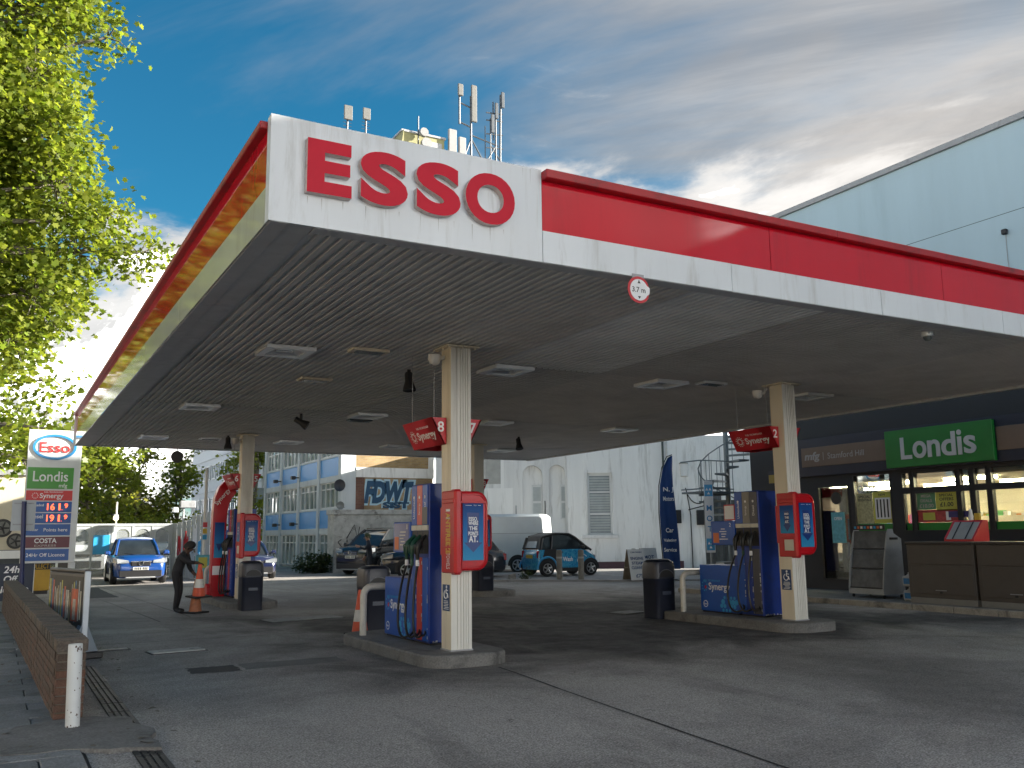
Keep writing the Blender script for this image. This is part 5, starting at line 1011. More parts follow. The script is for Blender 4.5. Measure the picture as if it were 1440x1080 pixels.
# ------------------------------------------------------------------ yard fence at the back left
m_fen = M('fence_grey', (.42, .45, .46), .55, var=.12, scale=2, dirt=(.26, .27, .27), dirt_amt=.6, dscale=1.6, streak=True); m_mesh = M('fence_screen', (.58, .62, .62), .4, var=.12, scale=3, alpha=.26)
fb = thing('screen_fence', 'grey metal fence with clear scratched screens behind the blue car', 'fence', (.9, 33.1, 0))
for i in range(6): MB().box(.75*i-.035, .75*i+.035, -.04, .04, 0, 2.2).build('post', m_fen, fb)
MB().box(-.05, 3.80, -.05, .05, 2.10, 2.2).build('top_rail', m_fen, fb); MB().box(-.05, 3.8, -.03, .03, 1.0, 1.06).build('mid_rail', m_fen, fb)
for i in range(5):
    MB().box(.75*i+.036, .75*i+.714, -.008, .008, 1.06, 2.10).build('clear_screen', m_mesh, fb); MB().box(.75*i+.036, .75*i+.714, -.012, .012, .08, 1.0).build('lower_panel', m_mesh, fb)
    v, f = plate(rect(.75*i+.04, .75*i+.71, 1.07, 2.09), [rrect(.75*i+.12, .75*i+.63, 1.12, 1.98, .22, 6)], .012); MB().add([(a, -.024+c, b) for a, b, c in v], f).build('screen_surround', m_fen, fb)
fr_ = thing('hoarding', 'grey corrugated hoarding panels with red and white scrawls right of the blue car', 'hoarding', (4.7, 33.1, 0)); fr_.rotation_euler = (0, 0, math.atan2(-2.8, .95))
ln = math.hypot(2.8, .95); hm = {}
for i in range(8):
    w = ln/8; h = 2.2+.04*i+(.12 if i > 3 else 0); mb = MB(); prof = []
    for k in range(4): x = i*w+k*w/4; prof += [(x, 0), (x+w/12, 0), (x+w/9, -.03), (x+w/4.6, -.03)]
    v = [(a, b, 0) for a, b in prof]+[(a, b, h) for a, b in prof]; n = len(prof); mb.add(v, [(j, j+1, j+1+n, j+n) for j in range(n-1)]); mb.build('hoarding_sheet', m_fen, fr_)
MB().box(0, ln, .01, .07, 2.02, 2.1).build('rail', m_fen, fr_)
for x, z, w, h, m in ((.5, .9, .55, .9, m_sr), (1.0, 1.2, .3, .7, m_sr), (1.7, 1.3, .25, .9, m_pw), (2.1, 1.0, .2, .8, m_cyan)):
    for q in range(5): MB().tube([(x+w*q/5, -.035, z+random.uniform(-.1, .1)), (x+w*(q+.4)/5, -.035, z+h*random.uniform(.5, 1)), (x+w*(q+.8)/5, -.035, z+random.uniform(0, .3))], .025, 4).build('scrawl', m, fr_)
t = thing('yard_floodlight', 'grey floodlight on a post behind the hoarding', 'floodlight', (4.85, 31.8, 0)); MB().tube([(0, 0, 0), (0, 0, 2.85)], .04, 8).build('post', m_fen, t); MB().rbox(-.15, .45, -.12, .12, 2.78, 3.08, .03).build('head', m_trim, t); MB().rbox(-.42, -.2, -.1, .1, 2.6, 2.82, .03).build('camera', m_lf, t)
t = thing('lit_yard_lamp', 'small lit lamp on a pole behind the screen fence', 'lamp', (2.62, 34.2, 0)); MB().tube([(0, 0, 0), (0, 0, 3.1)], .035, 8).build('pole', m_lf, t); MB().rbox(-.12, .08, -.10, .1, 2.35, 2.6, .03).build('lamp_box', m_trim, t); MB().lathe([(.09, -.02), (.10, 0)], 12, (-.02, -.10, 2.44), ax='y').build('lamp_lens', M('lamp_warm', (1, .62, .25), .5, var=0, emit=1.5), t)
t = thing('blue_notice', 'small blue notice board on the screen fence', 'sign', (2.05, 33.0, 1.0)); MB().rbox(-.35, .25, -.03, .0, 0, .75, .01).build('board', m_cyan, t)
for x in (-.3, .2): MB().box(x-.015, x+.015, -.002, .02, .0, .75).build('batten', m_trim, t)
# service post with poster near the far island
t = thing('service_post', 'white post with small stickers and a cyan poster board behind the far left pump', 'sign', (3.55, 20.6, 0)); MB().tube([(0, 0, 0), (0, 0, 3.6)], .045, 8).build('post', m_pyw, t); MB().rbox(-.22, .16, -.09, -.05, .12, 1.12, .01).build('poster_board', m_pcy, t)
for z, m in ((1.9, m_sr), (1.72, m_yel), (1.55, m_cyan)): MB().box(-.06, .06, -.06, -.047, z, z+.14).build('sticker', m, t)
MB().box(-.15, .09, -.096, -.091, .75, 1.05).build('poster_picture', m_py, t)
# red curved banner arch on far left island
t = thing('red_arch', 'red curved arch panel rising beside the far left pump up to its number sign', 'arch', (3.55, 15.75, 0)); outer_ = [(-.49, .15), (-.49, 1.2), (-.49, 2.25), (-.46, 2.6), (-.36, 2.88), (-.20, 3.06), (-.02, 3.13)]; inner_ = [(-.15, .15), (-.15, 1.2), (-.15, 2.05), (-.14, 2.25), (-.11, 2.42), (-.05, 2.58), (.06, 2.72)]
MB().loft([[(a, 1.27, b), (c, 1.27, d), (c, 1.52, d), (a, 1.52, b)] for (a, b), (c, d) in zip(outer_, inner_)]).build('arch_panel', m_plr, t, smooth=30)
o = MB().box(-.44, -.20, 1.262, 1.269, 1.10, 1.98).build('arch_poster', m_post, t); MB().prism([(1.45, -.40), (1.45, -.24), (1.25, -.32)], 1.257, 1.261, 'y').build('poster_arrow', m_arrow, o)
MB().box(-.46, -.18, 1.258, 1.269, .68, .90).build('white_label', m_pw, t); MB().lathe([(.17, -.08), (.17, .0)], 16, (-.50, 1.4, .30), ax='x').build('hose_reel', m_sr, t)
g = MB(); text(g, 'Synergy', (-.27, 1.2685, 2.62), Vector((.62, 0, .78)), Vector((-.78, 0, .62)), w=.5, h=.14, d=.003, off=.01); g.build('arch_lettering', m_pw, t)

# ------------------------------------------------------------------ things by the white building
m_cb = M('bollard_concrete', (.20, .19, .165), .85, var=.2, bump=.3, dirt=(.10, .095, .08), dirt_amt=.6, dscale=5)
for x, y, h, lb in ((15.3, 20.2, 1.05, 'left of two grey round bollards in front of the small blue car'), (15.86, 19.7, 1.05, 'right of two grey round bollards in front of the small blue car'), (19.8, 22.0, 1.0, 'grey round bollard behind the pavement boards')):
    t = thing('round_bollard', lb, 'bollard', (x, y, .0), 0, 'grey round bollards'); MB().lathe([(.10, 0), (.10, h-.06), (.085, h-.015), (.05, h)], 16).build('post', m_cb, t, smooth=35); MB().lathe([(.103, h*.72), (.103, h*.78)], 16).build('band', m_cement, t)
def aboard(x, y, rz, lines, label):
    t = thing('pavement_board', label, 'A-board', (x, y, .05), rz, 'white pavement boards'); m_aw = M('board_white', (.62, .62, .60), .5, var=.06); m_wood = M('board_wood', (.24, .19, .13), .7, var=.2)
    for sg in (-1, 1):
        mb = MB(); a = [(-.32, sg*.36, 0), (.32, sg*.36, 0), (.32, sg*.34, 0), (-.32, sg*.34, 0)]; b = [(-.30, sg*.04, 1.0), (.30, sg*.04, 1.0), (.30, sg*.02, 1.0), (-.30, sg*.02, 1.0)]; mb.loft([a, b]); o = mb.build('face_panel' if sg < 0 else 'back_panel', m_aw if sg < 0 else m_wood, t)
        if sg < 0:
            upv = Vector((0, .32, 1)).normalized()
            for s, zf, w, h in lines: g = MB(); text(g, s, Vector((0, -.36, 0))+Vector((0, .32, 1))*zf+Vector((0, -.004, .001)), XP, upv, w=w, h=h, d=.003, off=.02); g.build('lettering', m_navy, o)
    MB().box(-.33, -.31, -.2, .2, .40, .43).build('stay', m_wood, t)
aboard(17.15, 18.35, R(-12), [('ENGINE', .70, .46, .10), ('STEAM', .55, .42, .10), ('CLEANED', .40, .48, .10), ('£75', .14, .26, .12), ('CAR WASH', .90, .4, .05)], 'white pavement board advertising engine steam cleaning, nearer of the two')
aboard(18.95, 20.0, R(-18), [('MOT', .68, .36, .13), ('SERVICE', .48, .44, .08), ('REPAIRS', .32, .44, .08), ('WHILE U WAIT' if 0 else 'HERE', .14, .3, .07)], 'white pavement board with MOT lettering, behind the steam cleaning board')
# feather flag
t = thing('feather_flag', 'tall blue feather flag with white lettering in front of the white building', 'flag', (17.72, 17.5, .05)); t.rotation_euler = (0, 0, R(-29)); m_flag = M('flag_blue', (.012, .055, .20), .7, var=.12, scale=2)
edgeL = [(0, .35), (-.06, 1.2), (-.10, 2.2), (-.07, 3.1), (.04, 3.65), (.22, 4.02), (.36, 4.10)]; edgeR = [(.52, .35), (.50, 1.2), (.44, 2.2), (.38, 3.1), (.38, 3.6), (.40, 3.9), (.40, 4.08)]
rings = []
for (a, z), (b, z2) in zip(edgeL, edgeR): rings.append([(a+(b-a)*k/8, .05*math.sin(k*1.1+z*1.3), z+(z2-z)*k/8) for k in range(9)]+[(a+(b-a)*k/8, .05*math.sin(k*1.1+z*1.3)+.006, z+(z2-z)*k/8) for k in range(8, -1, -1)])
MB().loft(rings).build('flag_cloth', m_flag, t, smooth=60)
MB().tube([(-.03, 0, 0), (-.04, 0, .5), (-.09, 0, 1.2), (-.13, 0, 2.2), (-.10, 0, 3.1), (.02, 0, 3.7), (.2, 0, 4.07), (.38, 0, 4.13)], .018, 6).build('pole', m_blk, t)
for s, z, w, h in (('N. J', 2.95, .34, .19), ('Motors', 2.66, .36, .15), ('Car', 1.62, .26, .15), ('Valeting', 1.28, .42, .13), ('Service', .98, .42, .13)): g = MB(); text(g, s, (.20, -.055, z), XP, ZP, w=w, h=h, d=.004, off=.02); g.build('lettering', m_pw, t)
for a in (0, 90): MB().box(-.4 if a == 0 else -.05, .4 if a == 0 else .0, -.03 if a == 0 else -.4, .03 if a == 0 else .4, 0 if a == 0 else .021, .02 if a == 0 else .04).build('foot', m_blk, t)
# MOT banner
t = thing('test_banner', 'narrow white vertical MOT banner hanging on the stair railing', 'banner', (17.55, 15.0, .75)); t.rotation_euler = (0, 0, R(-29)); MB().rbox(-.14, .14, -.01, .01, .22, 2.42, .003).build('cloth', m_pw, t)
for s, z in (('M', 1.58), ('O', 1.26), ('T', .94)): g = MB(); text(g, s, (0, -.0105, z), XP, ZP, h=.17, d=.003, off=.02); g.build('lettering', m_ring, t)
for z in (2.1, .45):
    o = MB().box(-.125, .125, -.013, -.0105, z-.16, z+.20).build('logo_panel', m_cyan, t)
    for k, (a, b) in enumerate(((-.05, .06), (.05, .06), (0, -.06))): MB().prism([(b+z-.04, a-.045), (b+z-.04, a+.045), (b+z+.04, a)], -.0155, -.0135, 'y').build('triangle', m_pw, o)
MB().tube([(0, .03, -.75), (0, .03, 2.45)], .025, 6).build('pole', m_trim, t)
# spiral staircase
t = thing('spiral_staircase', 'grey steel spiral staircase with landing railing behind pump two', 'staircase', (20.0, 16.8, 0)); m_ste = M('stair_steel', (.17, .20, .215), .5, var=.15, metal=.3)
MB().tube([(0, 0, 0), (0, 0, 6.9)], .09, 10).build('centre_pole', m_ste, t)
stm = MB(); stm.prism([(.08, -.05), (.98, -.20), (.98, .20), (.08, .05)], -.03, .03); stm.box(.1, .96, -.16, -.14, -.13, -.02) if 0 else None; stm = stm.mesh('step', m_ste); hr = []
for i in range(30):
    a = R(215+24*i); o = link('step', stm, t, (0, 0, .2+.22*i)); o.rotation_euler = (0, 0, a); hr.append((.97*math.cos(a), .97*math.sin(a), 1.1+.22*i))
    MB().tube([(.96*math.cos(a), .96*math.sin(a), .2+.22*i), (.97*math.cos(a), .97*math.sin(a), 1.1+.22*i)], .012, 5).build('baluster', m_ste, t)
MB().tube(hr, .022, 6).build('handrail', m_ste, t)
MB().box(-1.6, -.1, -.5, .5, 2.86, 2.92).build('landing', m_ste, t)
for z in (3.0, 3.93): MB().tube([(-1.6, -.5, z), (-.2, -.5, z)], .022, 6).build('landing_rail', m_ste, t); MB().tube([(-1.6, -.5, z), (-1.6, .5, z)], .022, 6).build('landing_rail', m_ste, t)
for i in range(7): x = -1.6+.23*i; MB().tube([(x, -.5, 2.9), (x, -.5, 3.93)], .012, 5).build('landing_baluster', m_ste, t)
t = thing('board_fence', 'weathered grey timber boards beneath the spiral staircase', 'fence', (20.3, 18.4, 0)); m_brd2 = [M('boards_%d' % i, c, .85, var=.25, scale=5) for i, c in enumerate(((.20, .20, .19), (.26, .26, .25), (.16, .155, .15)))]
for i in range(17): MB().box(.16*i, .16*i+.152, random.uniform(-.01, .0), .025, 0, 2.75+random.uniform(-.03, .03)).build('board', m_brd2[i % 3], t)
# brick steps near the right bin and low pale blocks
t = thing('block_planter', 'low pale concrete block ledge behind the right-hand bin', 'ledge', (18.6, 15.6, 0)); 
for r in range(3):
    for i in range(5): MB().rbox(.46*i+.23*(r % 2), .46*i+.45+.23*(r % 2), 0, .4, .22*r, .22*r+.212, .008).build('block', m_cement, t)
# ------------------------------------------------------------------ vehicles
m_tyre = M('tyre', (.014, .014, .015), .75, var=.2); m_rim = M('alloy', (.42, .43, .44), .35, var=.1, metal=.7); m_cglass = M('car_glass', (.02, .025, .028), .06, var=.3, scale=1.5, coat=.2); m_chrome = M('chrome', (.55, .56, .57), .15, var=.05, metal=.9); m_hl = M('headlight', (.24, .26, .28), .12, var=.15, coat=.8); m_tl = M('tail_light', (.35, .01, .015), .2, var=.1, coat=.5); m_np = M('number_plate', (.62, .62, .58), .5, var=.05); m_npy = M('number_plate_yellow', (.55, .42, .05), .5, var=.05)
def wheel(par, x, y, r, w=.2, sg=1):
    t = link('wheel', MB().lathe([(r*.62, -w/2), (r*.93, -w/2), (r, -w/3), (r, w/3), (r*.93, w/2), (r*.62, w/2)], 24, ax='y').mesh('wheel', m_tyre, True), par, (x, y, r))
    yy = sg*w/2; MB().lathe([(r*.64, yy*.7), (r*.64, yy*.82)], 20, ax='y').build('rim_disc', m_blk, t)
    rm = MB(); ring = [(r*.62*math.cos(2*math.pi*k/20), yy*.95, r*.62*math.sin(2*math.pi*k/20)) for k in range(21)]; rm.tube(ring, .018, 5)
    for k in range(5): a = 2*math.pi*k/5+.3; rm.tube([(0, yy*.92, 0), (r*.62*math.cos(a), yy*.95, r*.62*math.sin(a))], [.045, .032], 5)
    rm.build('rim', m_rim, t, smooth=True)
def car(label, loc, heading, L, W, H, hood, belt, ws0, ws1, rr, rt_, paint, wb, wr, tail=None, grp='parked cars', name='parked_car', gh_w=.86, roof_m=None, sill=.22, front='std', cat='car', lower=None):
    """x forward; ws0 = windscreen base, ws1 = roof front, rr = roof rear, rt_ = rear glass base (all x), hood = bonnet height at nose, belt = waist height"""
    t = thing(name, label, cat, loc, math.atan2(heading[1], heading[0]), grp); hw = W/2
    xs_ = [L/2, L/2-.05, L/2-.22, L/2-.55, ws0+.25, ws0-.1, 0, rt_+.3, -L/2+.45, -L/2+.15, -L/2+.04, -L/2]
    top = [hood-.28, hood-.10, hood, hood+.06, belt-.03, belt, belt+.02, belt+.03, (tail or belt)+.02, (tail or belt), (tail or belt)-.08, (tail or belt)-.28]
    wid = [.74, .84, .93, .98, 1, 1, 1, 1, .98, .94, .87, .78]; bot = [sill+.14, sill+.06, sill, sill, sill, sill, sill, sill, sill, sill+.02, sill+.08, sill+.16]
    rings = []
    for x, z, w, b in zip(xs_, top, wid, bot):
        w *= hw; m = b+(z-b)*.55
        half = [(w*.80, b), (w*.97, b+.08), (w, m-.05), (w*.995, m+.06), (w*.955, z-.06), (w*.86, z), (w*.45, z+.022)]
        rings.append([(x, a, q) for a, q in half]+[(x, 0, z+.03)]+[(x, -a, q) for a, q in half[::-1]])
    MB().loft(rings[::-1]).build('body', paint, t, smooth=50)
    # glasshouse
    def ring(x, z, w, inset): return [(x, a, z) for a in (-w, w)]
    bz = belt+.0; sec = [(ws0, bz, gh_w), (ws0+(ws1-ws0)*.5, bz+(H-bz)*.55, gh_w*.9), (ws1, H-.05, gh_w*.80), (ws1-.3, H, gh_w*.77), ((ws1+rr)/2, H+.015, gh_w*.77), (rr+.25, H-.01, gh_w*.76), (rr, H-.05, gh_w*.78), (rr+(rt_-rr)*.55, bz+(H-bz)*.5, gh_w*.86), (rt_, bz, gh_w*.94)]
    g = MB(); V = []; 
    for x, z, w in sec: V += [(x, -w*hw, z), (x, w*hw, z)]
    n = len(sec); low_ = []
    for x, z, w in sec: low_ += [(x, -gh_w*hw*1.02, bz-.02), (x, gh_w*hw*1.02, bz-.02)]
    F = [(2*i, 2*i+1, 2*i+3, 2*i+2) for i in range(n-1)]; o_ = 2*n
    F += [(2*i+1, o_+2*i+1, o_+2*i+3, 2*i+3) for i in range(n-1)]+[(2*i+2, o_+2*i+2, o_+2*i, 2*i) for i in range(n-1)]
    g.add(V+low_, F); g.build('glasshouse', m_cglass, t, smooth=40)
    rf = MB(); rp = sec[2:7]
    R0 = [[(x+.0, -w*hw*1.01, z-.02), (x, -w*hw*.97, z+.018), (x, -w*hw*.5, z+.04), (x, w*hw*.5, z+.04), (x, w*hw*.97, z+.018), (x, w*hw*1.01, z-.02)] for x, z, w in rp]; rf.loft(R0[::-1]); rf.build('roof', roof_m or paint, t, smooth=50)
    for sg in (-1, 1):
        for pts in ([(ws0, bz), (ws0+(ws1-ws0)*.5, bz+(H-bz)*.55), (ws1, H-.04)], [(rr, H-.04), (rr+(rt_-rr)*.55, bz+(H-bz)*.5), (rt_, bz)]):
            ww = [gh_w, gh_w*.905, gh_w*.80] if pts[0][1] == bz else [gh_w*.78, gh_w*.865, gh_w*.95]
            MB().tube([(x, sg*w*hw, z) for (x, z), w in zip(pts, ww)], .045, 6).build('pillar', roof_m or paint, t, smooth=True)
        xm = (ws0+rt_)/2+.1; MB().tube([(xm, sg*gh_w*hw*1.0, bz), (xm-.05, sg*gh_w*hw*.80, H-.04)], .035, 6).build('pillar', m_blk, t)
        mr = MB(); mr.rbox(ws0-.25, ws0-.08, sg*(hw+.11)-.1, sg*(hw+.11)+.1, belt+.02, belt+.17, .04); mr.build('door_mirror', paint, t); MB().tube([(ws0-.16, sg*hw*.92, belt+.02), (ws0-.16, sg*(hw+.03), belt+.07)], .025, 5).build('mirror_arm', m_blk, t)
        for xw in (wb/2, -wb/2):
            P = arc(xw, wr, wr*1.22, wr*1.22, -8, 188, 16); mb = MB(); mb.add([(a, sg*(hw+.006), b) for a, b in P], [tuple(range(len(P))) if sg < 0 else tuple(range(len(P)))[::-1]]); mb.build('wheel_arch', m_blk, t)
            wheel(t, xw, sg*(hw-.07), wr, .21, sg)
        MB().box(-wb/2+wr*1.3, wb/2-wr*1.3, sg*(hw+.002)-.012, sg*(hw+.002)+.012, sill-.03, sill+.09).build('sill_trim', lower or m_blk, t)
        hx = L/2-.2; h0 = hood-.16
        mb = MB(); mb.loft([[(L/2+.02, sg*hw*.44, h0-.02), (L/2-.02, sg*hw*.86, h0-.03), (L/2-.03, sg*hw*.88, h0+.13), (L/2-.01, sg*hw*.46, h0+.07)], [(L/2-.40, sg*hw*.80, h0-.01), (L/2-.40, sg*hw*1.01, h0+.0), (L/2-.42, sg*hw*1.0, h0+.15), (L/2-.42, sg*hw*.80, h0+.16)]]); mb.build('headlight', m_hl, t, smooth=30)
        MB().rbox(-L/2-.012, -L/2+.12, sg*hw*.80-.10, sg*hw*.80+.08, (tail or belt)-.36, (tail or belt)-.12, .02).build('tail_light', m_tl, t)
        MB().lathe([(.06, -.02), (.055, .02)], 10, (L/2-.03, sg*hw*.66, sill+.17), ax='x').build('fog_light', m_hl, t)
    for sg in (-1, 1):
        MB().tube([(ws0-.02, sg*hw*1.003, belt-.04), (ws0-.10, sg*hw*1.006, sill+.15), (-.1, sg*hw*1.006, sill+.13), (-.12, sg*hw*1.003, belt-.04)], .006, 4).build('door_seam', m_blk, t); MB().rbox(-.02, .16, sg*(hw+.012)-.012, sg*(hw+.012)+.012, belt-.16, belt-.13, .006).build('door_handle', paint, t)
        MB().tube([(ws0-.05, sg*hw*.84, belt+.012), (L/2-.5, sg*hw*.80, hood+.075), (L/2-.2, sg*hw*.62, hood+.01)], .005, 4).build('bonnet_seam', m_blk, t); MB().tube([(ws0+.0, sg*.12, belt+.03), (ws0-.12, sg*hw*.62, belt+.09)], .010, 4).build('wiper', m_blk, t)
    MB().rbox(L/2-.03, L/2+.015, -hw*.36, hw*.36, hood-.30, hood-.12, .02).build('grille', m_blk, t)
    if front == 'bmw':
        for sg in (-1, 1):
            k = MB(); P = rrect(sg*.13-.10, sg*.13+.10, hood-.27, hood-.10, .05, 4); k.tube([(L/2+.02, a, b) for a, b in P+P[:1]], .014, 5); k.build('kidney_surround', m_chrome, t)
    else:
        MB().rbox(L/2+.012, L/2+.03, -hw*.38, hw*.38, hood-.21 if front == 'merc' else hood-.145, hood-.19 if front == 'merc' else hood-.115, .006).build('grille_bar', m_chrome, t)
        if front == 'merc': MB().rbox(L/2+.012, L/2+.03, -hw*.38, hw*.38, hood-.28, hood-.265, .005).build('grille_bar', m_chrome, t)
        rg = MB(); rg.tube([(L/2+.03, .075*math.cos(R(a)), hood-.19+.075*math.sin(R(a))) for a in range(0, 361, 24)], .011, 5); rg.build('badge', m_chrome, t)
    MB().rbox(L/2-.05, L/2+.02, -hw*.78, hw*.78, sill+.04, sill+.27, .02).build('air_intake', m_blk, t); MB().rbox(L/2-.02, L/2+.028, -hw*.55, hw*.55, sill+.0, sill+.05, .015).build('skid_strip', m_trim if front != 'van' else m_blk, t)
    pl = MB().rbox(L/2+.008, L/2+.034, -.26, .26, hood-.43, hood-.32, .004).build('number_plate', m_np, t); MB().rbox(-L/2-.03, -L/2-.002, -.26, .26, (tail or belt)-.42, (tail or belt)-.31, .004).build('number_plate', m_npy, t)
    g = MB(); 
    for k in range(7): y = -.21+.06*k+(.03 if k > 3 else 0); g.box(L/2+.0345, L/2+.036, y, y+.035, hood-.415, hood-.335)
    g.build('plate_characters', m_blk, pl)
    return t
m_pb = M('paint_blue', (.006, .05, .22), .28, var=.05, coat=.7); m_pn = M('paint_navy', (.010, .016, .055), .22, var=.08, coat=.8); m_pk = M('paint_black', (.006, .007, .009), .25, var=.08, coat=.4); m_pkg = M('paint_dark_grey', (.014, .020, .032), .2, var=.08, coat=.8); m_pwh = M('paint_white', (.62, .66, .68), .35, var=.04, coat=.4); m_skid = M('skid_silver', (.4, .42, .43), .4, var=.1)
car('bright blue crossover car parked facing the forecourt by the screen fence', (2.95, 30.35, 0), (-.03, -1), 4.28, 1.80, 1.60, .93, 1.0, .82, .02, -1.45, -1.95, m_pb, 2.55, .35, grp='parked cars in the yard', lower=m_skid, gh_w=.83)
car('dark blue saloon car facing the camera, half hidden behind the far left bin', (7.12, 31.1, 0), (-.06, -1), 4.85, 1.84, 1.46, .82, .92, .95, .15, -1.0, -1.75, m_pn, 2.88, .34, grp='parked cars in the yard', front='bmw')
car('black people carrier parked in front of the derelict garage', (13.35, 31.0, 0), (-.87, -.50), 5.1, 1.93, 1.90, 1.12, 1.15, 1.75, .85, -2.2, -2.45, m_pk, 3.2, .36, grp='parked cars in the yard', front='merc', name='people_carrier')
car('dark hatchback nose showing behind the front left pump display', (15.55, 28.8, 0), (-.93, -.36), 4.25, 1.79, 1.45, .82, .93, .9, .15, -1.4, -1.85, m_pk, 2.6, .33, grp='parked cars in the yard')
car('dark grey car behind the small blue car, half hidden by the fluted column', (12.95, 24.6, 0), (-.93, .37), 4.55, 1.84, 1.60, .95, 1.02, .85, .1, -1.5, -2.0, m_pkg, 2.7, .36, grp='parked cars in the yard', lower=m_chrome)
# small two-seater
def camo():
    m = bpy.data.materials.new('paint_blue_graphics'); m.use_nodes = True; t = m.node_tree; b = t.nodes['Principled BSDF']; b.inputs['Roughness'].default_value = .25; b.inputs['Coat Weight'].default_value = .6
    tc_ = t.nodes.new('ShaderNodeTexCoord'); n = t.nodes.new('ShaderNodeTexVoronoi'); n.inputs['Scale'].default_value = 3.2; n2 = t.nodes.new('ShaderNodeTexNoise'); n2.inputs['Scale'].default_value = 4; n2.inputs['Distortion'].default_value = 2.5; t.links.new(tc_.outputs['Object'], n2.inputs[0]); t.links.new(n2.outputs[1], n.inputs[0])
    r = t.nodes.new('ShaderNodeValToRGB'); e = r.color_ramp.elements; e[0].color = (.008, .07, .22, 1); e[1].color = (.10, .48, .62, 1); k = e.new(.35); k.color = (.02, .26, .52, 1); t.links.new(n.outputs[0], r.inputs[0]); t.links.new(r.outputs[0], b.inputs[0]); return m
m_camo = camo()
sm = thing('small_two_seater', 'small blue and black two-seater car with graphics beside the round bollards', 'car', (17.0, 22.9, .05), R(-4), 'parked cars in the yard')
L, W, H = 2.5, 1.52, 1.52
prof = [(-1.22, .28), (-1.25, .55), (-1.24, .80), (-1.16, .95), (-.95, 1.0), (.35, .98), (.62, .96), (.98, .84), (1.16, .66), (1.25, .48), (1.22, .26), (.0, .20)]
def shell(poly, hw, tin, name, m, par, sm_=40):
    n = len(poly); c = (sum(a for a, b in poly)/n, sum(b for a, b in poly)/n); f_ = lambda s_, y: [(c[0]+(a-c[0])*s_, y, c[1]+(b-c[1])*s_) for a, b in poly]
    return MB().loft([f_(.80, -hw), f_(.93, -hw+.03), f_(1, -hw+.12), f_(1, hw-.12), f_(.93, hw-.03), f_(.80, hw)][::1]).build(name, m, par, smooth=sm_)
P = [(-1.22, .24), (-1.26, .5), (-1.25, .78), (-1.18, .97), (.55, .99), (.75, .93), (1.08, .74), (1.24, .52), (1.22, .26)]
rings = []
for sc_, y in ((.965, -.75), (.99, -.72), (1, -.62), (1, .62), (.99, .72), (.965, .75)): rings.append([(a*sc_, y, .6+(b-.6)*sc_) for a, b in P])
MB().loft(rings).build('body', m_camo, sm, smooth=40)
Q = [(-1.18, .96), (-1.08, 1.32), (-.95, 1.46), (-.5, 1.54), (.05, 1.52), (.3, 1.42), (.95, .94)]
rings = [[(a*(.93 if b > 1.2 else 1), y*(.82 if b > 1.2 else 1), b) for a, b in Q] for y in (-.70, -.62, .62, .70)]; MB().loft(rings).build('glasshouse', m_cglass, sm, smooth=40)
rr_ = [[(a, -.60, b), (a, -.3, b+.03), (a, .3, b+.03), (a, .60, b)] for a, b in ((-1.19, 1.0), (-1.09, 1.28), (-1.03, 1.42), (-.9, 1.50), (-.5, 1.56), (0, 1.55), (.3, 1.44))]; MB().loft(rr_, closed=False, cap=False).build('soft_top', m_blk, sm, smooth=50)
for sg in (-1, 1):
    y = sg*.755
    MB().tube([(-1.0, sg*.59, 1.43), (-.5, sg*.585, 1.55), (.1, sg*.585, 1.53), (.35, sg*.6, 1.40), (.72, sg*.68, 1.10), (.98, sg*.70, .93)], .045, 6).build('roof_rail', m_blk, sm, smooth=True); MB().tube([(-1.16, sg*.68, .97), (-1.04, sg*.6, 1.40)], .07, 6).build('rear_pillar', m_blk, sm)
    MB().add([(-1.0, y, .99), (-.52, y, .99), (-.50, y, .60), (-.38, y, .30), (-.55, y, .28), (-.75, y, .62), (-1.08, y, .72)], [tuple(range(7)) if sg < 0 else tuple(range(7))[::-1]]).build('side_cell', m_blk, sm); MB().tube([(-.72, sg*.70, .98), (-.62, sg*.60, 1.5)], .04, 6).build('door_pillar', m_blk, sm)
    for xw in (-.90, .92):
        A = arc(xw, .29, .36, .36, -5, 185, 16); MB().add([(a, sg*.757, b) for a, b in A], [tuple(range(len(A))) if sg < 0 else tuple(range(len(A)))[::-1]]).build('wheel_arch', m_blk, sm); wheel(sm, xw, sg*.69, .285, .17, sg)
    MB().box(-.55, .55, sg*.757-.01, sg*.757+.01, .18, .30).build('sill_trim', m_blk, sm); MB().rbox(-1.255, -1.17, sg*.62-.07, sg*.62+.07, .66, .93, .02).build('tail_light', m_tl, sm)
    mb = MB(); mb.rbox(.45, .60, sg*.84-.07, sg*.84+.07, .99, 1.12, .03); mb.build('door_mirror', m_blk, sm)
    lp = MB(); A = arc(-.90, .29, .40, .42, 0, 180, 14); lp.tube([(a, sg*.755, b) for a, b in A], .035, 6); lp.build('wheel_lip', m_cyan, sm, smooth=True)
for sg in (-1, 1):
    MB().tube([(-.50, sg*.757, .97), (-.46, sg*.757, .62), (-.34, sg*.757, .33), (.50, sg*.757, .31), (.60, sg*.757, .60), (.56, sg*.757, .96)], .006, 4).build('door_seam', m_blk, sm); MB().rbox(-.40, -.24, sg*.765-.012, sg*.765+.012, .86, .89, .006).build('door_handle', m_blk, sm)
    MB().tube([(.56, sg*.755, .97), (.98, sg*.71, .86), (1.17, sg*.66, .66)], .005, 4).build('bonnet_seam', m_blk, sm); MB().rbox(1.10, 1.20, sg*.56-.10, sg*.56+.08, .60, .76, .03).build('headlight', m_hl, sm)
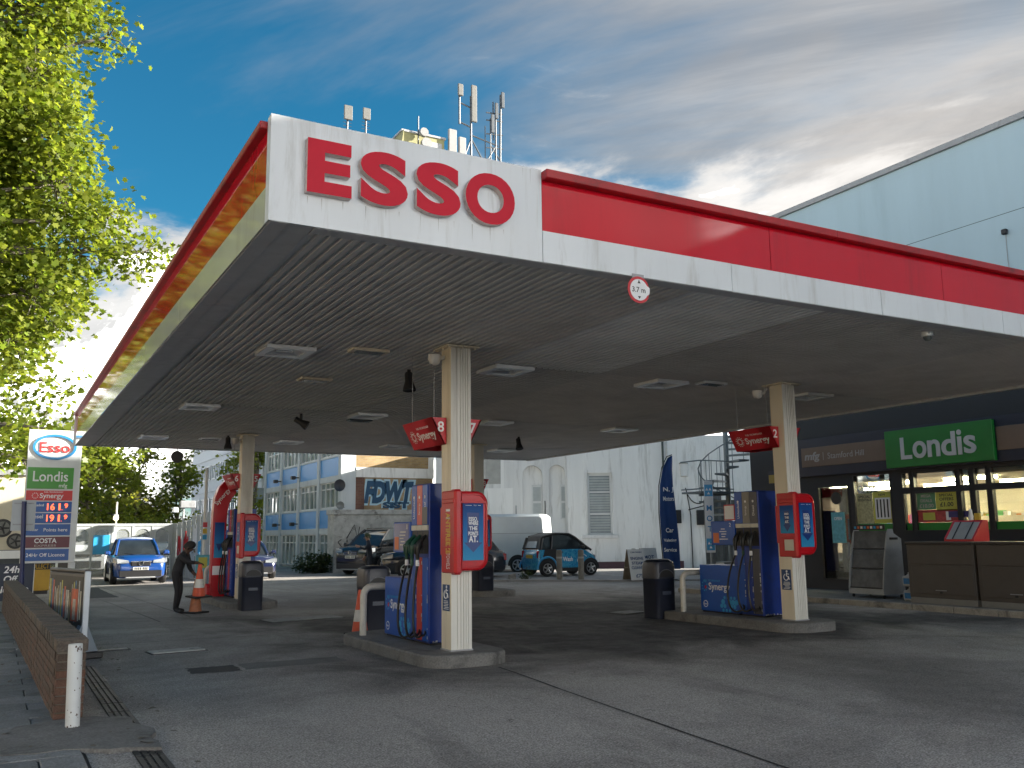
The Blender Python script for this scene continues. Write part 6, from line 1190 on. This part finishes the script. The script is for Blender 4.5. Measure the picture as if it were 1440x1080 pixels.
MB().rbox(-1.285, -1.262, -.26, .26, .66, .78, .004).build('number_plate', m_npy, sm); MB().loft([[(-1.205, -.42, 1.03), (-1.205, .42, 1.03), (-1.18, .42, 1.03), (-1.18, -.42, 1.03)], [(-1.125, -.38, 1.27), (-1.125, .38, 1.27), (-1.10, .38, 1.27), (-1.10, -.38, 1.27)]]).build('rear_window', m_hl, sm)
g = MB(); text(g, 'CARWASH' if 0 else 'Wash', (-.05, -.758, .62), XP, ZP, w=.42, h=.16, d=.003, off=.02); g.build('side_graphic', m_pw, sm); MB().tube([(.35, -.76, .52), (.42, -.76, .80), (.50, -.76, .60), (.58, -.76, .82), (.75, -.76, .70)], .012, 4).build('side_graphic', m_pw, sm)
# vans
def van(label, loc, heading, L=5.6, W=2.0, H=2.45):
    t = thing('panel_van', label, 'van', loc, math.atan2(heading[1], heading[0]), 'white vans'); hw = W/2
    P = [(-L/2, .35), (-L/2-.01, 1.2), (-L/2+.06, H-.1), (-L/2+.2, H), (L/2-1.9, H+.02), (L/2-1.55, H-.12), (L/2-.85, 1.35), (L/2-.15, 1.08), (L/2, .85), (L/2, .35)]
    rings = [[(a*(1 if abs(k) < .5 else 1), y, .9+(b-.9)*s_) for a, b in P] for k, y, s_ in ((1, -hw, .93), (0, -hw+.09, 1), (0, hw-.09, 1), (1, hw, .93))]; MB().loft(rings).build('body', m_pwh, t, smooth=35)
    for sg in (-1, 1):
        A = [(L/2-1.62, 2.05), (L/2-.98, 1.38), (L/2-1.75, 1.36), (L/2-1.85, 2.05)]; MB().add([(a, sg*(hw+.004), b) for a, b in A], [(0, 1, 2, 3)]).build('cab_window', m_cglass, t)
        for xw in (-L/2+1.1, L/2-.95):
            C = arc(xw, .34, .42, .42, -5, 185, 14); MB().add([(a, sg*(hw+.004), b) for a, b in C], [tuple(range(len(C)))]).build('wheel_arch', m_blk, t); wheel(t, xw, sg*(hw-.08), .34, .22, sg)
        MB().rbox(-L/2-.02, -L/2+.07, sg*(hw-.10)-.06, sg*(hw-.10)+.085, .95, 1.6, .015).build('tail_light', m_tl, t); MB().rbox(L/2-.12, L/2+.02, sg*hw*.75-.16, sg*hw*.75+.16, .88, 1.1, .03).build('headlight', m_hl, t)
        MB().rbox(L/2-1.0, L/2-.85, sg*(hw+.14)-.1, sg*(hw+.14)+.1, 1.35, 1.7, .03).build('door_mirror', m_blk, t); MB().box(-L/2+.1, L/2-2.0, sg*(hw+.001)-.004, sg*(hw+.001)+.004, 1.62, 1.64).build('body_crease', m_trim, t)
        MB().box(L/2-2.95, L/2-2.935, sg*(hw+.001)-.004, sg*(hw+.001)+.004, .5, 2.3).build('door_seam', m_trim, t)
    MB().add([(L/2-1.5, -hw+.15, 2.2), (L/2-1.5, hw-.15, 2.2), (L/2-.86, hw-.10, 1.40), (L/2-.86, -hw+.10, 1.40)], [(0, 1, 2, 3)]).build('windscreen', m_cglass, t).location = (.03, 0, .03)
    MB().rbox(L/2-.02, L/2+.04, -hw+.1, hw-.1, .4, .7, .03).build('bumper', m_blk, t); MB().rbox(L/2-.01, L/2+.03, -.4, .4, .85, 1.0, .02).build('grille', m_blk, t)
van('tall white panel van parked between the white building and the small blue car', (16.7, 28.3, 0), (-.74, .67), 5.4, 1.95, 2.42); van('white van behind the scratched screens of the left fence', (2.2, 38.2, 0), (-.3, -1), 4.9, 1.9, 1.95); van('white van mostly hidden behind the blue crossover', (5.2, 39.5, 0), (-.1, -1), 4.9, 1.9, 1.75)

# ------------------------------------------------------------------ people
m_cl = M('clothes_black', (.02, .021, .025), .85, var=.25, scale=9, bump=.25, bscale=25); m_cl2 = M('clothes_dark_trousers', (.014, .014, .017), .85, var=.25, scale=9); m_skin = M('skin_dark', (.10, .055, .038), .6, var=.1); m_skin2 = M('skin_light', (.34, .19, .13), .55, var=.1); m_hair = M('hair_black', (.010, .009, .009), .7, var=.2); m_shoe = M('shoe_black', (.012, .012, .013), .5, var=.1); m_hiv = M('hood_green', (.035, .05, .02), .7, var=.15); m_nv = M('clothes_navy', (.012, .017, .03), .85, var=.2)
def person(label, loc, rz, J, E, Rd, hands, head, skin, top, trouser, facedir, hood=None):
    """J joints (name -> (forward, left, up)), E edges, Rd radii: one skinned body"""
    me = bpy.data.meshes.new('body'); names = list(J); ix = {n: i for i, n in enumerate(names)}
    me.from_pydata([J[n] for n in names], [(ix[a], ix[b]) for a, b in E], [])
    o = bpy.data.objects.new('tmp', me); COL.objects.link(o); o.modifiers.new('s', 'SKIN'); 
    for n in names: d = me.skin_vertices[0].data[ix[n]]; r = Rd[n]; d.radius = r if isinstance(r, tuple) else (r, r)
    me.skin_vertices[0].data[ix['pelvis']].use_root = True; sd = o.modifiers.new('b', 'SUBSURF'); sd.levels = 2; sd.render_levels = 2
    dg = bpy.context.evaluated_depsgraph_get(); bm = bpy.data.meshes.new_from_object(o.evaluated_get(dg)); bpy.data.objects.remove(o)
    for m in (top, trouser, skin, m_shoe): bm.materials.append(m)
    hp = [Vector(J[h]) for h in hands]; zc = J['pelvis'][2]
    for p in bm.polygons:
        c = p.center; p.use_smooth = True
        if any((c-h).length < .10 for h in hp) or (c-Vector(J['head'])).length < .14 or (c-Vector(J['neck'])).length < .05: p.material_index = 2
        elif c.z < .10: p.material_index = 3
        elif c.z < zc-.03: p.material_index = 1
    t = thing('person', label, 'person', loc, rz); b = link('body', bm, t)
    # hair / hood, facial features
    h = Vector(J['head']); f = Vector(facedir).normalized(); u = (Vector(J['head'])-Vector(J['neck'])).normalized(); sd_ = f.cross(u).normalized(); u = sd_.cross(f).normalized()
    P = lambda a, b_, c: h+f*a+sd_*b_+u*c
    hr = MB(); rings = []
    for i in range(7):
        th = math.pi*(.02+.55*i/6); rings.append([P(.118*math.sin(th)*math.cos(q)*(.92 if math.cos(q) > 0 else 1.08)-.018, .098*math.sin(th)*math.sin(q), .02+.135*math.cos(th)+(.055 if math.cos(q) > .3 else -.03)*(i/6)) for q in (2*math.pi*k/14 for k in range(14))])
    hr.loft(rings, cap=True); hr.build('hair' if not hood else 'hood', hood or m_hair, t, smooth=60)
    for s_ in (-1, 1): MB().lathe([(.014, -.006), (.014, .006)], 8, P(.098, s_*.034, .012), ax='x').build('eye', m_hair, t); e = MB(); e.tube([P(-.01, s_*.098, .03), P(-.02, s_*.108, 0), P(-.01, s_*.098, -.035)], .014, 6); e.build('ear', skin, t)
    n = MB(); n.tube([P(.10, 0, .02), P(.128, 0, -.022), P(.105, 0, -.035)], [.010, .016, .010], 6); n.build('nose', skin, t, smooth=True); m_ = MB(); m_.tube([P(.098, -.025, -.062), P(.106, 0, -.062), P(.098, .025, -.062)], .006, 5); m_.build('mouth', m_hair, t)
    return t
def limbs(sh, el, wr, ha, sd, J, E, Rd, palmdir, curl):
    """arm with a hand of five bent fingers"""
    for n, p, r in (('sh'+sd, sh, .075), ('el'+sd, el, .052), ('wr'+sd, wr, .034), ('ha'+sd, ha, (.040, .024))): J[n] = p; Rd[n] = r
    E += [('chest', 'sh'+sd), ('sh'+sd, 'el'+sd), ('el'+sd, 'wr'+sd), ('wr'+sd, 'ha'+sd)]
    d = (Vector(ha)-Vector(wr)).normalized(); sdv = d.cross(Vector(palmdir)).normalized(); pd = Vector(palmdir).normalized()
    for k in range(4):
        b = Vector(ha)+d*.045+sdv*(.026-.0175*k); ln_ = (.040, .046, .043, .034)[k]
        m1 = b+(d*.8+pd*curl*.5)*ln_; m2 = m1+(d*.35+pd*curl)*ln_*.8
        for q, p in enumerate((b, m1, m2)): J['f%s%d%d' % (sd, k, q)] = tuple(p); Rd['f%s%d%d' % (sd, k, q)] = .0095-.001*q
        E += [('ha'+sd, 'f%s%d0' % (sd, k)), ('f%s%d0' % (sd, k), 'f%s%d1' % (sd, k)), ('f%s%d1' % (sd, k), 'f%s%d2' % (sd, k))]
    b = Vector(ha)-d*.02+sdv*.034; m1 = b+sdv*.022+d*.02+pd*.012; m2 = m1+d*.028+pd*.02*curl
    for q, p in enumerate((b, m1, m2)): J['t%s%d' % (sd, q)] = tuple(p); Rd['t%s%d' % (sd, q)] = .0115-.001*q
    E += [('ha'+sd, 't%s0' % sd), ('t%s0' % sd, 't%s1' % sd), ('t%s1' % sd, 't%s2' % sd)]
def base_body(pelvis, chest, neck, head, hips, knees, ankles, toes):
    J = {'pelvis': pelvis, 'waist': tuple((Vector(pelvis)*.55+Vector(chest)*.45)), 'chest': chest, 'neck': neck, 'head': head, 'crown': tuple(Vector(head)+(Vector(head)-Vector(neck))*.62)}
    Rd = {'pelvis': (.15, .12), 'waist': (.145, .11), 'chest': (.165, .125), 'neck': .058, 'head': (.095, .10), 'crown': .065}
    E = [('pelvis', 'waist'), ('waist', 'chest'), ('chest', 'neck'), ('neck', 'head'), ('head', 'crown')]
    for s_, h, k, a, t in zip('LR', hips, knees, ankles, toes):
        for n, p, r in (('hip'+s_, h, .095), ('kn'+s_, k, .068), ('an'+s_, a, .048), ('to'+s_, t, .042)): J[n] = p; Rd[n] = r
        he = tuple(Vector(a)+(Vector(a)-Vector(t)).normalized()*.05+Vector((0, 0, -.045))); 
        E += [('pelvis', 'hip'+s_), ('hip'+s_, 'kn'+s_), ('kn'+s_, 'an'+s_), ('an'+s_, 'to'+s_)]
    return J, E, Rd
# bending figure with the cones
rz1 = math.atan2(-.488, .873)
J, E, Rd = base_body((-.03, 0, .92), (.10, 0, 1.20), (.17, 0, 1.33), (.235, -.01, 1.385), [(-.03, .10, .86), (-.03, -.10, .86)], [(.02, .11, .48), (.05, -.11, .48)], [(-.05, .12, .085), (.0, -.11, .085)], [(.12, .15, .045), (.17, -.12, .045)])
limbs((.12, .17, 1.20), (.18, .19, .95), (.30, .10, .84), (.345, .085, .815), 'L', J, E, Rd, (0, -1, -.2), .6); limbs((.12, -.17, 1.20), (.30, -.20, 1.08), (.43, -.10, 1.07), (.475, -.08, 1.06), 'R', J, E, Rd, (.15, .4, -1), .7)
person('person in black clothes bending over stacked traffic cones beside the far left pump', (1.80, 14.15, 0), rz1, J, E, Rd, ('haL', 'haR'), None, m_skin, m_cl, m_cl2, (.86, 0, -.5))
fx1 = Vector((.873, -.488, 0)); lf1 = Vector((.488, .873, 0)); b1 = Vector((1.80, 14.15, 0))
c1 = b1+fx1*.49-lf1*.06; cone(c1.x, c1.y, .34, 'orange and white traffic cone being lifted by the bending person', .70, False, (R(3), R(-2), R(20)))
c2 = b1+fx1*.37+lf1*.10; cone(c2.x, c2.y, 0, 'faded traffic cone standing at the bending person\'s feet', .72, True, (0, 0, R(35)))
# person by the people carrier
J, E, Rd = base_body((0, 0, .93), (.05, 0, 1.28), (.08, 0, 1.46), (.11, 0, 1.55), [(0, .10, .88), (0, -.10, .88)], [(.04, .11, .48), (.02, -.11, .48)], [(.0, .12, .085), (-.02, -.11, .085)], [(.16, .15, .045), (.14, -.12, .045)])
limbs((.05, .18, 1.30), (.22, .20, 1.12), (.42, .12, 1.22), (.47, .10, 1.24), 'L', J, E, Rd, (0, -1, -.2), .6); limbs((.05, -.18, 1.30), (.05, -.24, 1.02), (.16, -.20, .82), (.18, -.19, .775), 'R', J, E, Rd, (0, 1, 0), .6)
person('person in dark clothes and a green hood standing beside the black people carrier', (10.3, 25.2, 0), math.atan2(.2, -1), J, E, Rd, ('haL', 'haR'), None, m_skin2, m_nv, m_nv, (1, 0, -.1), m_hiv)
# ------------------------------------------------------------------ trees and shrubs
m_bark = M('bark', (.13, .115, .09), .9, var=.3, scale=3, bump=.5, bscale=14); m_leaf = leafmat('plane_leaf', (.135, .205, .028), (1.7, 1.7, 1.0)); m_leaf2 = leafmat('tree_leaf', (.17, .225, .045), (1.8, 1.8, 1.0)); m_leafd = leafmat('shrub_leaf', (.035, .06, .018), (1.2, 1.3, .9)); m_seed = M('seed_ball', (.06, .05, .03), .8)
LEAF = np.array([(0, -.5), (.20, -.28), (.50, -.20), (.34, .02), (.46, .30), (.17, .26), (0, .55), (-.17, .26), (-.46, .30), (-.34, .02), (-.50, -.20), (-.20, -.28)])
LEAF3 = np.array([(0, -.5), (.32, -.1), (.22, .25), (0, .5), (-.22, .25), (-.32, -.1)])
def leaves(name, cen, size, mat, parent, shape=LEAF, droop=.5):
    n = len(cen); k = len(shape); nrm = RNG.normal(size=(n, 3)); nrm[:, 2] = np.abs(nrm[:, 2])+droop; nrm /= np.linalg.norm(nrm, axis=1)[:, None]
    r = RNG.normal(size=(n, 3)); u = np.cross(nrm, r); u /= np.linalg.norm(u, axis=1)[:, None]; w = np.cross(nrm, u); s = (size*RNG.uniform(.6, 1.25, n))[:, None, None]
    fold = np.abs(shape[:, 0])*.28; v = cen[:, None, :]+s*(shape[None, :, 0, None]*u[:, None, :]+shape[None, :, 1, None]*w[:, None, :]+fold[None, :, None]*nrm[:, None, :])
    me = bpy.data.meshes.new(name); V = v.reshape(-1, 3); me.vertices.add(len(V)); me.vertices.foreach_set('co', V.astype(np.float32).ravel()); me.loops.add(n*k); me.loops.foreach_set('vertex_index', np.arange(n*k, dtype=np.int32))
    me.polygons.add(n); me.polygons.foreach_set('loop_start', np.arange(0, n*k, k, dtype=np.int32)); me.polygons.foreach_set('loop_total', np.full(n, k, dtype=np.int32)); me.materials.append(mat); me.update(calc_edges=True); me.validate()
    return link(name, me, parent, kind='stuff')
def blob_pts(c, r, n, shell=.55):
    d = RNG.normal(size=(n, 3)); d /= np.linalg.norm(d, axis=1)[:, None]; rad = RNG.uniform(shell**3, 1, n)**(1/3); return np.array(c)+d*rad[:, None]*np.array(r)
def tree(label, base, trunk_h, blobs, per, size, mat, tr=.28, group=None, nm='tree', tw=.34, lpc=22, cl=.30):
    t = thing(nm, label, 'tree', base, 0, group); B = Vector(base)
    tk = MB(); top = Vector((0, 0, trunk_h)); tk.tube([(0, 0, -.1), (0, 0, .3), (.05, .03, trunk_h*.5), (0, 0, trunk_h)], [tr*1.5, tr*1.1, tr*.95, tr*.75], 12); tk.build('trunk', m_bark, t, smooth=True)
    br = MB(); cl_pts = []
    hi = max(b[0][2] for b in blobs)
    lead = [top, top.lerp(Vector((0, 0, hi)), .5)+Vector((.3, -.2, 0)), Vector((.2, .1, hi))]; br.tube(lead, [tr*.75, tr*.5, .05], 8)
    for c, r in blobs:
        c = Vector(c); st = lead[0].lerp(lead[2], min(.85, max(0, (c.z-trunk_h)/(hi-trunk_h+.01)*.7))); mid = st.lerp(c, .5)+Vector((0, 0, .5)); br.tube([st, mid, c], [tr*.42, tr*.25, .03], 7)
        nc = max(3, int(per*r[0]*r[1]*r[2]**1.0)); P = blob_pts(c, r, nc); cl_pts.append(P)
        for p in P[::2]: br.tube([c.lerp(Vector(p), .15), c.lerp(Vector(p), .6)+Vector((0, 0, .08)), Vector(p)], [.025, .016, .006], 4)
    br.build('branches', m_bark, t, smooth=True, kind='stuff')
    C = np.concatenate(cl_pts); L_ = np.repeat(C, lpc, axis=0)+RNG.normal(size=(len(C)*lpc, 3))*np.array([cl, cl, cl*.8]); leaves('crown', L_, size, mat, t, LEAF if size > .15 else LEAF3)
    return t
# big plane tree: crown lobes relative to its base at (-5.2, 20.5, 0)
bx, by = -5.2, 20.5
def rel(l): return [((x-bx, y-by, z), r) for x, y, z, r in l]
main = rel([(-2.2, 20.2, 16.6, (1.9, 2.2, 1.6)), (-.6, 20, 16.9, (.75, 1.0, .7)), (.15, 20, 15.9, (.75, .8, .55)), (-1.6, 20.5, 14.4, (1.2, 2, 1.3)), (-1.3, 20.2, 12.6, (1.25, 2, 1.3)), (-.9, 20, 11.2, (1.15, 1.8, 1.2)), (.4, 20, 10.4, (.85, 1.1, .75)), (1.3, 20, 9.6, (.85, .9, .75)), (-.3, 19.8, 9.3, (.95, 1.3, 1.0)), (-1.2, 20, 8.0, (1.3, 1.8, 1.2)),
            (-1.7, 20.3, 6.9, (.9, 1.6, .8)), (-3.2, 20.5, 13, (1.8, 2.5, 2.4)), (-3.4, 20.5, 9, (1.9, 2.5, 2.2)), (-5.2, 20.5, 16.5, (2.8, 3, 2.2)), (-6.8, 21, 12.5, (2.8, 3, 2.4)), (-5.4, 22.5, 9.5, (2.6, 2.6, 2)), (-4, 23, 14, (2.2, 2.2, 2.2)), (-2.6, 22, 11, (1.6, 1.8, 1.8)), (-5, 18.3, 12.5, (2.2, 1.6, 2.2)), (-2.6, 22.5, 8.2, (1.2, 1.4, 1.2)), (-1.6, 22.5, 9.6, (1.2, 1.4, 1.1)), (-2.9, 22.5, 6.4, (1.2, 1.3, 1.1)), (-2.0, 22.8, 12.0, (1.2, 1.4, 1.2))])
tree('large yellow-green plane tree overhanging the left side of the canopy', (bx, by, 0), 4.6, main, 36, .175, m_leaf, .34, 'street trees', 'plane_tree', lpc=20, cl=.27)
def generic(seed, n, R0, z0, z1):
    rr = random.Random(seed); out_ = []
    for i in range(n):
        a = rr.uniform(0, 6.283); q = rr.uniform(.15, .8)*R0; z = rr.uniform(z0, z1); s_ = 1-abs((z-(z0+z1)/2)/(z1-z0))*.7; r = rr.uniform(.22, .36)*R0; out_.append(((math.cos(a)*q*s_, math.sin(a)*q*s_, z), (r, r, r*.85)))
    return out_
tree('leafy street tree further along the road behind the price sign', (-4.8, 33, 0), 4.5, generic(3, 20, 5.2, 5, 16.5)+[((x+4.8, y-33, z), r) for x, y, z, r in [(-.7, 26.5, 8.4, (1.1, 1.2, 1.0)), (-.55, 26.5, 6.8, (1.05, 1.2, 1.0)), (-.7, 26.5, 5.2, (1.1, 1.2, .9)), (-1.9, 26.5, 7.5, (1.2, 1.2, 1.4)), (-2.0, 26.5, 5.0, (1.2, 1.2, 1.0)), (-1.6, 27, 3.9, (1.0, 1, .7)), (.6, 31, 5.6, (1.1, 1.2, .9)), (.5, 31, 4.2, (1.0, 1.2, .8))]], 7, .24, m_leaf, .32, 'street trees', 'plane_tree', lpc=20, cl=.34)
tree('leafy street tree far along the road on the left', (-4.0, 47, 0), 4.2, generic(5, 18, 5.2, 4.5, 15), 5, .28, m_leaf, .3, 'street trees', 'plane_tree', lpc=18, cl=.38)
# trees behind the yard
for (x, y, h, R0, m, lb, sd) in ((2.6, 50, 7.6, 3.0, m_leaf, 'yellow-green tree behind the price sign and the left fence', 11), (5.9, 56, 7.4, 2.6, m_leaf2, 'dull green tree behind the blue crossover', 12), (8.6, 57, 7.3, 2.3, m_leaf, 'bright green tree left of the white tower block', 13), (12.6, 53, 10.5, 2.4, m_leaf, 'tall tree in the gap left of the blue block', 14), (3.6, 62, 7.5, 3.2, m_leaf2, 'dark tree far behind the left fence', 15), (-.6, 44.0, 8, 2.2, m_leaf, 'sunlit tree between price sign and tyre shop', 16)):
    tree(lb, (x, y, 0), 1.8, generic(sd, 26, R0, 1.0, h-.5), 30, .26, m, .16, 'trees behind the yard', 'tree', lpc=14, cl=.26)
def bush(name, label, base, r, n, size, mat, cat='shrub'):
    t = thing(name, label, cat, base); st = MB()
    P = blob_pts((0, 0, r[2]*.75), r, n, .2); P[:, 2] = np.maximum(P[:, 2], .08)
    for p in P[::6]: st.tube([(p[0]*.15, p[1]*.15, 0), (p[0]*.6, p[1]*.6, p[2]*.6), tuple(p)], [.014, .01, .004], 4)
    st.build('stems', m_bark, t, kind='stuff'); leaves('foliage', np.repeat(P, 9, axis=0)+RNG.normal(size=(n*9, 3))*.09, size, mat, t, LEAF3)
bush('shrub', 'straggly dark green shrub in front of the blue block', (10.75, 33.3, 0), (.95, .5, .5), 170, .13, m_leafd)
bush('hedge_shrub', 'bare twiggy hedge behind the left fence', (2.2, 44.5, 0), (3.0, 1.0, 1.6), 340, .16, m_leaf2)
bush('hedge_shrub', 'green hedge behind the right part of the screen fence', (5.6, 45.5, 0), (2.4, 1.0, 1.7), 380, .16, m_leaf)
bush('weed_clump', 'small weed clump by a broken block beside the small blue car', (14.6, 21.3, .05), (.22, .15, .10), 26, .06, m_leafd, 'weeds')
t = thing('broken_block', 'small broken concrete block on the ground behind the fluted column', 'block', (14.2, 21.6, .05)); mb = MB(); mb.loft([[(-.12, -.09, 0), (.12, -.1, 0), (.13, .09, 0), (-.11, .1, 0)], [(-.10, -.08, .16), (.11, -.09, .2), (.10, .08, .19), (-.1, .08, .15)]]); mb.build('block', m_conc, t)
# dead leaves and litter on the pavement
lt = []
for i in range(240): lt.append((random.choice((random.uniform(-3.8, -1.25), random.uniform(-1.0, -.2))), random.uniform(-1, 18), .034))
leaves('fallen_leaves', np.array(lt), .07, m_bark, None, LEAF3, 6)
bpy.data.objects['fallen_leaves']['label'] = 'scattered dry leaves on the pavement beside the wall'; bpy.data.objects['fallen_leaves']['category'] = 'leaves'
t = thing('litter_scrap', 'crumpled pale paper scrap on the pavement by the brick wall', 'litter', (-1.42, 8.2, .03)); P = [(random.uniform(-.1, .1), random.uniform(-.12, .12), random.uniform(0, .05)) for _ in range(8)]; MB().add(P, [(0, 1, 2), (2, 3, 1), (3, 4, 5), (5, 6, 3), (6, 7, 0), (0, 2, 5)]).build('paper', m_pw, t)

# ------------------------------------------------------------------ terrace across the road (left of the view)
m_bdk = brickmat('brick_pale_stock', (.28, .22, .14), (.24, .18, .11), (.23, .20, .16), 1, 'y')
te = thing('terrace_row', 'brick terrace across the road, left of the view', 'building'); MB().box(-26, -17, -45, 90, 0, 9).build('wall', m_bdk, te); MB().prism([(9, -26.4), (9, -16.6), (12, -21.5)], -45.3, 90.3, 'y').build('roof', m_roof, te)
for i in range(26):
    for z in (1.2, 4.3, 7.0): MB().box(-17.002, -16.97, -42+5.1*i, -40.4+5.1*i, z, z+1.6).build('window', m_tg, te)
